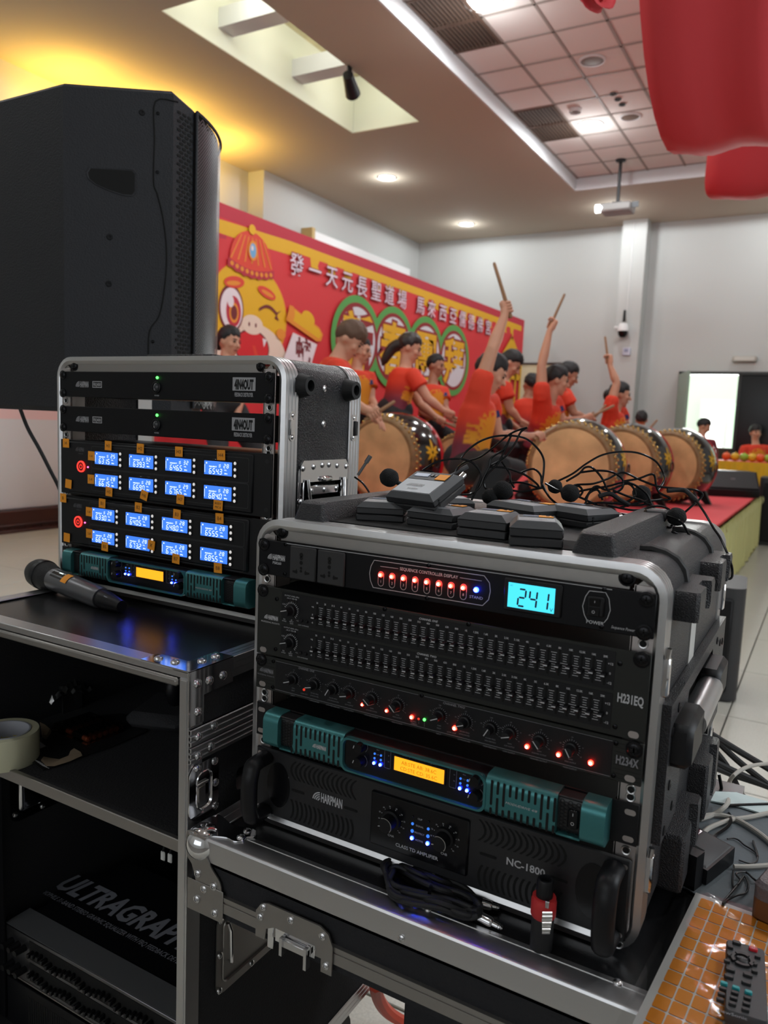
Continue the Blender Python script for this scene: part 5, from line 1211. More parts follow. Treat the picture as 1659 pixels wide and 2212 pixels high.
        outline(lg, rrect(lx + sx * .0130 - .0040, lx + sx * .0130 + .0040, zm - .0090, zm + .0130, .001, 2), .0003, fw)
        for s, dz in (('ST', .0060), ('PR', -.0010), ('BR', -.0090)): lg.text(s, .0018, lambda a, c, d: fw(lx + sx * .0130 + .0015 + a, zm + dz + c, d))
    lg.build('legend', PRINTD, t)['kind'] = 'stuff'
    if full:
        k = MB(); k.box(Xa(.4180), Xa(.4290), y1 + .0035, y1 + .008, zm - .0160, zm + .0030, .0012); zm -= .0055; o = k.build('power_switch', BLKG, t)
        k = MB(); line(k, Xa(.4235), zm + .0030, Xa(.4235), zm + .0060, .0006, XZ(y1 + .0033)); outline(k, ell(Xa(.4235), zm - .0050, .0015, .0015, 14), .0005, XZ(y1 + .0033)); k.build('switch_marks', PRINT, o)
    for x in (.0085, .4741):
        for z in (zt - .0095, zb + .0065): MB().flat(rrect(Xa(x) - .0055, Xa(x) + .0055, z - .0030, z + .0030, .0028), XZ(yf - .0003), 0).build('mounting_slot', RAIL, t)
    return t
teal_amp(EB, .760, -.3665, 'teal and black amplifier with amber two line display in the moulded rack case', ('AB:STE AB: 38.6C', 'CD:STE CD: 35.6C'), True, BLUEL)
# ---- two-unit power amplifier with handles
zt = -.4245; h = .0890; zb = zt - h; Y = .7580
NC = thing('power_amplifier', 'black power amplifier with handles and louvred front at the bottom of the moulded rack', 'amplifier', (EB, Y, zb))
NCM = mat('soft_black_paint', (.016, .016, .018), .4)
MB().box(EB + .003, EB + .4796, Y, Y + .004, zb, zt, .003).build('front_panel', NCM, NC)
MB().box(EB + .02, EB + .4626, Y + .004, Y + .32, zb + .001, zt - .002).build('chassis', BLK, NC)
f0 = XZ(Y - .0004); zm = (zb + zt) / 2
v = MB()
for side, xa, sg in ((0, .0640, 1), (1, .3220, -1)):
    for i in range(14):
        x = X(xa + .0069 * i); u = sum(1 for _ in ())
        def slot(z0, z1, x=x):
            P = []
            for k in range(6): q = k / 5; P.append((x - .0012 + sg * (.0075 * (q - .5) ** 2 * 4 - .0035) * (1 if z0 > zm else .5) * (-1 if z0 < zm else 1), z0 + (z1 - z0) * q))
            v.flat([(a - .0014, c) for a, c in P] + [(a + .0014, c) for a, c in P[::-1]], f0, 0)
        slot(zm + .0140, zt - .006); slot(zb + .006, zm - .0130)
    for xx in (xa - .003, xa + .076): v.flat(rrect(X(xx), X(xx + .020), zm - .0016, zm + .0016, .0014), f0, 0)
v.build('louvre_slots', VOID, NC)['kind'] = 'stuff'
MB().box(X(.1790), X(.3060), Y - .0030, Y + .001, zb + .012, zt - .010, .0025).build('control_plate', BLKG, NC)
fp = XZ(Y - .0034); le = MB()
logo(le, f0, X(.0935), zm + .0030, .0118, w=1.0)
le.text('NC-1800', .0115, lambda a, c, d: f0(X(.3720) + a, zm + .0018 + c, d), 0, bold=.02)
le.text('CLASS TD AMPLIFIER', .0060, lambda a, c, d: fp(X(.2430) + a, zb + .0225 + c, d), 0, bold=.015)
for kx, s in ((.2085, 'CHA'), (.2775, 'CHB')):
    kz = zm + .0060
    kn = MB(); kn.lathe([(.0120, 0), (.0118, -.004), (.0092, -.0045), (.0086, -.017), (.0001, -.0174)], (X(kx), Y - .003, kz), (0, 1, 0), 24); o = kn.build('volume_knob', BLK, NC)
    k = MB(); outline(k, [(X(kx) + .0089 * math.cos(math.radians(a)), kz + .0089 * math.sin(math.radians(a))) for a in range(-40, 121, 16)], .0007, XZ(Y - .0205), closed=False); k.build('bright_edge', ALU, o)
    k = MB(); line(k, X(kx) - .0084, kz - .0022, X(kx) - .0058, kz - .0016, .0009, XZ(Y - .0207)); k.build('pointer', PRINT, o)
    for i, n_ in enumerate(('18', '22', '24', '26', '28', '30', '32', '34', '36')):
        a = math.radians(190 - 240 * i / 8); le.text(n_, .0024, lambda p, c, d: fp(X(kx) + .0172 * math.cos(a) + p, kz + .0160 * math.sin(a) + c, d)); le.flat(ell(X(kx) + .0142 * math.cos(a), kz + .0138 * math.sin(a), .0005, .0005, 6), fp, 0)
    le.text(s, .0040, lambda a, c, d: fp(X(kx) + a, kz - .0195 + c, d))
for j, s in enumerate(('CLIP', 'SIGNAL', 'PROTECT', 'ACTIVE')):
    z = zm + .0185 - .0087 * j; le.text(s, .0030, lambda a, c, d: fp(X(.2455) + a, z - .0005 + c, d))
    for xx in (.2362, .2565):
        m_ = (BLKG, BLUED, BLUED, BLUEL)[j]; led(NC, (X(xx), Y - .0034, z), (.0014, .0017, .0020, .0023)[j], m_, COREB if j == 3 else None, 'blue_led' if j == 3 else 'dim_led')
le.build('legend', PRINT, NC)['kind'] = 'stuff'
for hx, sg in ((.0200, 1), (.4640, -1)):
    x = X(hx); P = [(Y - .002, zt - .012), (Y - .026, zt - .013), (Y - .037, zt - .022), (Y - .040, zt - .034), (Y - .040, zb + .026), (Y - .037, zb + .014), (Y - .026, zb + .006), (Y - .002, zb + .006)]
    hb = MB(); W_ = .0085; Pi = [(Y - .002, zt - .024), (Y - .028, zt - .025), (Y - .034, zt - .034), (Y - .034, zb + .026), (Y - .028, zb + .018), (Y - .002, zb + .018)]
    outer = [(V((0, a, c))) for a, c in P]; cl = smooth_path([V((x, (a + (Y - .028 if a < Y - .01 else a)) / 2 if False else a + .006 if a < Y - .03 else a, c)) for a, c in P], 3)
    hb.tube(cl, .0092, 12); hb.v = [(x + (px_ - x) * 1.25, py_, pz_) for px_, py_, pz_ in hb.v]; hb.build('handle', BLK, NC)
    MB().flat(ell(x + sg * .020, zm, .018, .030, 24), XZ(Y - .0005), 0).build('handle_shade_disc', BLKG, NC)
k = MB(); outline(k, ell(X(.0545), zm + .004, .0016, .0021, 14), .0005, f0); line(k, X(.0560), zm + .0135, X(.0560), zm + .0155, .0004, f0); k.build('switch_marks', PRINT, NC)
for x in (.0110, .4716):
    for z in (zt - .0085, zb + .0075): MB().flat(rrect(X(x) - .0050, X(x) + .0050, z - .0028, z + .0028, .0026), XZ(Y - .0006), 0).build('mounting_slot', RAIL, NC)
# ---------------------------------------------------------------- case A (tall narrow-depth case with the receivers)
EA = -1.2087; YA = .9220; AX0, AX1, AZ0, AZ1 = -1.224, -.707, -.3245, .0905
XA = lambda a: EA + a
A = rack_case('rack_case', 'black sparkling rack case with bright ribbed rim and chrome side handle, wireless receivers inside', AX0, AX1, AZ0, AZ1, .927, 1.140, .036, TOLEX, .013)
rails(A, EA + .0005, EA + .482, AZ0 + .02, AZ1 - .02, .9275, 1.1, [.0130, -.0480, -.0555, -.1520, -.2480])
MB().box(EA + .028, EA + .455, .930, .933, .0640, AZ1 - .013).build('top_strip', ALUD, A); MB().box(EA + .02, EA + .465, .930, .99, AZ0 + .010, AZ0 + .013).build('bottom_strip', ALUD, A)
for x in (EA + .030, EA + .452): screw_part(A, (x, .930, .0745))
for xs in (-1, 1):
    xc = EA + (.014 if xs < 0 else .468); MB().prism([(xc - .010, .0648), (xc + .010, .0648), (xc + xs * .004, .0785)], lambda a, c, d: (a, d, c), .930, .933).build('corner_gusset', ALUD, A)
for y in (.968, 1.098): MB().lathe([(.0190, 0), (.0175, .004), (.0150, .016), (.0145, .0185), (.0088, .0188), (.0080, .006), (.0001, .006)], (AX1 - .002, y, .0485), (1, 0, 0), 22).build('rubber_bumper', RUB, A)
for z in (.0475, -.0085): b = MB(); rivet(b, (AX1 - .002, 1.030, z), (1, 0, 0), .0058); b.build('rivet', RIVET, A)
for y in (.945, 1.118):
    k = MB(); k.prism(rrect(y - .0065, y + .0065, -.0360, .0090, .0062), lambda a, c, d: (d, a, c), AX1 - .001, AX1 + .0012); rivet(k, (AX1 + .001, y, .003), (1, 0, 0), .0035); rivet(k, (AX1 + .001, y, -.030), (1, 0, 0), .0035); k.build('clip_plate', CHROME, A)
    MB().box(AX1, AX1 + .004, y - (.008 if y < 1 else -.001), y + (.001 if y < 1 else .009), -.027, -.002, .001).build('clip_tongue', CHROME if y < 1 else DKM, A)
# recessed chrome handle on the side
hy0, hy1, hz0, hz1 = .9640, 1.1030, -.1720, -.0700
def dish(mb, y0, y1, z0, z1, x, w, deep, sg, mi=0):
    """flanged dish: flange ring then recess going inward (-sg)"""
    o = rrect(y0, y1, z0, z1, .018, 5); i1 = rrect(y0 + w, y1 - w, z0 + w, z1 - w * 1.0, .010, 5); i2 = rrect(y0 + w + .006, y1 - w - .006, z0 + w + .006, z1 - w - .006, .008, 5)
    R_ = [[(x, a, c) for a, c in o], [(x + sg * .0016, a, c) for a, c in o], [(x + sg * .0016, a, c) for a, c in i1], [(x + sg * .003, a * .9 + p * .1, c * .9 + q * .1) for (a, c), (p, q) in zip(i1, i2)], [(x - sg * deep, a, c) for a, c in i2]]
    mb.rings(R_, mi)
k = MB(); dish(k, hy0, hy1, hz0, hz1, AX1 - .0015, .014, .012, 1); k.build('handle_dish', CHROME, A)
hp = MB(); hp.prism([(hy0 + .003, hz1 - .004), (hy0 + .003, hz1 - .030), (hy1 - .003, hz1 - .030), (hy1 - .003, hz1 - .004), (hy1 - .010, hz1 + .004), (hy0 + .010, hz1 + .004)], lambda a, c, d: (d, a, c), AX1 - .001, AX1 + .0035); hp.build('hinge_plate', CHROME, A)
k = MB(); k.tube([(AX1 + .006, hy0 + .018, hz1 - .026), (AX1 + .008, hy0 + .0185, hz1 - .040), (AX1 + .011, hy0 + .022, hz0 + .030), (AX1 + .011, hy0 + .030, hz0 + .024)], .0032, 10); k.tube([(AX1 + .006, hy1 - .018, hz1 - .026), (AX1 + .008, hy1 - .0185, hz1 - .040), (AX1 + .011, hy1 - .022, hz0 + .030), (AX1 + .011, hy1 - .030, hz0 + .024)], .0032, 10); k.build('handle_bail', CHROME, A)
MB().cyl((AX1 + .011, hy0 + .026, hz0 + .026), (AX1 + .011, hy1 - .026, hz0 + .026), .0098, n=18).build('handle_grip', RUB, A)
MB().box(AX1 - .008, AX1 + .002, hy0 + .026, hy1 - .026, hz1 - .052, hz1 - .036, .002).build('inner_plate', CHROME, A)
MB().box(AX1 + .003, AX1 + .009, 1.017, 1.050, hz1 - .030, hz1 - .022, .003).build('spring_cover', CHROME, A)
for y, z in ((hy0 + .008, hz1 - .008), (hy0 + .036, hz1 - .006), (1.024, hz1 - .004), (1.043, hz1 - .004), (hy1 - .036, hz1 - .006), (hy1 - .008, hz1 - .008), (hy0 + .007, -.130), (hy1 - .007, -.130), (hy0 + .007, hz0 + .006), (hy1 - .007, hz0 + .006), (hy0 + .034, hz1 - .044), (1.034, hz1 - .044), (hy1 - .034, hz1 - .044)):
    b = MB(); rivet(b, (AX1 + (.003 if z > hz1 - .01 else .001), y, z), (1, 0, 0), .0052); b.build('rivet', RIVET, A)
tag(MB().box(-1.03, -.88, .955, 1.06, AZ1 - .001, AZ1 + .006, .003).build('foam_pad', TOLEX), 'thin black sparkling pad on top of the tall rack case', 'pad')
# ---- feedback processors
for zt, w in ((.0645, 'upper'), (.0035, 'lower')):
    F = unit('feedback_processor', '{} slim black unit with round switch and green light in the tall rack case'.format(w), EA, YA, zt, .0444, .125, PANEL, group='feedback units at the top of the tall rack')
    f = XZ(YA - .0003); le = MB(); o_ = zt - .0645
    logo(le, f, XA(.0430), .0424 + o_, .0102, w=.82)
    zc = .0424 + o_
    for a, c in (((XA(.0865), zc - .0056), (XA(.1105), zc - .0042)), ((XA(.0865), zc + .0042), (XA(.1105), zc + .0056)), ((XA(.0865), zc - .0042), (XA(.0880), zc + .0042)), ((XA(.1090), zc - .0042), (XA(.1105), zc + .0042))): le.flat([(a[0], a[1]), (c[0], a[1]), (c[0], c[1]), (a[0], c[1])], f, 0)
    le.text('FBQ4000', .0074, lambda a, c, d: f(XA(.0985) + a, zc + c, d), 0, bold=.03, sx=.66)
    le.flat([(XA(.4040), .0370 + o_), (XA(.4490), .0370 + o_), (XA(.4490), .0572 + o_), (XA(.4040), .0572 + o_)], f, 0)
    le.text('FEEDBACK DESTROYER', .0082, lambda a, c, d: f(XA(.4265) + a, .0312 + o_ + c, d), 0, bold=.03, sx=.42)
    le.text('POWER', .0030, lambda a, c, d: f(XA(.2425) + a, .0262 + o_ + c, d), 0, bold=.03)
    le.build('legend', PRINTD if False else mat('grey_white_print', (.40, .40, .42), .6), F)['kind'] = 'stuff'
    k = MB(); k.text('4IN4OUT', .0200, lambda a, c, d: XZ(YA - .0006)(XA(.4265) + a, .0468 + o_ + c, d), 0, bold=.05, sx=.44); k.build('model_name', BLK, F)
    led(F, (XA(.2440), YA - .0012, .0552 + o_), .0024, GRNL, None, 'green_led')
    k = MB(); k.lathe([(.0098, 0), (.0094, -.0024), (.0080, -.0030), (.0076, -.0010), (.0001, -.0010)], (XA(.2423), YA, .0395 + o_), (0, 1, 0), 26); s_ = k.build('switch_ring', BLK, F)
    k = MB(); k.ball((XA(.2423), YA - .0010, .0395 + o_), (.0072, .0042, .0074), 18, 10); k.build('rocker', mat('rocker_grey', (.028, .030, .034), .3), s_)
    k = MB(); line(k, XA(.2425), .0418 + o_, XA(.2425), .0440 + o_, .0006, XZ(YA - .0054)); outline(k, ell(XA(.2420), .0358 + o_, .0012, .0014, 12), .0004, XZ(YA - .0054)); k.build('switch_marks', PRINT, s_)
    for x in (.0087, .4739):
        for z in (zt - .0063, zt - .0381): screw_part(F, (XA(x), YA, z), r=.0064)
# ---- wireless receivers
def receiver(zt, zb, dx, yf, rows, label, stickers, names):
    t = thing('wireless_receiver', label, 'receiver', (EA, yf, zb), 'wireless receivers with eight blue displays')
    MB().box(EA, EA + .4826, YA + .001, YA + .004, zb, zt, .0008).build('front_panel', BLK, t)
    MB().box(EA + .022, EA + .462, YA + .004, YA + .15, zb + .001, zt - .001).build('chassis', BLK, t)
    MB().box(XA(.0220 + dx), XA(.4480 + dx), yf, YA + .002, zb + .004, zt - .003, .003).build('face_block', BLK, t)
    f = XZ(yf - .0003); zc = (rows[0][0] + rows[1][1]) / 2
    for za, z2 in ((rows[0][0] + .0085, zc + .0008), (zc - .0008, rows[1][1] - .0085)):
        k = MB(); P = rrect(XA(.0860 + dx), XA(.4410 + dx), z2, za, .003, 3); outline(k, P, .0005, f); k.build('face_outline', mat('edge_grey', (.06, .06, .065), .4), t)
    for r_ in range(2):
        za, z2 = rows[r_]
        for c in range(4):
            x = .0965 + dx * 1.3 + (.3515 - .0965 + -dx * .35) / 3 * c
            k = MB(); k.box(XA(x - .0035), XA(x + .0675), yf - .0006, yf + .001, z2 - .0030, za + .0035, .0004); k.build('channel_bezel', BLKG, t)
            d_ = MB().box(XA(x), XA(x + .0562), yf - .0016, yf - .0006, z2, za).build('display', LCDB, t)
            k = MB(); fd = XZ(yf - .0019); num, vol = names[r_][c]
            seg_digits(k, num, fd, XA(x + .0105), z2 + .0018, .0080, .0041, .0031, .0011); seg_digits(k, vol, fd, XA(x + .0405), z2 + .0124, .0056, .0034, .0027, .0009)
            k.text('FREQUENCY', .0028, lambda a, b, d: fd(XA(x + .0185) + a, z2 + .0130 + b, d), 0, bold=.03); k.text('MHz', .0032, lambda a, b, d: fd(XA(x + .0455) + a, z2 + .0035 + b, d), 0, bold=.02); k.text('VOL', .0028, lambda a, b, d: fd(XA(x + .0440) + a, z2 + .0088 + b, d), 0, bold=.02)
            for q in range(3): line(k, XA(x + .0305), z2 + .0125 + .0018 * q, XA(x + .0345), z2 + .0135 + .0018 * q, .0006, fd)
            k.flat(ell(XA(x + .005), z2 + .0180, .0014, .0014, 8), fd, 0); line(k, XA(x + .0015), z2 + .003, XA(x + .0015), z2 + .016, .0008, fd)
            k.build('segments', LCDW, d_)
            for q in range(3): MB().ball((XA(x + .0625), yf - .0008, za - .0010 - .0098 * q), (.0024, .0016, .0026), 12, 8).build('channel_button', mat('white_button', (.82, .80, .78), .3, emit=(1, .96, .92), es=.45), t)
    px = XA(.0595 + dx * 1.3); pz = zc + .0015
    k = MB(); k.lathe([(.0100, 0), (.0100, -.0020), (.0082, -.0024), (.0078, -.0006)], (px, yf, pz), (0, 1, 0), 26, cap=False); k.build('power_ring', REDL if False else glow('red_ring', (1.0, .022, .015), 3.2), t)
    b_ = MB().cyl((px, yf, pz), (px, yf - .0014, pz), .0078, n=22).build('power_button', mat('dark_red_button', (.05, .006, .006), .3, emit=(1, .05, .02), es=.05), t)
    k = MB(); outline(k, [(px + .0036 * math.cos(math.radians(a)), pz + .0036 * math.sin(math.radians(a))) for a in range(120, 421, 25)], .0010, XZ(yf - .0016), closed=False); line(k, px, pz + .0015, px, pz + .0050, .0010, XZ(yf - .0016)); k.build('power_mark', glow('red_mark', (1, .03, .02), 2.0), b_)
    led(t, (px + .0175, yf - .0006, pz), .0016, glow('pink_led', (1.0, .12, .40), 3), None, 'infrared_led')
    k = MB(); logo(k, f, XA(.0440 + dx), zt - .0160, .0076, w=.7); k.text('WIRELESS', .0030, lambda a, b, d: f(XA(.0580 + dx) + a, zt - .0235 + b, d)); k.build('legend', mat('dim_print', (.10, .10, .11), .6), t)['kind'] = 'stuff'
    for s, sx_, sy_, ro in stickers:
        q = ony(100 + sx_ * .434, 740 + sy_ * .434, yf - .0026); M = Matrix.Translation(q) @ Matrix.Rotation(ro, 4, 'Y')
        k = MB(); w = .0082 if not s.startswith('body') else .0095
        k.box(-w, w, -.0002, .0002, -.0080, .0080, M=M); o = k.build('sticker', ORANGE, t)
        if s:
            k = MB(); FN = lambda a, b, d: tuple(M @ V((a, -.0004, b)))
            if s.startswith('body'): k.text('BODY', .0050, lambda a, b, d: FN(a, b + .003, d), 0); k.text('MIC 8', .0050, lambda a, b, d: FN(a, b - .003, d), 0)
            else: k.text(s, .0085 if len(s) < 3 else .0062, FN, 0)
            k.build('handwriting', INK if len(s) > 1 else mat('pen_dark', (.02, .008, .004), .7), o)
    for x in (.0087, .4739):
        for z in (zt - .012, zb + .012): MB().flat(ell(XA(x), z, .0042, .0034, 16), XZ(YA + .0007), 0).build('mounting_slot', mat('slot_dark', (.03, .03, .033), .3, .6), t)
    return t
receiver(-.0560, -.1535, .0, .9200, ((-.0735, -.0950), (-.1125, -.1340)), 'wireless receiver whose orange label reads H, upper one of the two', [('H', 98, 500, 0), ('H1', 308, 513, .03), ('H2', 468, 527, .02), ('H3', 660, 543, 0), ('H4', 870, 560, -.03), ('1-4', 224, 564, .02), ('5-8', 222, 680, 0), ('H5', 312, 742, .05), ('H6', 487, 760, .25), ('H7', 667, 780, .05), ('body', 855, 810, .05), ('', 110, 703, .1)],
    ((('631.5', '25'), ('639.3', '32'), ('646.5', '32'), ('654.3', '28')), (('661.5', '28'), ('669.0', '28'), ('676.5', '29'), ('684.0', '28'))))
receiver(-.1570, -.2465, -.0055, .9190, ((-.1728, -.1940), (-.2130, -.2340)), 'wireless receiver whose orange label reads B, lower one with a cross on a display', [('B', 84, 773, 0), ('B1', 278, 800, .04), ('B2', 458, 820, .03), ('B3', 650, 855, .05), ('B4', 862, 875, -.03), ('1-4', 213, 842, .02), ('5-8', 214, 950, 0), ('B5', 291, 1015, .04), ('X', 522, 1008, .12), ('B7', 645, 1076, .06), ('B8', 854, 1122, -.03), ('', 102, 970, .05)],
    ((('633.0', '28'), ('640.5', '28'), ('648.0', '28'), ('655.5', '28')), (('663.0', '28'), ('673.2', '28'), ('678.0', '28'), ('685.5', '28'))))
teal_amp(EA, YA + .002, -.2520, 'teal and black amplifier with blank amber display in the tall rack case', None, False, BLUEL, .024)
# ================================================================ big loudspeaker on its stand
SPK = mat('speaker_paint', (.0095, .0105, .0145), .62, bump=(260, .55, 3)); GRL = mat('steel_grille', (.16, .165, .18), .32, .9)
def hitv(px, py, A_, B_):
    """point seen at (px, py) on the upright plane through A_ and B_"""
    n = V((B_.y - A_.y, A_.x - B_.x, 0)); r = at(px, py, 1); return r * (n.dot(A_) / n.dot(r))
P = [at(-14, 540, 1.82), at(138, 540, 1.70), at(372, 540, 1.775), at(418, 540, 1.845)]
d34 = V((-.641, .767, 0)).normalized()
zt = at(140, 194, 1.70).z; zb = at(130, 889, 1.70).z; zt2 = at(372, 211, 1.775).z
SPO = V((-1.62, 1.45, zb))
sk = thing('loudspeaker', 'big black PA loudspeaker with side handle hole, standing high behind the tall rack case', 'speaker', SPO)
P3 = V((P[3].x, P[3].y, 0)); P5 = P3 + d34 * .36
plan = [V((p.x, p.y, 0)) for p in P[:3]] + [P3, P5, P5 + V((-.05, .0, 0)), V((-1.90, 1.50, 0)), V((-1.93, 1.27, 0))]
c0 = sum(plan, V()) / len(plan)
b = MB()
ztop = [zt, zt, zt2, zt2 - .012, zt2 - .012, zt, zt, zt]
b.rings([[V((p.x, p.y, zb)) + (c0 - p) * .03 * V((1, 1, 0)) for p in plan], [V((p.x, p.y, zb + .010)) for p in plan], [V((p.x, p.y, z - .008)) for p, z in zip(plan, ztop)], [V((p.x, p.y, z)) + (c0 - p) * V((1, 1, 0)) * .03 for p, z in zip(plan, ztop)]])
b.build('cabinet', SPK, sk, sharp=20)
# bowed front grille standing proud of the front edge
G0 = P3 + V((.004, -.004, 0)); nrm = V((d34.y, -d34.x, 0)); gl = .34; NS = 14
def gpt(u, z): return G0 + d34 * (gl * u) + nrm * (.004 + .048 * math.sin(math.pi * u) ** .9) + V((0, 0, z))
za_, zb_ = zb + .02, zt2 - .02
def ztop_at(u): return za_ + (zb_ - za_) * (1 - .0 * u) - max(0, u) * .02
back = MB(); vs = []; fs = []
for i in range(NS + 1):
    u = i / NS; vs += [gpt(u, za_) - nrm * .006, gpt(u, ztop_at(u)) - nrm * .006]
for i in range(NS): fs.append((2 * i, 2 * i + 2, 2 * i + 3, 2 * i + 1))
back.add(vs, fs); back.build('grille_foam', VOID, sk, sharp=60)
g = MB(); hgt = zb_ - za_; pit = .0085
nd = int((hgt + gl * 1.05) / pit)
for fam in (1, -1):
    for k in range(nd + 1):
        off = k * pit - (gl * 1.05 if fam == 1 else 0); pts = []
        for i in range(NS + 1):
            u = i / NS; z = za_ + off + fam * u * gl * 1.05 * (1)
            if za_ <= z <= ztop_at(u): pts.append((u, z))
        if len(pts) < 2: continue
        vs = []
        for u, z in pts: vs += [gpt(u, z - .0017), gpt(u, z + .0017)]
        g.add(vs, [(2 * i, 2 * i + 2, 2 * i + 3, 2 * i + 1) for i in range(len(pts) - 1)])
o = g.build('grille', GRL, sk, sharp=60, fix=False); o['kind'] = 'stuff'
b = MB(); b.tube([gpt(i / NS, ztop_at(i / NS)) for i in range(NS + 1)], .004, 6); b.tube([gpt(0, za_), gpt(0, ztop_at(0))], .004, 6); b.build('grille_edge', SPK, sk)
# slotted cheek
e23 = (P3 - plan[2]); L23 = e23.length; e23.normalize(); n23 = V((e23.y, -e23.x, 0))
b = MB(); rows = int((zb_ - za_) / .0094)
for r in range(rows):
    for c in range(3):
        u = .020 + c * .0185 + (.009 if r % 2 else 0); z = zb_ - .02 - r * .0094
        if u > L23 - .004 or z < za_ + .01: continue
        q = plan[2] + e23 * u + n23 * .0012 + V((0, 0, z)); w, h = .0068, .0030
        b.add([q + e23 * a + V((0, 0, c_)) for a, c_ in rrect(-w, w, -h, h, .0022, 2)], [tuple(range(12))])
o = b.build('cheek_slots', VOID, sk); o['kind'] = 'stuff'
A_, B_ = plan[1], plan[2]; ns = V((B_.y - A_.y, A_.x - B_.x, 0)).normalized()
b = MB(); b.tube([hitv(p.x, p.y, A_, B_) + ns * .0004 for p in smooth_path([(385, 221, 0), (336, 219, 0), (334, 300, 0), (332, 392, 0), (340, 420, 0), (352, 470, 0), (360, 540, 0), (357, 610, 0), (345, 680, 0), (323, 716, 0), (321, 780, 0)], 4)], .0016, 6)
b.build('baffle_seam', VOID, sk)
hole = [(196, 364), (284, 369), (291, 376), (291, 413), (285, 421), (266, 420), (235, 410), (208, 398), (193, 386), (190, 374)]
b = MB(); H0 = [hitv(x, y, A_, B_) + ns * .0006 for x, y in hole]; H1 = [hitv(240 + (x - 240) * 1.06, 392 + (y - 392) * 1.10, A_, B_) + ns * .0016 for x, y in hole]
b.rings([H1, H0], cap=False); b.build('handle_lip', SPK, sk)
b = MB(); b.add(H0, [tuple(range(len(H0)))]); b.build('handle_hole', VOID, sk)
for x, y in ((307, 243), (237, 512), (235, 613)):
    q = hitv(x, y, A_, B_); b = MB(); b.lathe([(.0068, 0), (.0060, .0014), (.0030, .0014), (.0026, .0002), (.0001, .0002)], q, ns, 16); b.build('rigging_insert', BLK, sk)
for x, y in ((341, 245), (340, 372), (330, 738)): screw_part(sk, hitv(x, y, A_, B_), ns, .0030)
b = MB(); cp = V((c0.x, c0.y, 0)); b.tube([cp + V((0, 0, zb)), cp + V((0, 0, FLOOR + .30))], .0175, 14); b.build('pole', DKM, sk)
b = MB(); b.lathe([(.03, .0), (.03, .09), (.024, .10)], cp + V((0, 0, FLOOR + .55)), (0, 0, 1), 16); b.build('collar', BLK, sk)
for k in range(3):
    a = math.radians(95 + 120 * k); q = cp + V((math.cos(a) * .34, math.sin(a) * .34, FLOOR + .015)); b = MB(); b.tube([cp + V((0, 0, FLOOR + .60)), q], .0125, 10); o = b.build('leg', DKM, sk)
    MB().ball(q, (.02, .02, .015), 10, 6).build('rubber_foot', RUB, o)
tag(MB().tube(smooth_path([at(44, 884, 1.78), at(60, 925, 1.8), at(85, 970, 1.8), at(108, 1015, 1.82), at(130, 1060, 1.85), at(150, 1120, 1.9), at(160, 1250, 2.0)], 5), .0042, 8).build('speaker_cable', RUB), 'black cable hanging from the underside of the big loudspeaker', 'cable')
# ================================================================ flight cases
LAM = mat('black_laminate', (.010, .010, .011), .26, bump=(500, .06)); FELT = mat('black_carpet', (.018, .018, .021), .95, bump=(300, .5)); EXT = ALU
def lext(par, name, p0, p1, n1, n2, w, m=ALU, th=.002, ribs=3):
    """angle extrusion along p0 -> p1 with legs along n1 and n2 (unit vectors), ribbed"""
    p0, p1, n1, n2 = V(p0), V(p1), V(n1), V(n2); b = MB(); prof = []
    for n_, o_ in ((n1, n2), (n2, n1)):
        leg = []
        for k in range(ribs): a, c = w * (k + .06) / ribs, w * (k + .94) / ribs; leg += [(n_ * a, 0), (n_ * c, 0), (n_ * (c + w * .02), .0006), (n_ * (c + w * .08), .0006)]
        prof.append([(v - (-o_) * 0, dd, o_) for v, dd in leg])
    ring = [v + o_ * dd for v, dd, o_ in prof[0][::-1]] + [v + o_ * dd for v, dd, o_ in prof[1]] + [n2 * w + n1 * th, (n1 + n2) * th, n1 * w + n2 * th]
    b.rings([[p0 + q for q in ring], [p1 + q for q in ring]]); return b.build(name, m, par, sharp=25)
L = thing('flight_case', 'tall black flight case with open front shelf, silver edges, carrying the receiver rack', 'flight case', (-.94, .95, FLOOR))
LX0, LX1, LY0, LY1, LZ0, LZ1 = -1.205, -.674, .700, 1.225, -1.095, -.325
t_ = .010
MB().box(LX0 + .004, LX1 - .004, LY0 + .004, LY1 - .004, LZ1 - t_ - .003, LZ1 - .003).build('top_panel', LAM, L)
MB().box(LX1 - t_ - .002, LX1 - .002, LY0 + .004, LY1 - .004, LZ0, LZ1 - .004).build('side_panel', FELT, L); MB().box(LX0 + .002, LX0 + t_ + .002, LY0 + .004, LY1 - .004, LZ0, LZ1 - .004).build('side_panel', FELT, L)
MB().box(LX0 + .01, LX1 - .01, LY1 - .014, LY1 - .004, LZ0, LZ1 - .01).build('back_panel', FELT, L); MB().box(LX0 + .004, LX1 - .004, LY0 + .004, LY1 - .004, LZ0, LZ0 + .012).build('bottom_panel', FELT, L)
ZS = -.562
MB().box(LX0 + .013, LX1 - .013, LY0 + .012, LY1 - .014, ZS - .010, ZS, .001).build('shelf', FELT, L)
MB().box(LX0 + .013, LX1 - .013, LY0 + .006, LY0 + .014, ZS - .015, ZS + .003, .001).build('shelf_edge', ALUD, L)
X_, Y_, Z_ = V((1, 0, 0)), V((0, 1, 0)), V((0, 0, 1))
k = MB(); k.box(LX0 + .001, LX1 - .001, LY0, LY0 + .027, LZ1 - .010, LZ1, .0012); k.build('front_extrusion', ALU, L); lext(L, 'edge_extrusion', (LX1, LY0, LZ1), (LX1, LY1, LZ1), -X_, -Z_, .027); lext(L, 'edge_extrusion', (LX0, LY0, LZ1), (LX0, LY1, LZ1), X_, -Z_, .027)
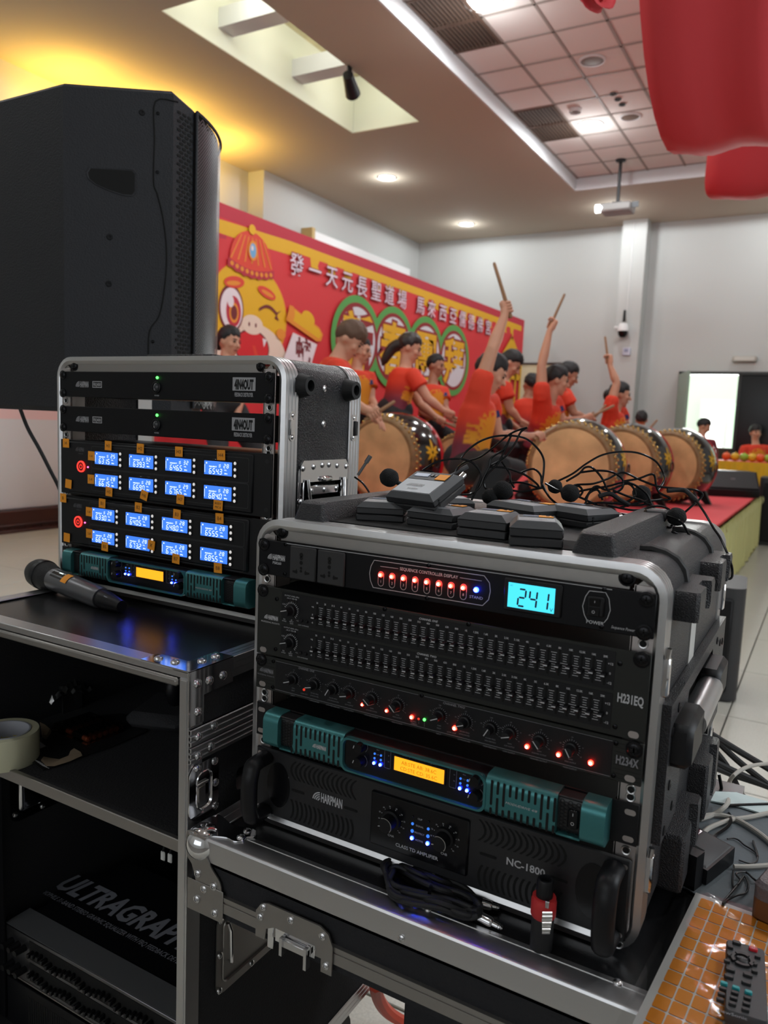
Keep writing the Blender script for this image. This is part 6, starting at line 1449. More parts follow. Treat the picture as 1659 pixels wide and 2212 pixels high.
for xa, xb in ((LX1 - .017, LX1 - .0005), (LX0 + .0005, LX0 + .017)):
    k = MB(); k.box(xa, xb, LY0 + .0005, LY0 + .027, LZ0, LZ1 - .0105, .0008); k.box(xa + .003, xb - .003, LY0 - .0008, LY0 + .002, LZ0, LZ1 - .012, .0006); k.build('front_upright', ALU, L, sharp=25)
lext(L, 'edge_extrusion', (LX1, LY0, LZ0), (LX1, LY1, LZ0), -X_, Z_, .030); lext(L, 'edge_extrusion', (LX1, LY1, LZ0), (LX1, LY1, LZ1), -X_, -Y_, .027, ribs=2); lext(L, 'edge_extrusion', (LX0, LY1, LZ1), (LX1, LY1, LZ1), -Z_, -Y_, .027, ribs=2)
k = MB(); k.box(LX0 + .018, LX1 - .018, LY0 - .004, LY0 + .006, LZ1 - .022, LZ1 - .0105, .003); k.build('front_lip', ALUD, L)
for z0, z1 in ((-.425, -.402), (-.448, -.4262)):
    k = MB()
    for a, c in ((0, .30), (.34, .64), (.68, 1)): k.box(LX1 - .004, LX1 + .0025, LY0 + .002, LY1 - .01, z0 + (z1 - z0) * a, z0 + (z1 - z0) * c, .0012)
    k.box(LX1 - .004, LX1 + .0012, LY0 + .002, LY1 - .01, z0, z1); k.build('lid_rail', ALU, L, sharp=25)
# corner bracket with rivets
k = MB(); k.prism([(LY0 - .001, LZ1 + .001), (LY0 + .082, LZ1 + .001), (LY0 + .082, LZ1 - .034), (LY0 + .026, LZ1 - .036), (LY0 + .026, LZ1 - .072), (LY0 - .001, LZ1 - .072)], lambda a, c, d: (d, a, c), LX1, LX1 + .0016)
k.prism([(LX1 + .0016, LY0 - .001), (LX1 + .0016, LY0 + .082), (LX1 - .030, LY0 + .082), (LX1 - .030, LY0 + .030), (LX1 - .085, LY0 + .030), (LX1 - .085, LY0 - .001)], lambda a, c, d: (a, c, d), LZ1, LZ1 + .0016)
cb = k.build('corner_bracket', CHROME, L)
for y, z in ((.010, -.018), (.032, -.020), (.058, -.020), (.012, -.056)): b = MB(); rivet(b, (LX1 + .0016, LY0 + y + .004, LZ1 + z), (1, 0, 0), .0062); b.build('rivet', RIVET, cb)
for x, y in ((-.068, .014), (-.040, .016), (-.016, .040), (-.016, .066)): b = MB(); rivet(b, (LX1 + x, LY0 + y, LZ1 + .0016), (0, 0, 1), .0062); b.build('rivet', RIVET, cb)
for y, z in ((.016, -.414), (.045, -.409), (.040, -.436), (.016, -.440), (.18, -.409), (.18, -.438)): b = MB(); rivet(b, (LX1 + .0026, LY0 + y, z), (1, 0, 0), .0060); b.build('rivet', RIVET, L)
# butterfly latch at the corner
la = MB(); dish(la, LY0 + .001, LY0 + .056, -.530, -.452, LX1 + .0005, .013, .010, 1); lt = la.build('latch_dish', CHROME, L)
k = MB(); k.box(LX1 - .004, LX1 + .004, LY0 + .014, LY0 + .036, -.483, -.479, .001); k.box(LX1 - .006, LX1 + .002, LY0 + .017, LY0 + .033, -.508, -.484, .002); k.lathe([(.007, 0), (.007, .005), (.003, .006)], (LX1 - .006, LY0 + .025, -.513), (1, 0, 0), 14); k.build('latch_wing', ALUD, lt)
for y, z in ((.016, -.457), (.048, -.459), (.050, -.490), (.050, -.523)): b = MB(); rivet(b, (LX1 + .002, LY0 + y, z), (1, 0, 0), .0055); b.build('rivet', RIVET, lt)
MB().prism(rrect(.792, .83, -.520, -.488, .008), lambda a, c, d: (d, a, c), LX1, LX1 + .002).build('hinge_plate', CHROME, L)
# recessed handle low on the side, and the back of the other one inside
k = MB(); dish(k, .758, .912, -.812, -.690, LX1 + .0004, .013, .009, 1); hd_ = k.build('handle_dish', ALUD, L)
MB().box(LX1 - .0080, LX1 - .0072, .775, .895, -.795, -.707).build('dish_floor', VOID, hd_)
k = MB(); k.tube([(LX1 + .002, .782, -.712), (LX1 + .006, .783, -.722), (LX1 + .006, .785, -.770), (LX1 + .002, .790, -.776)], .0028, 8); k.build('bail', CHROME, hd_)
for y, z in ((.765, -.698), (.765, -.750), (.765, -.804), (.80, -.696), (.835, -.806), (.870, -.696), (.880, -.806)): b = MB(); rivet(b, (LX1 + .002, y, z), (1, 0, 0), .0050); b.build('rivet', RIVET, hd_)
k = MB(); dish(k, .80, .93, -.735, -.615, LX0 + t_ + .003, .016, -.006, 1); hi = k.build('handle_box_inside', CHROME, L)
for y, z in ((.81, -.63), (.81, -.72), (.92, -.63), (.92, -.72), (.865, -.623), (.865, -.728)): b = MB(); rivet(b, (LX0 + t_ + .005, y, z), (1, 0, 0), .005); b.build('rivet', RIVET, hi)
for xs in (LX0 + .016, LX1 - .036): MB().box(xs, xs + .020, LY0 + .070, LY0 + .073, LZ0 + .02, ZS - .02).build('rack_rail', BLK, L)
for x in (LX0 + .07, LX1 - .07):
    for y in (LY0 + .08, LY1 - .08):
        k = MB(); k.box(x - .04, x + .04, y - .04, y + .04, LZ0 - .006, LZ0); k.box(x - .022, x - .017, y - .03, y + .03, FLOOR + .06, LZ0 - .006); k.box(x + .017, x + .022, y - .03, y + .03, FLOOR + .06, LZ0 - .006); o = k.build('castor', RIVET, L)
        MB().cyl((x - .016, y, FLOOR + .0805), (x + .016, y, FLOOR + .0805), .08, n=22).build('wheel', RUB, o)
# silver equaliser bolted in the lower bay
q0 = onz(0, 1975, -.900); UX = LX0 + .0245; UY = LY0 + .075; UZ = -.900
U = thing('silver_equaliser', 'older silver fronted graphic equaliser with ULTRAGRAPH lettering on its lid in the lower bay', 'audio unit', (UX, UY, UZ - .089))
MB().box(UX, UX + .4826, UY, UY + .004, UZ - .089, UZ, .001).build('front_panel', mat('brushed_dark_silver', (.20, .20, .215), .35, 1.0, bump=(60, .15)), U)
MB().box(UX + .02, UX + .4626, UY + .004, UY + .25, UZ - .088, UZ - .001).build('chassis', BLK, U)
MB().box(UX + .006, UX + .477, UY + .002, UY + .050, UZ - .001, UZ + .0004).build('lid_strip', mat('brushed_steel_lid', (.34, .35, .37), .36, .6, bump=(40, .2)), U)
k = MB(); fz = lambda a, c, d: (a, c, UZ + .0008)
k.text('ULTRAGRAPH PRO', .068, lambda a, c, d: fz(onz(112, 1917, UZ).x + a, onz(112, 1912, UZ).y + .024 + c, d), 0, 'L', .035, sx=.76, shear=.22)
k.text('AUDIOPHILE 31-BAND STEREO GRAPHIC EQUALIZER WITH FBQ FEEDBACK DETECTION SYSTEM MODEL', .0150, lambda a, c, d: fz(onz(82, 1920, UZ).x + a, onz(82, 1920, UZ).y + c, d), 0, 'L', .01, sx=.66, shear=.2)
k.build('lid_print', mat('lid_print_grey', (.34, .35, .40), .6), U)
s0 = None
for row in range(2):
    for i in range(31):
        x, z = UX + .085 + .0118 * i, UZ - .024 - .040 * row
        if s0 is None: s0 = MB().box(-.0028, .0028, -.012, 0, -.004, .004, .001).build('slider_cap', BLK, U, world=False); o = s0
        else: o = s0.copy(); COL.objects.link(o); o.parent = U
        o.location = V((x, UY - .0006, z + .004 * math.sin(i * .9 + row))) - U.location
    MB().box(UX + .075, UX + .452, UY - .0006, UY + .001, UZ - .040 - .040 * row, UZ - .006 - .040 * row).build('slider_window', VOID, U)
    for i in range(3): MB().cyl((UX + .028 + .017 * i, UY, UZ - .024 - .040 * row), (UX + .028 + .017 * i, UY - .020, UZ - .024 - .040 * row), .006, .005, 14).build('knob', BLK, U)
MB().box(UX + .001, UX + .482, UY - .0012, UY, UZ - .0885, UZ - .086).build('bottom_edge', ALUD, U)
r_ = thing('vented_unit', 'black vented rack unit below the silver equaliser, mostly in the dark', 'audio unit', (UX, UY, UZ - .19))
MB().box(UX, UX + .4826, UY, UY + .004, UZ - .185, UZ - .097, .001).build('front_panel', BLK, r_); MB().box(UX + .02, UX + .4626, UY + .004, UY + .22, UZ - .185, UZ - .098).build('chassis', BLK, r_)
k = MB()
for i in range(26): k.box(UX + .07 + .006 * i, UX + .073 + .006 * i, UY - .0004, UY, UZ - .165, UZ - .112)
k.build('vent_slots', VOID, r_)['kind'] = 'stuff'
for i, (pts, r) in enumerate((([(-.88, 1.16, -.60), (-.87, 1.06, -.70), (-.84, 1.00, -.82), (-.78, .97, -.885), (-.71, 1.02, -.89)], .0038), ([(-.80, 1.18, -.62), (-.77, 1.08, -.76), (-.73, 1.0, -.86), (-.76, .95, -.893), (-.82, 1.0, -.893)], .0045), ([(-.72, 1.19, -.6), (-.74, 1.1, -.74), (-.80, 1.04, -.86), (-.70, .98, -.893)], .0034))):
    tag(MB().tube(smooth_path(pts, 6), r, 8).build('patch_cable', BLKG), 'black patch cable drooping onto the silver equaliser, {} of three'.format(('first', 'second', 'third')[i]), 'cable', 'patch cables in the lower bay')
for i, (px, py) in enumerate(((350, 1850), (365, 1855))):
    q = ony(px, py, .86); tag(MB().box(q.x - .005, q.x + .005, q.y, q.y + .004, q.z - .008, q.z + .008, .002).build('cable_tag', mat('tag_white', rgb(225, 225, 222), .6)), 'small white cable tag hanging in the lower bay, {}'.format(('round ended one', 'square one')[i]), 'tag')
    c = MB(); c.tube([q + V((0, .002, .008)), q + V((.004, .02, .06)), q + V((.0, .05, .25))], .002, 6); tag(c.build('thin_cable', BLK), 'thin cable above the {} white tag in the lower bay'.format(('round ended', 'square')[i]), 'cable')
# ---- low case carrying the moulded rack
Rr = thing('flight_case', 'low black flight case with thick silver front beam under the moulded rack case', 'flight case', (-.37, .97, FLOOR))
RX0, RX1, RY0, RY1, RZ = -.664, -.062, .692, 1.265, -.530
MB().box(RX0 + .004, RX1 - .004, RY0 + .004, RY1 - .004, RZ - .012, RZ - .0015).build('top_panel', LAM, Rr)
MB().box(RX0 + .004, RX1 - .004, RY0 + .003, RY0 + .012, RZ - .10, RZ - .004).build('front_panel', FELT, Rr); MB().box(RX0 + .003, RX0 + .012, RY0 + .012, RY1 - .004, RZ - .10, RZ - .004).build('side_panel', FELT, Rr)
k = MB(); P_ = [(RY0, RZ - .034), (RY0, RZ - .0035), (RY0 + .0012, RZ - .0010), (RY0 + .0035, RZ), (RY0 + .0245, RZ), (RY0 + .0250, RZ - .0008), (RY0 + .0262, RZ - .0008), (RY0 + .0268, RZ), (RY0 + .0330, RZ), (RY0 + .0330, RZ - .0014), (RY0 + .0014, RZ - .0030), (RY0 + .0014, RZ - .0295), (RY0 + .0008, RZ - .030), (RY0, RZ - .0305)]
k.prism(P_, lambda a, c, d: (d, a, c), RX0 + .012, RX1); k.build('front_beam', ALU, Rr, sharp=25)
lext(Rr, 'edge_extrusion', (RX0, RY0, RZ + .0005), (RX0, RY1, RZ + .0005), X_, -Z_, .030, ribs=2)
k = MB(); P_ = [(RY0 - .002, -.6185), (RY0 - .002, -.6055), (RY0 - .0008, -.6050), (RY0 - .0008, -.6035), (RY0 - .002, -.6030), (RY0 - .002, -.5975), (RY0 + .004, -.5975), (RY0 + .004, -.6185)]
k.prism(P_, lambda a, c, d: (d, a, c), RX0 + .01, RX1); k.build('lower_rail', ALUD, Rr, sharp=25)
for x, y in ((-.335, RZ + .0), (-.13, RZ + .0)): b = MB(); rivet(b, (x, RY0 + .0285, RZ), (0, 0, 1), .0050); b.build('rivet', RIVET, Rr)
for x in (-.352, -.12): b = MB(); rivet(b, (x, RY0, RZ - .024), (0, -1, 0), .0042); b.build('rivet', RIVET, Rr)
# ball corner: dome with three lobed flanges
bc = V((RX0 + .016, RY0 + .012, RZ - .015))
k = MB(); k.ball(bc, .0235, 28, 18); bo = k.build('ball_corner', CHROME, Rr)
k = MB(); pt_ = [(-.662, .690), (-.640, .690), (-.628, .698), (-.612, .705), (-.598, .704), (-.590, .712), (-.592, .720), (-.584, .728), (-.592, .738), (-.606, .738), (-.625, .732), (-.648, .740), (-.662, .738)]
k.prism([tuple(p)[:2] for p in smooth_path([(a, c, 0) for a, c in pt_], 3, True)], lambda a, c, d: (a, c, d), RZ + .0003, RZ + .0022); k.build('top_flange', CHROME, bo)
k = MB(); pf = [(-.664, -.528), (-.640, -.528), (-.634, -.548), (-.622, -.566), (-.608, -.580), (-.606, -.596), (-.616, -.604), (-.624, -.600), (-.632, -.608), (-.644, -.604), (-.650, -.585), (-.656, -.570), (-.664, -.560)]
k.prism([tuple(p)[:2] for p in smooth_path([(a, c, 0) for a, c in pf], 3, True)], lambda a, c, d: (a, d, c), RY0 - .0022, RY0 - .0004); fo = k.build('front_flange', ALUD, bo)
for x, z in ((-.618, -.588), (-.634, -.597), (-.645, -.580)): b = MB(); rivet(b, (x, RY0 - .0022, z), (0, -1, 0), .0055); b.build('rivet', RIVET, fo)
for x, y in ((-.597, .715), (-.600, .731)): b = MB(); rivet(b, (x, y, RZ + .0022), (0, 0, 1), .0055); b.build('rivet', RIVET, bo)
k = MB(); k.box(-.662, -.602, RY0 - .0032, RY0 - .002, -.632, -.590, .0006); o = k.build('corner_plate', ALUD, Rr)
for x, z in ((-.645, -.614), (-.615, -.622)): b = MB(); rivet(b, (x, RY0 - .0032, z), (0, -1, 0), .0055); b.build('rivet', RIVET, o)
# butterfly latch in the lower rail
k = MB(); P_ = [(-.548, -.625), (-.548, -.592), (-.540, -.580), (-.530, -.577), (-.455, -.577), (-.443, -.583), (-.437, -.596), (-.437, -.632), (-.452, -.632), (-.452, -.612), (-.462, -.604), (-.520, -.604), (-.532, -.610), (-.534, -.625)]
k.prism(P_, lambda a, c, d: (a, d, c), RY0 - .0050, RY0 - .0028); la = k.build('latch_plate', ALUD, Rr)
k = MB(); k.box(-.531, -.522, RY0 - .004, RY0 + .006, -.634, -.604, .001); k.box(-.520, -.462, RY0 - .0035, RY0 + .004, -.622, -.604, .001); k.build('latch_pocket', CHROME, la)
k = MB(); k.box(-.505, -.468, RY0 - .010, RY0 - .004, -.620, -.610, .001); k.box(-.507, -.503, RY0 - .012, RY0 - .004, -.630, -.608); k.box(-.472, -.468, RY0 - .012, RY0 - .004, -.634, -.608); k.build('latch_hook', RIVET, la)
for x, z in ((-.541, -.598), (-.537, -.584), (-.496, -.585), (-.451, -.588), (-.445, -.622)): b = MB(); rivet(b, (x, RY0 - .005, z), (0, -1, 0), .0048); b.build('rivet', RIVET, la)
# trunk below that carries the low case
T = thing('equipment_trunk', 'plain black trunk standing in the dark under the low flight case', 'trunk', (-.24, 1.03, FLOOR))
MB().box(-.40, -.075, .80, 1.25, FLOOR + .012, RZ - .1005, .004).build('body', FELT, T)
for x in (-.37, -.105):
    for y in (.83, 1.22): MB().cyl((x, y, FLOOR), (x, y, FLOOR + .013), .022, n=14).build('foot', RUB, T)
# ================================================================ things on the tall flight case and its shelf
ZT = LZ1 - .003
tail = onz(263, 1310, ZT + .0125); hdp = onz(86, 1238, ZT + .0275); ax = (tail - hdp).normalized(); ml = (tail - hdp).length
GUN = mat('gunmetal_paint', (.17, .17, .18), .34, .7); MESHM = mat('mic_mesh', (.016, .016, .017), .45, .3, bump=(900, .9))
mc = thing('handheld_microphone', 'grey handheld wireless microphone with black head lying on the tall flight case', 'microphone', (hdp + tail) / 2 - V((0, 0, .02)))
k = MB(); k.lathe([(.0001, -.027), (.012, -.0245), (.0205, -.017), (.0252, -.006), (.0262, .004), (.0262, .010)], hdp, ax, 28); k.build('grille_ball', MESHM, mc)
k = MB(); k.lathe([(.0262, .010), (.0272, .011), (.0272, .019), (.0262, .020)], hdp, ax, 28, cap=False); k.build('grille_band', BLK, mc)
k = MB(); k.lathe([(.0258, .020), (.0240, .034), (.0205, .046), (.0195, .050), (.0001, .050)], hdp, ax, 28); k.build('grille_neck', MESHM, mc)
k = MB(); k.lathe([(.0001, .049), (.0192, .049), (.0198, .054), (.0196, .100), (.0186, ml - .075), (.0178, ml - .062), (.0170, ml - .058), (.0001, ml - .058)], hdp, ax, 28); k.build('barrel', GUN, mc)
k = MB(); k.lathe([(.0001, ml - .058), (.0150, ml - .058), (.0158, ml - .052), (.0150, ml - .040), (.0095, ml), (.0001, ml)], hdp, ax, 24); k.build('antenna_cap', BLK, mc)
x_, y_, z_ = basis(ax); upv = (V((0, 0, 1)) - ax * ax.z).normalized(); sdv = ax.cross(upv); sdv = -sdv if sdv.dot(-FW) < 0 else sdv
def onb(l, a, r): n_ = upv * math.cos(a) + sdv * math.sin(a); return hdp + ax * l + n_ * r
k = MB(); vs = [onb(l, a, .0201) for l in (.062, .108) for a in (.05, .25, .5, .75, .95)]; k.add(vs, [(i, i + 1, i + 6, i + 5) for i in range(4)]); dd = k.build('display_window', BLKG, mc)
k = MB(); vs = [onb(l, a, .0203) for l in (.080, .092) for a in (.30, .42)]; k.add(vs, [(0, 1, 3, 2)]); k.build('display_lamp', glow('mic_display', (.8, 1, .95), 1.2), dd)
k = MB(); vs = [onb(l, a, .0204) for l in (.100, .117) for a in (.1, .35, .6, .85, 1.1)]; k.add(vs, [(i, i + 1, i + 6, i + 5) for i in range(4)]); k.build('sticker', ORANGE, mc)
k = MB(); vs = [onb(l, .75 + s, .0150 - .0070 * (l - ml + .04) / .04 + .0004) for l in (ml - .036, ml - .010) for s in (-.06, .06)]; k.add(vs, [(0, 1, 3, 2)]); k.build('cap_stripe', PRINTD, mc)
# tape
tc = onz(10, 1577, ZS + .049); tc.z = ZS
CRT = mat('cream_tape', rgb(198, 196, 168), .6); CARD = mat('grey_card_core', rgb(168, 170, 178), .6)
tp = thing('tape_roll', 'roll of cream masking tape standing flat on the case shelf', 'tape', tc)
k = MB(); k.lathe([(.0385, .0005), (.0505, 0), (.0510, .002), (.0510, .047), (.0503, .049), (.0385, .0485)], tc, (0, 0, 1), 44, cap=False); k.build('tape', CRT, tp)
k = MB(); k.lathe([(.0360, .001), (.0385, .001), (.0386, .0495), (.0360, .0495), (.0360, .001)], tc, (0, 0, 1), 44, cap=False); k.build('core', CARD, tp)
k = MB(); 
for a0, s in ((125, 'Unix Tape'), (35, 'Unix Tape'), (215, 'Unix Tape')):
    vs, fs = glyphs(s, .01); w0 = sum(v[0] for v in vs) / len(vs)
    k.add([(tc.x + .0358 * math.cos(math.radians(a0) - (v[0] - w0) * .0105 / .036), tc.y + .0358 * math.sin(math.radians(a0) - (v[0] - w0) * .0105 / .036), tc.z + .018 + v[1] * .0105) for v in vs], fs)
k.build('core_print', mat('yellow_print', rgb(206, 186, 84), .6), tp)
# torn battery card with blister
def film(name, tint, gl=.10, al=.10, bs=60, bstr=.6):
    m = bpy.data.materials.new(name); m.use_nodes = True; nt = m.node_tree; N, Lk = nt.nodes, nt.links; N.remove(N['Principled BSDF']); out = N['Material Output']
    tr = N.new('ShaderNodeBsdfTransparent'); tr.inputs[0].default_value = (*tint, 1); g_ = N.new('ShaderNodeBsdfGlossy'); g_.inputs['Roughness'].default_value = gl; mx = N.new('ShaderNodeMixShader'); fr = N.new('ShaderNodeFresnel'); fr.inputs[0].default_value = 1.35; ad = N.new('ShaderNodeMath'); ad.operation = 'ADD'; ad.inputs[1].default_value = al
    tcn = N.new('ShaderNodeTexCoord'); nz = N.new('ShaderNodeTexNoise'); nz.inputs['Scale'].default_value = bs; bp = N.new('ShaderNodeBump'); bp.inputs['Strength'].default_value = bstr; bp.inputs['Distance'].default_value = .004
    Lk.new(tcn.outputs['Object'], nz.inputs['Vector']); Lk.new(nz.outputs['Fac'], bp.inputs['Height']); Lk.new(bp.outputs['Normal'], g_.inputs['Normal']); Lk.new(fr.outputs[0], ad.inputs[0]); Lk.new(ad.outputs[0], mx.inputs[0]); Lk.new(tr.outputs[0], mx.inputs[1]); Lk.new(g_.outputs[0], mx.inputs[2]); Lk.new(mx.outputs[0], out.inputs[0]); return m
CLEAR = film('clear_film', (.93, .93, .94)); CLEARB = film('clear_blister', (.85, .74, .68), .10, .05, 60, .25)
zc = ZS + .002; q = lambda x, y, z=zc: onz(x, y, z)
bp_ = thing('battery_pack', 'torn black card with clear blister of small batteries on the case shelf', 'batteries', q(190, 1600))
k = MB(); crd = [q(30, 1617), q(92, 1665), q(180, 1634), q(245, 1612), q(318, 1580), q(262, 1542), q(205, 1548), q(110, 1585)]
k.rings([[p for p in crd], [p + V((0, 0, .0012)) for p in crd]]); k.build('card', mat('black_card', (.014, .014, .015), .4), bp_)
k = MB(); tor = [(88, 1642), (100, 1655), (118, 1655), (150, 1645), (178, 1632), (174, 1624), (160, 1616), (152, 1622), (148, 1632), (128, 1640), (108, 1637), (94, 1634)]
k.rings([[q(x, y, zc + .0013) for x, y in tor], [q(x, y, zc + .0022) for x, y in tor]]); k.build('torn_edge', mat('torn_card', rgb(172, 152, 128), .8), bp_)
k = MB(); k.rings([[q(x, y, zc + .0014) for x, y in ((88, 1562), (100, 1570), (112, 1580), (100, 1598), (92, 1594))], [q(x, y, zc + .020) for x, y in ((86, 1560), (97, 1565), (108, 1574), (101, 1588), (94, 1588))]]); k.build('curled_flap', mat('torn_card', rgb(172, 152, 128), .8), bp_)
k = MB(); k.add([q(x, y, zc + .0016) for x, y in ((66, 1606), (84, 1600), (100, 1612), (84, 1618))], [(0, 1, 2, 3)])
for i in range(5): a = q(72 + i * 4.5, 1640 + i * 3.2, zc + .0016); c = q(88 + i * 4.5, 1647 + i * 3.2, zc + .0016); w = (c - a).cross(V((0, 0, 1))).normalized() * .0007; k.add([a - w, a + w, c + w, c - w], [(0, 1, 2, 3)])
k.build('card_print', PRINT, bp_)
e1 = (q(288, 1568) - q(182, 1606)); u1 = e1.normalized(); v1 = V((0, 0, 1)).cross(u1); v1 = v1 if v1.y > 0 else -v1; o1 = q(186, 1608, zc)
b0 = None; COP = mat('copper_battery', (.62, .20, .11), .32, .5)
for r in range(2):
    for i in range(6):
        c = o1 + u1 * (.0055 + .0112 * i) + v1 * (.001 + .046 * r) + V((0, 0, .0070)); k = MB(); k.lathe([(.0020, -.0012), (.0020, 0), (.0048, 0), (.0051, .0006)], c, v1, 14); k.lathe([(.0051, .0006), (.0051, .012), (.00505, .0122)], c, v1, 14, 0, False); k.lathe([(.00505, .0122), (.0050, .040), (.0030, .0404)], c, v1, 14, 1)
        k.build('battery', [COP, BLK], bp_)
k = MB(); B0 = [o1 + u1 * a + v1 * c for a, c in ((-.004, -.006), (.072, -.006), (.072, .094), (-.004, .094))]; k.rings([[p + V((0, 0, .0015)) for p in B0], [p + V((0, 0, .0135)) + ((B0[0] + B0[2]) / 2 - p) * .06 for p in B0]]); k.build('blister', CLEARB, bp_)
# crumpled clear bag
k = MB(); cc_ = q(178, 1545, ZS); rnd = random.Random(5); NU, NV = 16, 9; vs = []
for j in range(NV):
    for i in range(NU):
        u, w = i / (NU - 1) - .5, j / (NV - 1) - .5; p = cc_ + u1 * (u * .085) + v1 * (.05 + w * .05); vs.append(p + V((0, 0, .030 + .022 * (1 - 4 * u * u) * (1 - 3 * w * w) + rnd.uniform(-.006, .006))))
k.add(vs, [(j * NU + i, j * NU + i + 1, (j + 1) * NU + i + 1, (j + 1) * NU + i) for j in range(NV - 1) for i in range(NU - 1)])
base = [cc_ + u1 * a + v1 * c for a, c in ((-.02, .03), (.02, .03), (.0, .07))]; k.add([p + V((0, 0, z)) for z in (.0, .035) for p in base], [(0, 1, 4, 3), (1, 2, 5, 4), (2, 0, 3, 5)])
tag(k.build('plastic_bag', film('grey_film', (.60, .61, .65), .30, .42, 50, .8), sharp=20), 'crumpled clear plastic bag behind the batteries on the case shelf', 'bag')
pk = onz(345, 1570, ZS); M = Matrix.Translation(pk) @ Matrix.Rotation(.35, 4, 'Z'); k = MB(); k.box(-.055, .055, -.03, .09, .001, .032, .012, M=M); po = k.build('fabric_pouch', mat('ribbed_black_fabric', (.030, .030, .033), .8, bump=(420, .7))); tag(po, 'flat black ribbed fabric pouch at the back of the case shelf', 'pouch')
k = MB(); hp_ = onz(370, 1500, ZS + .10); k.tube(smooth_path([hp_ + V(p) for p in ((-.05, .05, .02), (-.03, .03, .05), (0, .03, .06), (.025, .04, .03), (.028, .05, -.03))], 5), .009, 10); k.ball(hp_ + V((.026, .05, -.045)), (.016, .022, .030), 14, 8); k.ball(hp_ + V((-.05, .06, -.02)), (.016, .022, .030), 14, 8)
k.tube([hp_ + V((.026, .06, -.07)), hp_ + V((.02, .06, -.0995))], .006, 8); tag(k.build('headphones', BLK), 'black headphones in the shadow at the back of the case shelf', 'headphones')
# ================================================================ things on the low case in front of the moulded rack
ZR = RZ - .0015
cs = thing('cable_coil', 'coiled black audio cable with two jack plugs lying before the moulded rack', 'cable', onz(920, 1945, ZR))
def zp(x, y, h=.006): return onz(x, y, ZR + h)
k = MB()
for i in range(5):
    dx, dy = i * 5 - 10, i * 7 - 14
    lp = [(836 + dx * .3, 1900 + dy), (838 + dx, 1875 + dy * .7), (860, 1866 + dy * .8), (900, 1885 + dy), (950, 1908 + dy), (1000, 1925 + dy * .8), (1036, 1955 + dy * .6), (1030, 1972 + dy * .5), (1000, 1968 + dy), (950, 1950 + dy * .9), (890, 1938 + dy), (850, 1925 + dy)]
    k.tube(smooth_path([zp(x, y, .005 + .004 * ((i + j) % 3) + .004 * (j in (3, 4, 9))) for j, (x, y) in enumerate(lp)], 4, True), .0031, 8, closed=True)
k.build('cable_loops', RUB, cs)['kind'] = 'stuff'
k = MB(); k.tube([zp(935, 1898, .003), zp(930, 1918, .022), zp(925, 1942, .003)], .002, 6); k.build('tie', BLK, cs)
for (a, c, d) in (((985, 1950), (1036, 1980), (1086, 2006)), ((1005, 1938), (1040, 1952), (1080, 1962))):
    A1_, B1_, C1_ = zp(*a, .0085), zp(*c, .0075), zp(*d, .0050); k = MB(); k.tube([A1_, A1_.lerp(B1_, .5), B1_], [.0042, .0062, .0064], 12); j = k.build('plug_sleeve', BLK, cs)
    ax_ = (C1_ - B1_).normalized(); ln = (C1_ - B1_).length; k = MB(); k.lathe([(.0001, 0), (.0056, 0), (.0054, ln * .45), (.0046, ln * .55), (.0034, ln * .58), (.0033, ln * .80), (.0024, ln * .81), (.0033, ln * .83), (.0033, ln * .88), (.0020, ln * .90), (.0031, ln * .93), (.0014, ln), (.0001, ln)], B1_, ax_, 16); k.build('jack', CHROME, j)
sp_ = onz(1168, 2048, ZR); sc = thing('speaker_connector', 'black round cable connector with red collar and silver latch standing on its end', 'connector', sp_)
SQ = .72
k = MB(); k.lathe([(r * SQ, h * SQ) for r, h in ((.0150, 0), (.0158, .002), (.0158, .052), (.0150, .056))], sp_, (0, 0, 1), 28); k.build('barrel', RUB, sc)
k = MB(); k.lathe([(r * SQ, h * SQ) for r, h in ((.0160, .050), (.0178, .053), (.0178, .074), (.0166, .077), (.0166, .080), (.012, .080))], sp_, (0, 0, 1), 28); k.build('red_collar', mat('red_collar', rgb(196, 46, 48), .45), sc)
k = MB(); k.lathe([(r * SQ, h * SQ) for r, h in ((.0118, .078), (.0118, .104), (.0108, .106), (.0085, .106), (.0080, .098), (.0001, .098))], sp_, (0, 0, 1), 24); k.build('nose', BLK, sc)
ld = V((.55, -.84, 0)).normalized(); lx_ = V((-ld.y, ld.x, 0)); k = MB()
for i in range(7):
    z = (.066 - i * .0048) * SQ; w = (.0072 - .0004 * max(0, i - 2)) * SQ; c = sp_ + ld * ((.0180 + .0006 * (i % 2)) * SQ) + V((0, 0, z)); k.add([c + lx_ * a + V((0, 0, e * SQ)) + ld * (q_ * SQ) for a, e, q_ in ((-w, -.0022, 0), (w, -.0022, 0), (w, .0022, 0), (-w, .0022, 0), (-w, -.0016, .0016), (w, -.0016, .0016), (w, .0010, .0016), (-w, .0010, .0016))], [(0, 1, 5, 4), (1, 2, 6, 5), (2, 3, 7, 6), (3, 0, 4, 7), (4, 5, 6, 7)])
k.build('latch_grip', RIVET, sc)
c = sp_ + ld * (.0165 * SQ); k = MB(); k.box(c.x - .002, c.x + .002, c.y - .002, c.y + .002, ZR + .073 * SQ, ZR + .083 * SQ, .0006); k.build('latch_tip', CHROME, sc)
